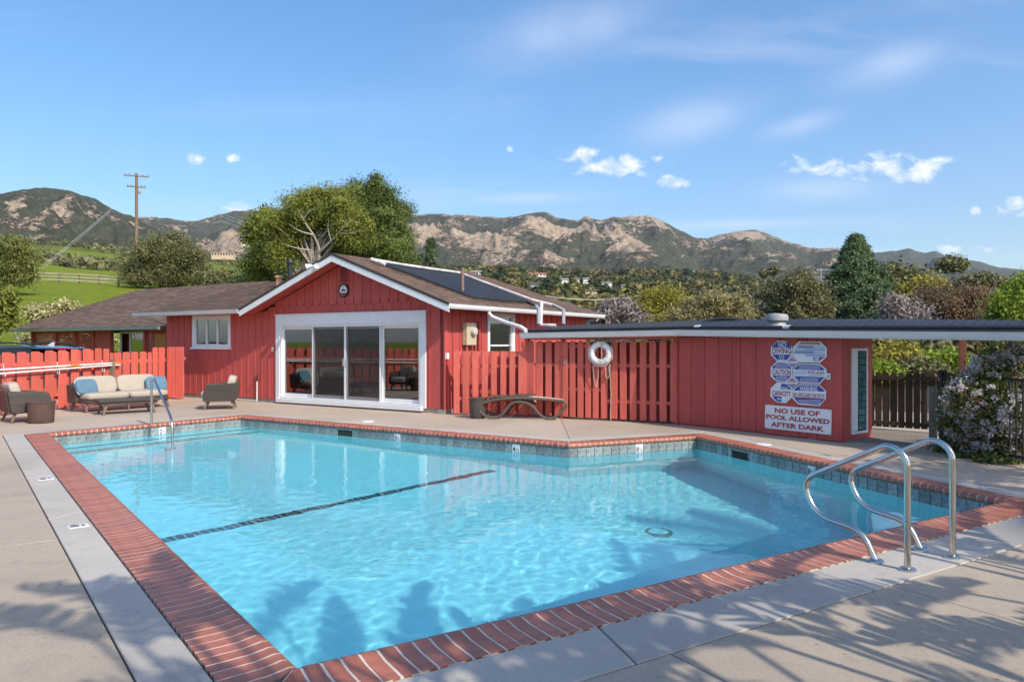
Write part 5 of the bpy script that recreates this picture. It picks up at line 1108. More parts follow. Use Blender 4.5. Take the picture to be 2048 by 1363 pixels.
# ------------------------------------------------------------------ furniture
def cushion(w, d, h, M, e=.26, seg=28):
    mb = MB(); vs = []; n1_, n2_ = 12, seg; sg = lambda c, p: math.copysign(abs(c) ** p, c)
    for i in range(n1_ + 1):
        ph = -math.pi / 2 + math.pi * i / n1_
        for j in range(n2_):
            t = 2 * math.pi * j / n2_; vs.append(M @ Vector((w / 2 * sg(math.cos(ph), .28) * sg(math.cos(t), e), d / 2 * sg(math.cos(ph), .28) * sg(math.sin(t), e), h / 2 * sg(math.sin(ph), .6))))
    return mb.add(vs, [(i * n2_ + j, i * n2_ + (j + 1) % n2_, (i + 1) * n2_ + (j + 1) % n2_, (i + 1) * n2_ + j) for i in range(n1_) for j in range(n2_)])
def leg(x, y, h, sx, sy, par, t=.024):
    mb = MB(); vs = []
    for z, k, w in ((0, 1.0, t * .75), (h, 0.0, t * 1.25)):
        cx_, cy_ = x + sx * k, y + sy * k; vs += [(cx_ - w, cy_ - w, z), (cx_ + w, cy_ - w, z), (cx_ + w, cy_ + w, z), (cx_ - w, cy_ + w, z)]
    mb.add(vs, [(3, 2, 1, 0), (4, 5, 6, 7), (0, 1, 5, 4), (1, 2, 6, 5), (2, 3, 7, 6), (3, 0, 4, 7)]); part('leg', mb, TEAK, par, bevel=.004)
def seating(name, label, cat, loc, rotz, W, seats, group=None):
    """front faces -y"""
    t = thing(name, label, cat, loc, rotz, group); D = .74; b = .19
    prof = [(-.02, b + .02), (.30, b), (.36, b + .03), (.42, .61), (.36, .63), (.06, .58), (.0, .54)] if seats > 1 else [(-.37, b + .02), (-.30, b), (.30, b), (.36, b + .03), (.42, .61), (.36, .63), (-.26, .595), (-.30, .57), (-.36, .40), (-.37, .34)]
    for s in (-1, 1):
        mb = MB(); mb.prism([(y, z) for y, z in prof], -.04, .04); mb.v = [(v[1] + s * (W / 2 - .04), v[0], v[2]) for v in mb.v]; part('arm', mb, WICK, t, bevel=.012)
    mb = MB(); mb.prism([(.33, b + .02), (.38, b + .03), (.45, .64), (.38, .65)], -(W / 2 - .085), W / 2 - .085); mb.v = [(v[1], v[0], v[2]) for v in mb.v]; part('back', mb, WICK, t, bevel=.012)
    mb = MB(); mb.box(-W / 2 + .082, W / 2 - .082, -.365, .34, b + .003, b + .09); part('seat_base', mb, WICK, t, bevel=.01)
    for sx in (-1, 1):
        for sy in (-1, 1): leg(sx * (W / 2 - .10), sy * .27, b + .005, sx * .03, sy * .07, t)
    if seats > 1: leg(0, -.27, b + .005, 0, -.03, t)
    sw_ = (W - .17) / seats
    for k in range(seats):
        cx_ = -W / 2 + .085 + sw_ * (k + .5)
        part('seat_cushion', cushion(sw_ - .008, .74, .17, Matrix.Translation((cx_, -.06, b + .165))), CUSH, t, smooth=True)
        part('back_cushion', cushion(sw_ - .02, .19, .42, Matrix.Translation((cx_, .25, .59)) @ Matrix.Rotation(math.radians(-14), 4, 'X')), CUSH, t, smooth=True)
    return t
ch1 = seating('wicker_armchair', 'dark wicker armchair with pale cushions beside the drum table at the board fence', 'armchair', (-9.88, 15.05, 0), math.atan2(.76, .65) + math.pi / 2, .74, 1)
ch2 = seating('wicker_armchair', 'dark wicker armchair with its side to the pool, standing by the house wall', 'armchair', (-7.06, 17.92, 0), math.atan2(-.30, -.95) + math.pi / 2, .74, 1)
so = seating('wicker_sofa', 'two-seat wicker sofa with beige cushions in front of the red board fence', 'sofa', (-9.38, 17.78, 0), math.atan2(-.54, .84) + math.pi / 2, 2.14, 2)
for sx, rot, lab in ((-.86, 8, 'blue throw pillow with white piping at the sofa end nearer the drum table'), (.88, -12, 'blue throw pillow with white piping at the sofa end nearer the house')):
    M0 = so.matrix_basis @ Matrix.Translation((sx * .98, -.02, .565)) @ Matrix.Rotation(math.radians(rot), 4, 'Z') @ Matrix.Rotation(math.radians(-24), 4, 'X')
    pl2 = thing('throw_pillow', lab, 'pillow'); pl2.matrix_world = M0; part('cover', cushion(.50, .15, .36, Matrix.Identity(4), .30), BLUE, pl2, smooth=True)
    mb = MB(); q = [(.24, 0, .17), (-.24, 0, .17), (-.24, 0, -.17), (.24, 0, -.17), (.24, 0, .17)]; mb.tube(smooth_path(q, .05, 3), .007, 5); part('piping', mb, PIPING, pl2)
# coffee table
ct = thing('coffee_table', 'low dark coffee table with splayed wooden legs in front of the sofa', 'table', ((-8.95 - 8.13) / 2 - .18, (16.2 + 16.9) / 2 + .20, 0), math.atan2(.70, .82))
mb = MB(); mb.box(-.62, .62, -.31, .31, .275, .335); part('table_top', mb, WICK, ct, bevel=.012); mb = MB(); mb.box(-.58, .58, -.28, .28, .22, .275); part('apron', mb, WICK, ct, bevel=.008)
for sx in (-1, 1):
    for sy in (-1, 1): leg(sx * .46, sy * .22, .222, sx * .07, sy * .03, ct, .028)
def drum(name, label, loc, r0, r1, h, mat):
    t = thing(name, label, 'side table', loc, .3); mb = MB(); mb.lathe([(r0 - .01, 0.004), (r0, .02), ((r0 + r1) / 2, h * .5), (r1, h - .03)], 32); part('body', mb, mat, t, smooth=True)
    mb = MB(); mb.lathe([(r1 + .008, h - .03), (r1 + .012, h - .008), (r1, h), (r1 * .3, h + .001)], 32); part('top', mb, mat, t, smooth=True)
p = G(68, 847); drum('drum_table', 'brown woven drum side table in front of the armchair by the board fence', (p.x, p.y + .22, 0), .225, .245, .425, WICK2)
p = G(955, 837); drum('drum_table', 'slim brown woven drum side table beside the folded sun lounger', (p.x, p.y + .18, 0), .165, .19, .43, WICK)
# sun lounger: two bent resin side frames, slatted bed, folded back
def lounger(name, label, loc, rotz, back=0.0):
    t = thing(name, label, 'sun lounger', loc, rotz)
    for sy in (-.30, .30):
        lo = smooth_path([(-.78, sy, .34), (-.93, sy, .24), (-.80, sy, .06), (-.60, sy, .025), (-.42, sy, .06), (-.22, sy, .34), (.0, sy, .37), (.22, sy, .30), (.42, sy, .06), (.60, sy, .025), (.74, sy, .06), (.95, sy, .30), (.88, sy, .385)], .14, 5)
        mb = MB(); mb.tube(lo, .028, 8); part('side_frame', mb, LNGR, t, smooth=True)
        mb = MB(); mb.tube(smooth_path([(-.80, sy, .335), (-.55, sy, .40), (-.05, sy, .445), (.35, sy, .43), (.88, sy, .385)], .18, 5), .030, 8); part('bed_rail', mb, LNGR, t, smooth=True)
        mb = MB(); mb.box(-.70, -.50, sy - .032, sy + .032, 0, .03); part('foot', mb, LNGR, t); mb = MB(); mb.box(.50, .70, sy - .032, sy + .032, 0, .03); part('foot', mb, LNGR, t)
    mb = MB(); mb.add([(.12, -.27, .452), (.86, -.27, .405), (.86, .27, .405), (.12, .27, .452), (.12, -.27, .44), (.86, -.27, .393), (.86, .27, .393), (.12, .27, .44)], [(0, 1, 2, 3), (7, 6, 5, 4), (0, 4, 5, 1), (1, 5, 6, 2), (2, 6, 7, 3), (3, 7, 4, 0)]); part('sling', mb, SLING, t)
    bk = Matrix.Translation((.10, 0, .455)) @ Matrix.Rotation(back, 4, 'Y')
    mb = MB()
    for k in range(9): mb.box(-.84 + k * .095, -.77 + k * .095, -.28, .28, -.015, .008, bk)
    part('back_slats', mb, LNGR if back == 0 else SLING, t, bevel=.004)
    for sy in (-.2, .2):
        mb = MB()
        for k in range(8): mb.box(-.30 + k * .055, -.265 + k * .055, sy - .02, sy + .02, .008, .045, bk)
        part('notched_rack', mb, LNGR, t)
    return t
p = G(1045, 838); lounger('sun_lounger', 'folded taupe plastic sun lounger with bent legs at the slat fence', (p.x + .02, p.y + .30, 0), math.radians(-9))
lounger('sun_lounger', 'cream sun lounger with raised back along the board fence', (-10.9, 11.6, 0), math.radians(60), math.radians(38))

# ------------------------------------------------------------------ parked car behind the fence
car = thing('parked_car', 'dark blue estate car with black roof rails parked behind the red fence', 'car', (-14.6, 21.6, 0), math.radians(158))
body = [(-2.3, .35), (2.2, .35), (2.3, .62), (2.2, .86), (1.2, .98), (-2.25, 1.02), (-2.35, .7)]
mb = MB(); mb.prism(body, -.9, .9); part('body', mb, CARB, car, bevel=.06, bseg=3, smooth=True)
def taper(mb, zb, zt, k): mb.v = [(v[0], v[1] * (1 - k * max(0, min(1, (v[2] - zb) / (zt - zb)))), v[2]) for v in mb.v]; return mb
mb = MB(); mb.prism([(-2.2, 1.0), (1.15, .98), (.35, 1.42), (-1.75, 1.44), (-2.12, 1.22)], -.84, .84); part('windows', taper(mb, 1.0, 1.44, .16), pm('dark_car_glass', (.012, .014, .016), .08, .02), car)
mb = MB(); mb.prism([(.42, 1.40), (.2, 1.47), (-.8, 1.52), (-1.8, 1.49), (-2.16, 1.43), (-2.14, 1.395), (-1.7, 1.42)], -.73, .73); part('roof', mb, CARB, car, bevel=.03, bseg=2, smooth=True)
for sy in (-.64, .64): mb = MB(); mb.tube(smooth_path([(.2, sy, 1.46), (.0, sy, 1.56), (-.8, sy, 1.59), (-1.6, sy, 1.555), (-1.95, sy, 1.46)], .2, 4), .022, 6); part('roof_rail', mb, BLACKM, car, smooth=True)
mb = MB(); mb.prism([(-1.75, 1.49), (-1.5, 1.505), (-1.72, 1.60), (-1.80, 1.60)], -.015, .015); part('aerial_fin', mb, SIGNW, car)
mb = MB(); mb.box(-2.19, -2.155, -.25, .25, 1.40, 1.425); part('brake_light', mb, REDL, car)
for sx in (-1.4, 1.4):
    for sy in (-.82, .82): M0 = Matrix.Translation((sx, sy, .33)) @ Matrix.Rotation(math.radians(90), 4, 'X'); mb = MB(); mb.lathe([(.2, -.1), (.33, -.1), (.33, .1), (.2, .1)], 24, M0); wh = part('wheel', mb, RUBBER, car); mb = MB(); mb.lathe([(.2, -.105), (.18, .0), (.2, .105)], 16, M0); part('rim', mb, GREYM, wh)
for sy in (-.62, .62): mb = MB(); mb.box(-2.37, -2.28, sy - .2, sy + .2, .78, .92); part('tail_light', mb, REDL, car)

# ------------------------------------------------------------------ dark gate, boardwalk and metal fence on the right
DF = Fr(*G(1742, 858).xy, 0.0); e_ = G(1872, 866); DF = Fr(DF.O.x, DF.O.y, math.atan2(e_.y - DF.O.y, e_.x - DF.O.x))
dg_ = thing('dark_board_fence', 'dark brown round-topped board fence in shade under the flat roof', 'fence', (DF.O.x, DF.O.y, 0), DF.ang)
bw_px = [1738, 1749.5, 1764, 1779.5, 1795, 1810, 1826, 1841, 1856, 1872, 1887, 1902]
for i in range(len(bw_px) - 1):
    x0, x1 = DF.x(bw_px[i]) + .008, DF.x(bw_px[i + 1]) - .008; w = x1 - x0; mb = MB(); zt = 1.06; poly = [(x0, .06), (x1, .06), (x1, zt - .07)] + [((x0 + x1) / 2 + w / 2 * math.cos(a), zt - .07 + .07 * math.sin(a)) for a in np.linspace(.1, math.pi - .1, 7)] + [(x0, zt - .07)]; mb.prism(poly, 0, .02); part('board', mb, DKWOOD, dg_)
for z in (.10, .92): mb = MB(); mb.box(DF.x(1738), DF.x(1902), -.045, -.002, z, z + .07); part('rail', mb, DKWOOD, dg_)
bwk = thing('boardwalk', 'weathered grey boardwalk leading to the dark gate', 'boardwalk', (DF.O.x, DF.O.y, 0), DF.ang)
for k in range(14): mb = MB(); y = -.05 - (k + 1) * .145; mb.box(-.62, 1.02 + k * .0, y + .005, y + .138, -.02, .012); part('plank', mb, GWOOD, bwk, bevel=.004)
p = G(1866, 891); gp = thing('gate_post', 'weathered grey timber gate post with a small metal latch', 'post', (p.x, p.y, 0), -.5)
mb = MB(); mb.box(-.055, .055, -.055, .055, 0, .92); part('shaft', mb, GWOOD, gp, bevel=.006); mb = MB(); mb.box(-.02, .07, -.07, -.056, .84, .88); part('latch', mb, GREYM, gp)
a_, b_ = G(1886, 894), G(2048, 934); MF = Fr(a_.x, a_.y, math.atan2(b_.y - a_.y, b_.x - a_.x)); ML = 2.9
mf = thing('metal_fence', 'black metal picket fence in front of the flowering shrub', 'fence', (MF.O.x, MF.O.y, 0), MF.ang)
mb = MB(); mb.box(-.04, .04, -.04, .04, 0, 1.18); part('post', mb, BLACKM, mf)
for z in (.10, 1.10): mb = MB(); mb.box(.04, ML, -.015, .015, z, z + .035); part('rail', mb, BLACKM, mf)
k = 0; x = .16
while x < ML: mb = MB(); mb.box(x - .009, x + .009, -.009, .009, .05, 1.12); part('picket', mb, BLACKM, mf); x += .125

# ------------------------------------------------------------------ meadow fence, utility poles, wires
mfn = thing('rail_fence', 'pale wooden rail fence crossing the green meadow', 'fence')
fp = [(-60, 566), (-20, 566), (30, 566), (75, 567), (118, 567), (158, 569), (198, 570), (237, 573), (275, 576), (320, 577), (377, 578), (405, 580)]; post_w = []
for i, (px, py) in enumerate(fp):
    Yd = 92 - .01 * px; X = (px - CX) / F * Yd; post_w.append(Vector((X, Yd, ground_z(X, Yd))))
for p in post_w: mb = MB(); mb.box(-.09, .09, -.09, .09, -.3, 1.25, Matrix.Translation(p)); part('post', mb, POLEWOOD, mfn)
for i in range(len(post_w) - 1):
    for h in (.35, .75, 1.12):
        a, b = post_w[i] + up * h + Vector((0, -.1, 0)), post_w[i + 1] + up * h + Vector((0, -.1, 0)); mb = MB(); mb.add([a, b, b + up * .15, a + up * .15, a + Vector((0, -.05, 0)), b + Vector((0, -.05, 0)), b + Vector((0, -.05, .15)), a + Vector((0, -.05, .15))], [(0, 1, 2, 3), (7, 6, 5, 4), (0, 4, 5, 1), (2, 6, 7, 3)]); part('rail', mb, PALEWOOD, mfn)
Yp = 96; X = (273 - CX) / F * Yp; zb = ground_z(X, Yp); zt = CAMZ + (HZ - 347) / F * Yp
up_ = thing('utility_pole', 'tall wooden utility pole with two crossarms on the meadow hill', 'utility pole', (X, Yp, zb), math.radians(20))
H_ = zt - zb; mb = MB(); mb.tube([(0, 0, -.5), (0, 0, H_)], [.24, .17], 12); part('shaft', mb, POLEWOOD, up_, smooth=True)
for z, w in ((H_ - .35, 1.45), (H_ - 1.75, 1.1)):
    mb = MB(); mb.box(-w, w, -.2, -.06, z - .07, z + .07); part('crossarm', mb, POLEWOOD, up_)
    for s in (-.95, -.55, .55, .95): mb = MB(); mb.lathe([(.035, 0), (.075, .06), (.05, .12), (.08, .17), (.03, .26)], 10, Matrix.Translation((s * w, -.13, z + .07))); part('insulator', mb, GREYM, up_, smooth=True)
mb = MB(); mb.lathe([(.16, 0), (.18, .05), (.18, .5), (.1, .6)], 12, Matrix.Translation((.35, -.1, H_ - 2.6))); part('transformer', mb, GREYM, up_, smooth=True)
def wire(label, pts, sag, r=.018, n=14, mat=None):
    out = []
    for a, b in zip(pts[:-1], pts[1:]):
        out += [a.lerp(b, k / n) - up * sag * 4 * (k / n) * (1 - k / n) for k in range(n)]
    out.append(pts[-1]); mb = MB(); mb.tube(out, r, 4); o = part('overhead_wire', mb, mat or ALU, None); o['label'] = label; o['category'] = 'wire'; return o
wire('pale overhead wire slanting up across the western mountain, upper of the pair', [AT(50, 560, 120), AT(226, 414, 160)], .2, .022)
wire('pale overhead wire slanting up across the western mountain, lower of the pair', [AT(52, 562, 121), AT(222, 421, 160)], .3, .018)
for i, (y0, y1) in enumerate(((424, 447), (431, 452), (440, 458))): wire(('highest', 'middle', 'lowest')[i] + ' of three thin wires running into the left side of the pine group', [AT(440, y0, 120), AT(505, y1 + 3, 100)], .1, .02)['group'] = 'wires entering the pine'
wire('pale overhead wire sagging over the valley behind the house roof', [AT(1090, 591, 70), AT(1295, 588, 70)], .45, .03)
for i in range(3): wire(('highest', 'middle', 'lowest')[i] + ' of three thin wires left of the round olive tree', [AT(1455, 602 + 7.5 * i, 70), AT(1535, 597 + 8 * i, 60)], .15, .014)['group'] = 'wires beside the olive tree'
hp = thing('utility_pylon', 'grey twin-post utility pylon standing between the olive tree and the big conifer', 'utility pole', AT(1655, 590, 110))
for s in (-1.0, 1.0): mb = MB(); mb.tube([(s, 0, -6), (s, 0, 4.0)], .12, 8); part('post', mb, GREYM, hp)
for z in (1.2, 2.6, 3.7): mb = MB(); mb.box(-1.8, 1.8, -.08, .08, z, z + .14); part('crossarm', mb, GREYM, hp)
# ------------------------------------------------------------------ vegetation
L_PINE = leaf_mat('pine_needles', (0.070, 0.102, 0.015), (0.346, 0.358, 0.070), .25)
L_PINED = leaf_mat('dark_pine_needles', (0.045, 0.083, 0.018), (0.218, 0.269, 0.064), .22)
L_CONIF = leaf_mat('conifer_needles', (0.031, 0.067, 0.026), (0.154, 0.218, 0.090), .2)
L_OAK = leaf_mat('oak_leaves', (0.070, 0.083, 0.033), (0.282, 0.269, 0.115), .25)
L_OLIVE = leaf_mat('olive_leaves', (0.064, 0.070, 0.023), (0.294, 0.275, 0.128), .25)
L_PEPPER = leaf_mat('pepper_leaves', (0.109, 0.128, 0.032), (0.282, 0.294, 0.090), .3)
L_YELL = leaf_mat('yellow_green_leaves', (0.179, 0.166, 0.026), (0.461, 0.397, 0.070), .35)
L_WILL = leaf_mat('dry_willow_leaves', (0.179, 0.160, 0.064), (0.422, 0.358, 0.166), .3)
L_BROWN = leaf_mat('brown_leaves', (0.109, 0.077, 0.045), (0.333, 0.218, 0.122), .3)
L_LIME = leaf_mat('lime_leaves', (0.13, 0.20, 0.02), (0.36, 0.44, 0.06), .4)
L_CREAM = leaf_mat('cream_variegated_leaves', (0.256, 0.243, 0.077), (0.704, 0.640, 0.358), .3)
L_GREY = leaf_mat('grey_twigs', (0.16, 0.13, 0.12), (0.34, 0.29, 0.27), .1)
L_MIX = leaf_mat('mixed_far_leaves', (0.03, 0.045, 0.015), (0.26, 0.235, 0.07), .25)
for n_ in L_MIX.node_tree.nodes:
    if n_.type == 'VALTORGB':
        e = n_.color_ramp.elements
        for p_, c_ in ((.35, (0.055, 0.075, 0.022)), (.52, (0.13, 0.135, 0.04)), (.66, (0.10, 0.085, 0.045)), (.78, (0.24, 0.19, 0.055))): q_ = e.new(p_); q_.color = (*c_, 1)
    if n_.type == 'MATH' and n_.operation == 'MULTIPLY' and abs(n_.inputs[1].default_value - .65) < .01: n_.inputs[1].default_value = .85
    if n_.type == 'MATH' and n_.operation == 'MULTIPLY' and abs(n_.inputs[1].default_value - .35) < .01: n_.inputs[1].default_value = .15
L_SHRUB = leaf_mat('shrub_leaves', (0.051, 0.096, 0.023), (0.243, 0.256, 0.070), .42, .4)
L_BRONZE = leaf_mat('bronze_new_leaves', (0.154, 0.083, 0.045), (0.358, 0.205, 0.115), .3, .4)
L_FLOW = leaf_mat('white_flowers', (0.70, 0.62, 0.67), (0.88, 0.85, 0.86), .5)
L_BROAD = leaf_mat('broad_leaves', (0.03, 0.09, 0.02), (0.08, 0.18, 0.04), .15)
def leaves(name, C, S, cvv, mat, rng, asp=1.0, outward=None, droop=0.0):
    """one small quad per leaf: centres C (n,3), half sizes S (n), random orientation biased outwards"""
    n = len(C); nr = rng.normal(size=(n, 3)); nr /= np.linalg.norm(nr, axis=1)[:, None] + 1e-9
    if outward is not None: nr = nr * .75 + outward * .8 + np.array([0, 0, .25]); nr /= np.linalg.norm(nr, axis=1)[:, None] + 1e-9
    t = rng.normal(size=(n, 3)); t[:, 2] -= droop; t -= (t * nr).sum(1)[:, None] * nr; t /= np.linalg.norm(t, axis=1)[:, None] + 1e-9; b = np.cross(nr, t)
    S1 = (S * asp)[:, None]; S2 = S[:, None]
    V = np.stack([C - t * S1 * 1.0, C + b * S2 * .75 - t * S1 * .1, C + t * S1, C - b * S2 * .75 - t * S1 * .1], 1).reshape(-1, 3)
    Q = np.arange(n * 4).reshape(n, 4); me = quad_mesh(name, V, Q, mat, False); at = me.attributes.new('cv', 'FLOAT', 'POINT'); at.data.foreach_set('value', np.repeat(cvv, 4).astype(np.float32)); return me
def crown_pts(lobes, ncl, per, cr, rng, shell=.55, flat=.7):
    """clumps spread through ellipsoid lobes -> leaf centres, clump value, outward direction"""
    vol = np.array([l[3] * l[4] * l[5] for l in lobes]) ** .75; pick = rng.choice(len(lobes), ncl, p=vol / vol.sum()); lb = np.array(lobes)[pick]
    d = rng.normal(size=(ncl, 3)); d /= np.linalg.norm(d, axis=1)[:, None]; rad = shell + (1 - shell) * rng.random(ncl) ** .7
    cc = lb[:, :3] + d * rad[:, None] * lb[:, 3:6]; cval = rng.random(ncl)
    k = np.repeat(np.arange(ncl), per); n = len(k); off = rng.normal(size=(n, 3)) * np.array([1, 1, flat]); cr_k = (cr * (.6 + .8 * rng.random(ncl)))[k]
    P = cc[k] + off * cr_k[:, None] * .55; o = off / (np.linalg.norm(off, axis=1)[:, None] + 1e-6) * .5 + d[k] * .5; return P, cval[k], o, cc
def bumpy(lobes, rng):
    out = []
    for l in lobes:
        l = np.array(l); out.append(tuple(np.r_[l[:3], l[3:] * .72]))
        for _ in range(9):
            d = rng.normal(size=3); d /= np.linalg.norm(d); d[2] = d[2] * .8 + .15; k = rng.uniform(.24, .42); out.append(tuple(np.r_[l[:3] + d * l[3:] * rng.uniform(.62, .95), l[3:] * k]))
    return out
def limbs(mb, base, top, r, targets, rng, seg=7):
    """trunk with limbs running out to some of the clump centres"""
    base, top = Vector(base), Vector(top); n = 6; wob = [Vector((rng.normal() * .03, rng.normal() * .03, 0)) * (top - base).length for _ in range(n + 1)]; wob[0] = Vector()
    tr = [base.lerp(top, i / n) + wob[i] for i in range(n + 1)]; mb.tube(tr, [r * (1 - .75 * i / n) for i in range(n + 1)], seg)
    for t in targets:
        t = Vector(t); f = min(.92, max(.22, .15 + .75 * (t.z - base.z) / max(.1, (top.z - base.z)) * .7)); i = f * n; s = tr[int(i)].lerp(tr[min(n, int(i) + 1)], i - int(i)); m = s.lerp(t, .5) + Vector((rng.normal() * .06, rng.normal() * .06, .06)) * (t - s).length
        rr_ = r * (1 - .75 * f) * .55; mb.tube([s, s.lerp(m, .6), m, t], [rr_, rr_ * .75, rr_ * .55, rr_ * .15], 5, caps=False)
def tree(name, label, lobes, base, mat, bark, ncl, per, cr, ls, seed, cat='tree', group=None, nl=14, tr=.2, asp=1.3, shell=.55, flat=.7, droop=0.0, trunk_top=None, limb_bias=None):
    rng = np.random.default_rng(seed); P, cvv, o, cc = crown_pts(bumpy(lobes, rng), ncl, per, cr, rng, shell, flat); base = Vector(base); t = thing(name, label, cat, base, 0, group)
    P = P - np.array(base); S = ls * (.6 + .8 * rng.random(len(P))); put('crown', leaves('crown', P, S, cvv, mat, rng, asp, o, droop), t)
    mb = MB(); zt = trunk_top if trunk_top is not None else max(l[2] + l[5] * .5 for l in lobes); mid = np.average(np.array(lobes)[:, :2], axis=0, weights=np.array(lobes)[:, 3])
    tg = cc[rng.choice(len(cc), min(nl, len(cc)), replace=False)] - np.array(base); limbs(mb, (0, 0, -.3), (mid[0] - base.x, mid[1] - base.y, zt - base.z), tr, tg, rng); part('trunk', mb, bark, t, smooth=True); return t
def LB(Y, items):
    """lobes from photograph pixels: (px, py, half width px, half height px [, depth shift m])"""
    out = []
    for it in items:
        p = AT(it[0], it[1], Y + (it[4] if len(it) > 4 else 0)); a, b = it[2] / F * Y, it[3] / F * Y; out.append((p.x, p.y, p.z, a, (a + b) / 2, b))
    return out
def gbase(px, Y): X = (px - CX) / F * Y; return (X, Y, ground_z(X, Y))
# pines behind the house
pine1 = tree('pine_tree', 'broad yellow-green pine with pale forked branches behind the house roof', LB(40, [(640, 430, 85, 50), (580, 455, 55, 45), (700, 455, 50, 60), (665, 500, 75, 40, 2.5), (560, 505, 45, 40), (620, 400, 50, 24)]), gbase(640, 40), L_PINE, PALEBARK, 560, 170, .48, .027, 11, nl=44, tr=.28, asp=3.6, shell=.5)
for pts_, r_ in (([(636, 530, 38.6), (640, 500, 38.4), (628, 470, 38.0), (606, 440, 37.8), (596, 418, 37.7)], .13), ([(638, 505, 38.4), (662, 482, 37.9), (690, 452, 37.6), (706, 438, 37.5)], .11), ([(628, 470, 38.0), (598, 462, 37.8), (578, 448, 37.7)], .06), ([(606, 440, 37.8), (616, 424, 37.6), (632, 414, 37.5)], .05), ([(662, 482, 37.9), (655, 455, 37.7), (658, 436, 37.6)], .05), ([(676, 466, 37.8), (700, 468, 37.6), (722, 460, 37.5)], .05), ([(620, 500, 38.3), (590, 496, 38.0), (565, 486, 37.9)], .06)):
    mb = MB(); P_ = smooth_path([AT(q[0], q[1], q[2] + .75) for q in pts_], .4, 4); nP = len(P_); mb.tube(P_, [r_ * (.72 - .58 * i / (nP - 1)) for i in range(nP)], 6, Matrix.Translation(-pine1.location)); part('limb', mb, PALEBARK, pine1, smooth=True)
tree('pine_tree', 'tall dense green pine, highest crown of the group behind the house', LB(44, [(745, 400, 42, 40), (775, 440, 48, 55), (720, 430, 45, 55), (785, 500, 45, 55), (730, 500, 60, 50), (690, 400, 36, 30), (800, 540, 32, 35)]), gbase(755, 44), L_PINED, PALEBARK, 600, 170, .48, .029, 12, nl=30, tr=.28, asp=3.6, shell=.5)
tree('pine_tree', 'smaller dark pine with rounded tufts at the left of the pine group', LB(43, [(530, 440, 30, 30), (515, 480, 25, 35), (545, 500, 35, 50), (520, 545, 30, 35)]), gbase(530, 43), L_PINE, BARK, 200, 130, .48, .045, 13, nl=12, tr=.2, asp=2.2)
tree('oak_tree', 'low dark oak in front of the pine group behind the brown roof ridge', LB(52, [(535, 555, 40, 26), (510, 565, 30, 20)]), gbase(530, 52), L_CONIF, BARK, 120, 110, .6, .06, 14, nl=8, tr=.2)
def conifer(name, label, px, ytop, wpx, Y, mat, seed, ybase=None, ncl=420, per=46, ls=.10, cr=.7, tufts=.55, group=None):
    rng = np.random.default_rng(seed); b = Vector(gbase(px, Y)); top = CAMZ + (HZ - ytop) / F * Y; H = top - b.z; W = wpx / F * Y / 2; t = thing(name, label, 'tree', b, 0, group)
    h = rng.random(ncl) ** .8; ang = rng.random(ncl) * 2 * math.pi; prof = W * np.clip((1 - h) ** .98 * 1.2, .015, 1) * (.58 + .55 * np.sin(h * 30 + 2.4 * np.sin(ang * 2 + 1)) ** 2)
    rad = prof * (.45 + .55 * rng.random(ncl) ** .5); cc = np.stack([np.cos(ang) * rad, np.sin(ang) * rad, H * (.12 + .87 * h) - rad * .18 + .15], 1); cv_ = rng.random(ncl)
    k = np.repeat(np.arange(ncl), per); off = rng.normal(size=(len(k), 3)) * np.array([1, 1, .6]); P = cc[k] + off * cr * tufts * (1 - .5 * h[k])[:, None]
    o = off * .3 + np.stack([np.cos(ang), np.sin(ang), .5 + 0 * ang], 1)[k] * .6; put('crown', leaves('crown', P, ls * (.6 + .8 * rng.random(len(P))), cv_[k], mat, rng, 2.0, o), t)
    mb = MB(); limbs(mb, (0, 0, -.3), (0, 0, H * .96), H * .018 + .05, cc[rng.choice(ncl, 20)], rng); part('trunk', mb, BARK, t, smooth=True); return t
conifer('conifer_tree', 'slim dark conifer beside the solar mat skyline, leaning right', 862, 481, 80, 62, L_CONIF, 15, ncl=110, per=90, ls=.06, cr=.6)
conifer('conifer_tree', 'small dark conifer just left of the slim one above the roof', 838, 512, 70, 62, L_CONIF, 16, ncl=80, per=90, ls=.06, cr=.55)
conifer('conifer_tree', 'large full green conifer rising above the flat shed roof', 1712, 474, 470, 58, L_CONIF, 17, ncl=1150, per=100, cr=.80, ls=.065)
tree('olive_tree', 'round dense olive-brown tree left of the large conifer', LB(44, [(1597, 600, 62, 48), (1560, 615, 35, 40), (1635, 610, 36, 40), (1597, 650, 70, 40)]), gbase(1597, 44), L_OLIVE, BARK, 480, 95, .50, .06, 18, tr=.25)
tree('broad_tree', 'broad brown-tinged tree right of the bare grey tree', LB(56, [(1905, 600, 60, 36), (1865, 620, 45, 36), (1950, 615, 42, 34), (1900, 650, 80, 40)]), gbase(1905, 56), L_BROWN, BARK, 380, 110, .75, .06, 19, tr=.25, droop=1.0)
tree('bare_tree', 'pale grey bare-branched tree in front of the large conifer', LB(48, [(1800, 615, 36, 32), (1815, 640, 40, 28)]), gbase(1800, 48), L_GREY, PALEBARK, 130, 26, .7, .05, 20, nl=60, tr=.14, asp=3.5)
tree('lime_tree', 'bright lime-green tree above the right end of the shed roof', LB(34, [(2040, 600, 45, 36), (2010, 620, 30, 30), (2060, 640, 55, 40), (2000, 650, 30, 30), (2075, 575, 40, 30)]), gbase(2040, 34), L_LIME, BARK, 240, 80, .45, .055, 21, tr=.15)
tree('willow_tree', 'pale dry willow with fine yellowish twigs behind the shed roof', LB(40, [(1420, 625, 55, 38), (1385, 640, 40, 30), (1460, 645, 40, 32)]), gbase(1420, 40), L_WILL, PALEBARK, 340, 90, .5, .04, 22, asp=2.6, tr=.15)
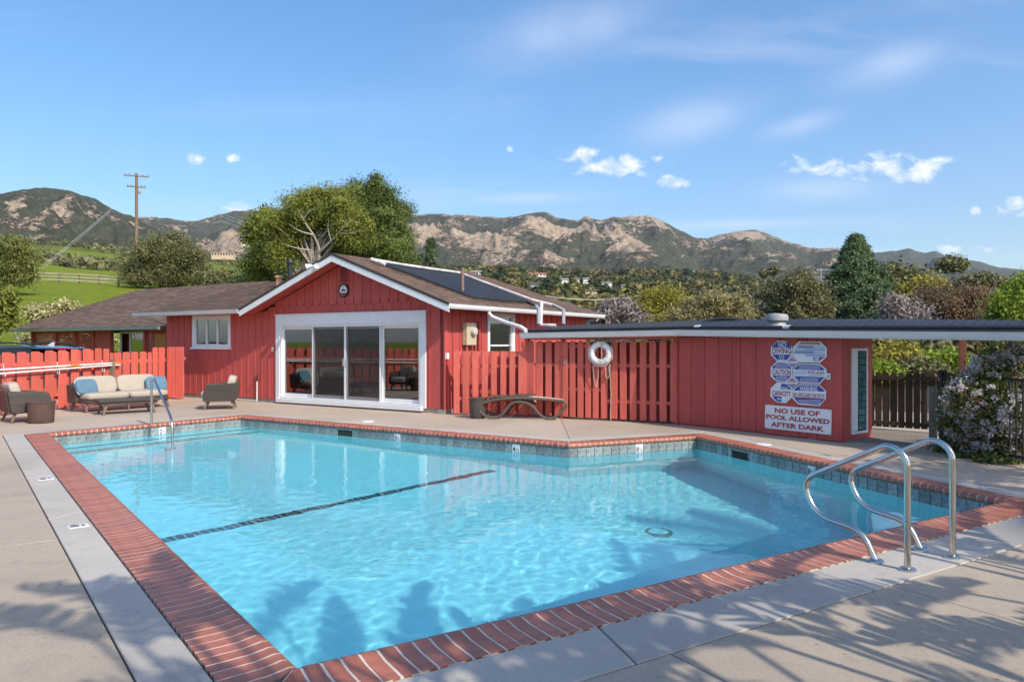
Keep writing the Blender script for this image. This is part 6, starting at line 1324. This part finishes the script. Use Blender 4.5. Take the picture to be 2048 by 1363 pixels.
tree('willow_tree', 'golden yellow-green tree left of the pale dry willow', LB(48, [(1325, 600, 36, 26), (1300, 630, 60, 34), (1350, 640, 45, 34)]), gbase(1320, 48), L_YELL, BARK, 340, 90, .6, .05, 23, asp=1.8, tr=.15)
tree('bare_tree', 'low greyish bare shrub-tree at the end of the house gutter', LB(34, [(1230, 622, 40, 20), (1215, 645, 35, 20), (1260, 640, 30, 22)]), gbase(1230, 34), L_GREY, PALEBARK, 120, 30, .5, .05, 24, nl=40, tr=.08, asp=3)
tree('umbrella_pine', 'flat-topped umbrella pine on a bare trunk against the far mountain', LB(130, [(1902, 527, 22, 8), (1890, 531, 12, 6), (1915, 531, 12, 6)]), gbase(1905, 130), L_OAK, PALEBARK, 120, 40, 1.0, .25, 25, tr=.3, nl=10)
tree('oak_tree', 'dark spreading oak between the large conifer and the umbrella pine', LB(105, [(1790, 552, 40, 20), (1830, 565, 36, 20), (1770, 575, 40, 22)]), gbase(1795, 105), L_OAK, BARK, 300, 46, 1.2, .22, 26, tr=.35)
tree('oak_tree', 'yellow-green oak below the umbrella pine', LB(95, [(1850, 580, 40, 22), (1875, 600, 40, 22), (1830, 600, 36, 20)]), gbase(1850, 95), L_YELL, BARK, 280, 46, 1.1, .2, 27, tr=.3)
tree('oak_tree', 'dark oak right of the umbrella pine under the far ridge', LB(120, [(1945, 570, 32, 20), (1975, 585, 34, 24)]), gbase(1950, 120), L_OAK, BARK, 260, 46, 1.2, .24, 28, tr=.3)
tree('oak_tree', 'spreading grey-green oak beside the utility pole on the meadow', LB(88, [(340, 500, 50, 34), (300, 520, 40, 34), (385, 525, 42, 38), (335, 550, 80, 30), (270, 545, 22, 24)]), gbase(335, 88), L_OAK, BARK, 420, 130, .95, .085, 29, tr=.45, nl=24)
tree('pepper_tree', 'drooping pale green pepper tree at the top of the meadow', LB(66, [(15, 505, 42, 32), (-10, 540, 50, 40), (35, 540, 26, 34)]), gbase(10, 66), L_PEPPER, BARK, 300, 120, .8, .06, 30, droop=1.6, asp=2.2, tr=.3)
tree('oak_tree', 'small dark round oak near the end of the rail fence', LB(84, [(452, 562, 26, 17), (440, 570, 22, 12)]), gbase(450, 84), L_OAK, BARK, 150, 50, .8, .15, 31, tr=.2)
tree('pine_sapling', 'young pine with drooping dark sprays at the meadow edge', LB(27, [(2, 600, 14, 26), (-8, 640, 26, 28), (14, 628, 12, 18)]), gbase(-4, 27), L_PINE, BARK, 70, 40, .28, .05, 32, asp=3, tr=.06)
tree('variegated_shrub', 'cream and green leafy shrub behind the porch roof', LB(33, [(115, 625, 46, 24), (85, 640, 30, 20), (150, 635, 28, 20), (120, 680, 75, 44), (190, 690, 40, 36)]), gbase(115, 33), L_CREAM, BARK, 300, 60, .34, .06, 33, cat='shrub', tr=.08)
# the two palms
for i, px in enumerate((1528, 1547)):
    Yp = 210; b = Vector(gbase(px, Yp)); t = thing('palm_tree', ('slim fan palm on the foothill, shorter of the two' if i == 0 else 'slim fan palm on the foothill, taller of the two'), 'tree', b); top = CAMZ + (HZ - (546 - 5 * i)) / F * Yp - b.z
    mb = MB(); mb.tube([(0, 0, -.5), (.1, 0, top)], [.28, .2], 7); part('trunk', mb, BARK, t); rng = np.random.default_rng(40 + i); d = rng.normal(size=(420, 3)); d /= np.linalg.norm(d, axis=1)[:, None]; P = d * np.array([1.5, 1.5, 1.3]) * (.4 + .6 * rng.random(420))[:, None] + np.array([.1, 0, top]); put('crown', leaves('crown', P, .32 + 0 * P[:, 0], rng.random(420), L_OLIVE, rng, 2.2, d), t)
# bushes seen below the flat roof
for k, (px, py, a, b_, Yd, m, lab) in enumerate((
    (1790, 716, 42, 26, 27, L_YELL, 'golden-yellow bush beyond the dark board fence'), (1765, 690, 36, 26, 40, L_OLIVE, 'grey-green bush behind the golden one beyond the gate'), (1840, 742, 36, 18, 22, L_OLIVE, 'low grey-green bush right behind the dark board fence'),
    (1850, 695, 50, 26, 46, L_OAK, 'dark oak bush under the roof edge beyond the gate'), (1960, 692, 60, 24, 60, L_OAK, 'dark oak behind the neighbouring gabled house'), (1880, 722, 40, 16, 30, L_LIME, 'bright green bush left of the breezeway post'), (1760, 748, 26, 12, 20, L_LIME, 'small bright green plant behind the dark boards'), (2030, 700, 40, 22, 38, L_PEPPER, 'pale green bush at the right end of the breezeway view'))):
    tree('bush', lab, LB(Yd, [(px, py, a, b_), (px - a * .5, py + b_ * .5, a * .7, b_ * .7), (px + a * .5, py + b_ * .6, a * .6, b_ * .6)]), gbase(px, Yd), m, BARK, 150, 44, .022 * Yd * .55, .0024 * Yd, 50 + k, cat='bush', tr=.06)
# flowering shrub at the right edge
fs = LB(10.2, [(1985, 800, 62, 68), (1940, 795, 44, 36), (2040, 760, 60, 55), (2020, 860, 70, 60), (1990, 742, 40, 22), (1920, 840, 34, 34, .3), (2090, 820, 70, 90)]); rng = np.random.default_rng(60)
sh_b = Vector((fs[0][0], fs[0][1] + .1, -.05)); shrub = thing('flowering_shrub', 'big shrub with clusters of small white flowers behind the black metal fence', 'shrub', sh_b)
P, cvv, o, cc = crown_pts(fs, 1000, 40, .15, rng, .55, .9); put('foliage', leaves('foliage', P - np.array(sh_b), .016 * (.7 + .6 * rng.random(len(P))), cvv, L_SHRUB, rng, 1.7, None), shrub)
P, cvv, o, cc = crown_pts(fs, 160, 26, .13, rng, .92, .9); put('bronze_shoots', leaves('bronze_shoots', P - np.array(sh_b), .018 * (.7 + .6 * rng.random(len(P))), cvv, L_BRONZE, rng, 1.7, o), shrub)
fs2 = [(*l[:3], l[3] * 1.08, l[4] * 1.08, l[5] * 1.08) for l in fs]
P, cvv, o, cc = crown_pts(fs2, 760, 30, .060, rng, .985, .8); put('flower_clusters', leaves('flower_clusters', P - np.array(sh_b), .0185 * (.7 + .6 * rng.random(len(P))), cvv, L_FLOW, rng, 1.0, None), shrub, kind='stuff')
mb = MB()
for a in range(5): mb.tube([(RNG.uniform(-.2, .2), RNG.uniform(0, .2), 0), (RNG.uniform(-.3, .3), .1, .5), (RNG.uniform(-.5, .5), .1, 1.1)], [.035, .03, .015], 7)
part('stem', mb, PALEBARK, shrub)
gcv = thing('hedge_planting', 'low green ground planting at the foot of the metal fence', 'plants', G(1990, 925)); P, cvv, o, cc = crown_pts(LB(9.9, [(1900, 905, 30, 16, .9), (1940, 922, 36, 14, .4), (2000, 925, 50, 18), (2060, 930, 50, 20)]), 260, 14, .10, rng, .5, .8); put('foliage', leaves('foliage', P - np.array(gcv.location), .026 * (.7 + .6 * rng.random(len(P))), cvv, L_SHRUB, rng, 1.5, o), gcv)
agv = thing('leafy_plant', 'clump of broad green leaves behind the metal fence post', 'plant', G(1905, 880)); P, cvv, o, cc = crown_pts(LB(11.6, [(1910, 862, 22, 18), (1935, 866, 16, 14)]), 40, 12, .12, rng, .5, .8); put('foliage', leaves('foliage', P - np.array(agv.location), .05 * (.7 + .6 * rng.random(len(P))), cvv, L_BROAD, rng, 2.0, o), agv)
HOUSES = [(1074, 553, 34, 8, 900), (952, 548, 22, 7, 800), (1070, 572, 20, 7, 560), (1128, 563, 14, 7, 620), (1152, 562, 12, 6, 640), (1172, 561, 12, 6, 660), (1213, 568, 20, 5, 600), (1182, 586, 26, 7, 420), (1248, 575, 10, 6, 560), (1396, 544, 22, 6, 1100), (447, 513, 42, 8, 640)]
# woodland on the far slopes
def woodland(name, label, n, a0, a1, y0, y1, seed, mat, per=44, size=(2.2, 4.6), dens=None):
    rng = np.random.default_rng(seed); Cs = []; Vs = []; Ss = []; Os = []; c = 0
    while c < n:
        a = rng.uniform(a0, a1); Y = math.exp(rng.uniform(math.log(y0), math.log(y1))); X = (a - CX) / F * Y
        if mnoise.noise((X * .012, Y * .006, seed)) < -.18 + .2 * rng.random(): continue
        if any(abs(a - h[0]) < h[2] * .75 + 4 and Y < h[4] + 12 and (Y > h[4] * .45) and HZ - F * (ground_z(X, Y) + 6 - CAMZ) / Y < h[1] + 1 for h in HOUSES): continue
        z = ground_z(X, Y); r = rng.uniform(*size) * (1 + .0006 * Y); d = rng.normal(size=(per, 3)); d /= np.linalg.norm(d, axis=1)[:, None]; d[:, 2] = np.abs(d[:, 2]) * 1.1 - .15; hv = rng.random()
        Cs.append(np.array([X, Y, z + r * .5]) + d * r * np.array([1, 1, .95]) * (.65 + .4 * rng.random((per, 1)))); Vs.append(np.clip(hv + rng.normal(size=per) * .10, 0, 1)); Ss.append(np.full(per, r * .30)); Os.append(d); c += 1
    o = put(name, leaves(name, np.concatenate(Cs), np.concatenate(Ss) * (.6 + .8 * rng.random(n * per)), np.concatenate(Vs), mat, rng, 1.1, np.concatenate(Os)), kind='stuff'); o['label'] = label; o['category'] = 'woodland'; return o
woodland('valley_woodland', 'mixed green and golden trees filling the valley behind the roofs', 950, 840, 2200, 90, 330, 70, L_MIX, 90, (2.2, 4.6))
woodland('foothill_woodland', 'dense far trees covering the foothill below the mountains', 2600, 780, 2250, 320, 1700, 71, L_MIX, 30, (3.0, 5.0))
woodland('hillside_scrub', 'dark scrub dotted over the hill beyond the meadow', 900, -200, 620, 260, 900, 72, L_OAK, 22, (1.4, 3.2))
# houses on the slopes
FARW = [pm('far_white_wall', (.70, .67, .62), .8, .05), pm('far_tan_wall', (.55, .42, .28), .8, .05), pm('far_grey_wall', (.38, .37, .36), .8, .05)]
FARR = [pm('far_tile_roof', (.36, .15, .09), .85, .1), pm('far_brown_roof', (.17, .13, .11), .85, .1), pm('far_grey_roof', (.30, .30, .31), .85, .1), pm('far_tan_roof', (.42, .32, .22), .85, .1)]
PANE = pm('far_window_pane', (.03, .035, .04), .15, .05)
def far_house(label, px, py, wpx, hpx, Y, wi, ri, rot=0.0, nw=4, flat=False):
    p = AT(px, py, Y); W, Hh = wpx / F * Y, hpx / F * Y; D_ = max(6, W * .45); t = thing('hillside_house', label, 'house', p, rot); wh = Hh * (.62 if not flat else .9)
    mb = MB(); mb.box(-W / 2, W / 2, -D_ / 2, D_ / 2, -3, wh); part('wall', mb, FARW[wi], t)
    if flat: mb = MB(); mb.box(-W / 2 - .4, W / 2 + .4, -D_ / 2 - .4, D_ / 2 + .4, wh, Hh); part('roof', mb, FARR[ri], t)
    else:
        mb = MB(); e = .6; mb.add([(-W / 2 - e, -D_ / 2 - e, wh), (W / 2 + e, -D_ / 2 - e, wh), (W / 2 + e, D_ / 2 + e, wh), (-W / 2 - e, D_ / 2 + e, wh), (-W / 2 - e, 0, Hh), (W / 2 + e, 0, Hh)], [(0, 1, 5, 4), (2, 3, 4, 5), (0, 4, 3), (1, 2, 5), (3, 2, 1, 0)]); part('roof', mb, FARR[ri], t)
    for k in range(nw): x = -W / 2 + W * (k + .5) / nw; mb = MB(); mb.box(x - W / nw * .27, x + W / nw * .27, -D_ / 2 - .05, -D_ / 2 + .1, wh * .25, wh * .8); part('window', mb, PANE, t)
    return t
for args in (('white villa with red tiled roofs on the foothill under the rocky mountain', 1074, 553, 34, 8, 900, 0, 0, .1, 5), ('white house left of the red-roofed villa, low on the foothill', 952, 548, 22, 7, 800, 0, 2), ('grey-roofed ranch house among trees below the villa', 1070, 572, 20, 7, 560, 2, 1), ('bright white house with pale roof in the valley trees', 1128, 563, 14, 7, 620, 0, 2, .2, 3), ('pair-gabled white house right of the bright white one', 1152, 562, 12, 6, 640, 0, 2, -.2, 3),
             ('small white house with grey roof on the valley slope', 1172, 561, 12, 6, 660, 0, 2, 0, 3), ('long low white house halfway along the valley slope', 1213, 568, 20, 5, 600, 0, 2, 0, 5), ('tan house with brown roof below the long white one', 1182, 586, 26, 7, 420, 1, 1, .1, 4), ('small white house beneath the peak, right side of the valley', 1248, 575, 10, 6, 560, 0, 2, 0, 2), ('tan hilltop house on the foothill left of the palms', 1396, 544, 22, 6, 1100, 1, 1, 0, 4),
             ('tan flat-roofed building with a row of windows on the scrub hill', 447, 513, 42, 8, 640, 1, 3, .15, 8, True), ('small white house on the scrub hill right of the tan building', 492, 490, 16, 5, 1000, 0, 2, 0, 3), ('white roof peeking out below the umbrella pine', 1885, 570, 32, 5, 140, 0, 2, .2, 4), ('white gabled house at the far right among trees', 2008, 585, 24, 9, 110, 0, 2, .4, 3)): far_house(*args)
# neighbouring gabled house below the flat roof
nb = thing('neighbour_house', 'neighbouring tan house with teal-edged gable and a small chimney', 'house', (14.9 * 1.0 + 8.2, 36, -2.4), math.radians(-25))
mb = MB(); mb.prism([(-4, -1), (4, -1), (4, 2.0), (0, 3.1), (-4, 2.0)], 0, 9); part('wall', mb, FARW[1], nb)
mb = MB(); mb.prism([(-4.6, 1.86), (0, 3.16), (4.6, 1.86), (4.6, 2.06), (0, 3.36), (-4.6, 2.06)], -.5, 9.5); part('roof', mb, FARR[1], nb)
TEALP = pm('teal_trim', (.22, .42, .40), .6, .05); mb = MB(); mb.prism([(-4.62, 1.82), (0, 3.12), (4.62, 1.82), (4.62, 2.08), (0, 3.38), (-4.62, 2.08)], -.56, -.5); part('fascia', mb, TEALP, nb)
mb = MB(); mb.box(-2.15, -1.85, 3, 3.3, 2.4, 3.45); part('chimney', mb, FARR[0], nb); mb = MB(); mb.box(-.8, .8, -.04, .05, .2, 1.5); part('window', mb, PANE, nb)
# ------------------------------------------------------------------ tall planting beside and behind the viewpoint (its shade falls on deck and pool)
def paddle_leaf(L=1.25, W=.44, seed=1):
    mb = MB(); n = 16; rg = random.Random(seed)
    def mid(t): return Vector((0, t * L, .10 * t - .38 * t * t))
    for sd in (-1, 1):
        for i in range(n):
            t0, t1 = i / n, (i + 1) / n; f = lambda t: W / 2 * (math.sin(math.pi * min(1, t * .93 + .07)) ** .55) * (1 - .25 * t)
            sl = rg.uniform(.0, .02) + (.05 if rg.random() < .22 else 0); dz = rg.uniform(-.05, .08); k = rg.uniform(.86, 1.02)
            a, b = mid(t0), mid(t1); c, d = a + Vector((sd * f(t0) * k, L * .05 + sl, .06 + dz)), b + Vector((sd * f(t1) * k, L * .05 - sl * .3, .06 + dz)); mb.add([a, b, d, c], [(0, 1, 2, 3)])
    mb.tube([mid(t) for t in np.linspace(0, 1, 8)], [.016, .014, .012, .01, .008, .006, .004, .002], 5); return mb.mesh('leaf', L_BROAD, False)
LEAF_A, LEAF_B = paddle_leaf(1.3, .50, 1), paddle_leaf(1.0, .42, 2)
def bird_of_paradise(label, x, y, n, h0, h1, spread, seed, az=None):
    rg = random.Random(seed); t = thing('broad_leaf_plant', label, 'plant', (x, y, -.1))
    for k in range(n):
        a = rg.uniform(0, 2 * math.pi) if az is None else rg.uniform(*az); h = rg.uniform(h0, h1); r = spread * rg.uniform(.25, 1); top = Vector((math.cos(a) * r, math.sin(a) * r, h)); b0 = Vector((rg.uniform(-.22, .22), rg.uniform(-.22, .22), 0))
        m = b0.lerp(top, .55) + Vector((-math.cos(a), -math.sin(a), 0)) * r * .2; mb = MB(); mb.tube(smooth_path([b0, m, top], .6, 5), [.032] * 1 + [.028] * 6 + [.018] * 1 if False else .022, 7); part('stalk', mb, L_STALK, t, smooth=True)
        o = put('leaf', LEAF_A if rg.random() < .6 else LEAF_B, t); o.matrix_local = Matrix.Translation(top) @ Matrix.Rotation(a - math.pi / 2 + rg.uniform(-.4, .4), 4, 'Z') @ Matrix.Rotation(rg.uniform(-.1, .9), 4, 'X') @ Matrix.Rotation(rg.uniform(-.5, .5), 4, 'Y')
    return t
L_STALK = pm('leaf_stalk', (.12, .17, .05), .6, .15)
bird_of_paradise('tall clump of paddle-leaved plants on the deck right of the viewpoint', 3.7, 1.25, 17, 1.5, 3.0, 1.25, 5)
bird_of_paradise('very tall paddle-leaved clump on the deck close behind the viewpoint', 2.3, -.55, 24, 3.7, 5.8, 1.6, 21)
bird_of_paradise('tall paddle-leaved clump between the other two beside the viewpoint', 3.0, .2, 18, 3.6, 5.0, 1.3, 33)
bird_of_paradise('paddle-leaved clump further right along the near deck', 5.4, 2.6, 15, 1.6, 3.4, 1.2, 14)
def frond(L=2.3, n=34):
    mb = MB(); pts = [Vector((0, L * t, .55 * t - 1.15 * t * t)) for t in np.linspace(0, 1, 14)]; mb.tube(pts, [.022 * (1 - .8 * i / 13) for i in range(14)], 5)
    for i in range(n):
        t = .18 + .82 * i / (n - 1); p = Vector((0, L * t, .55 * t - 1.15 * t * t)); l = .62 * math.sin(math.pi * (.15 + .8 * t)) + .08
        for s in (-1, 1): q = p + Vector((s * l * .85, l * .5, -.22 * l)); w = Vector((0, .028, 0)); mb.add([p - w, q, p + w], [(0, 1, 2)])
    return mb.mesh('frond', L_BROAD)
FR = frond()
def feather_palm(label, x, y, h, n, seed, sc_=1.0):
    rg = random.Random(seed); t = thing('feather_palm', label, 'palm', (x, y, -.1)); mb = MB(); mb.tube([(0, 0, 0), (.08, .04, h * .5), (.0, 0, h)], [.16, .13, .10], 10); part('trunk', mb, BARK, t, smooth=True)
    for k in range(n): o = put('frond', FR, t); o.matrix_local = Matrix.Translation((0, 0, h)) @ Matrix.Rotation(2 * math.pi * k / n + rg.uniform(-.2, .2), 4, 'Z') @ Matrix.Rotation(rg.uniform(-.25, .75), 4, 'X') @ Matrix.Scale(rg.uniform(.8, 1.1) * sc_, 4)
feather_palm('feather palm beyond the right end of the pool deck', 7.3, 4.4, 3.1, 9, 3)
feather_palm('smaller feather palm behind the first one beside the pool deck', 7.2, 6.2, 2.5, 8, 9, .62)
rng = np.random.default_rng(91); tree('shade_tree', 'leafy shade tree beyond the right side of the deck', [(8.1, 5.5, 3.7, 1.0, 1.0, .7), (8.9, 6.1, 3.9, .9, .9, .6), (7.5, 6.2, 3.3, .8, .8, .5)], (9.0, 5.4, -.1), L_OLIVE, BARK, 46, 26, .26, .045, 92, tr=.09, nl=20, asp=1.6)
# ------------------------------------------------------------------ air
hz, nt, b, out = base_mat('valley_air'); nt.nodes.remove(b)
pv = N(nt, 'ShaderNodeVolumePrincipled'); pv.inputs['Color'].default_value = (0.80, 0.88, 1.0, 1); pv.inputs['Density'].default_value = 0.000045; pv.inputs['Anisotropy'].default_value = 0.3
nt.links.new(pv.outputs[0], out.inputs['Volume'])
mb = MB(); mb.box(-14000, 14000, -9500, 9800, -40, 1700); part('haze', mb, hz, None, kind='stuff')
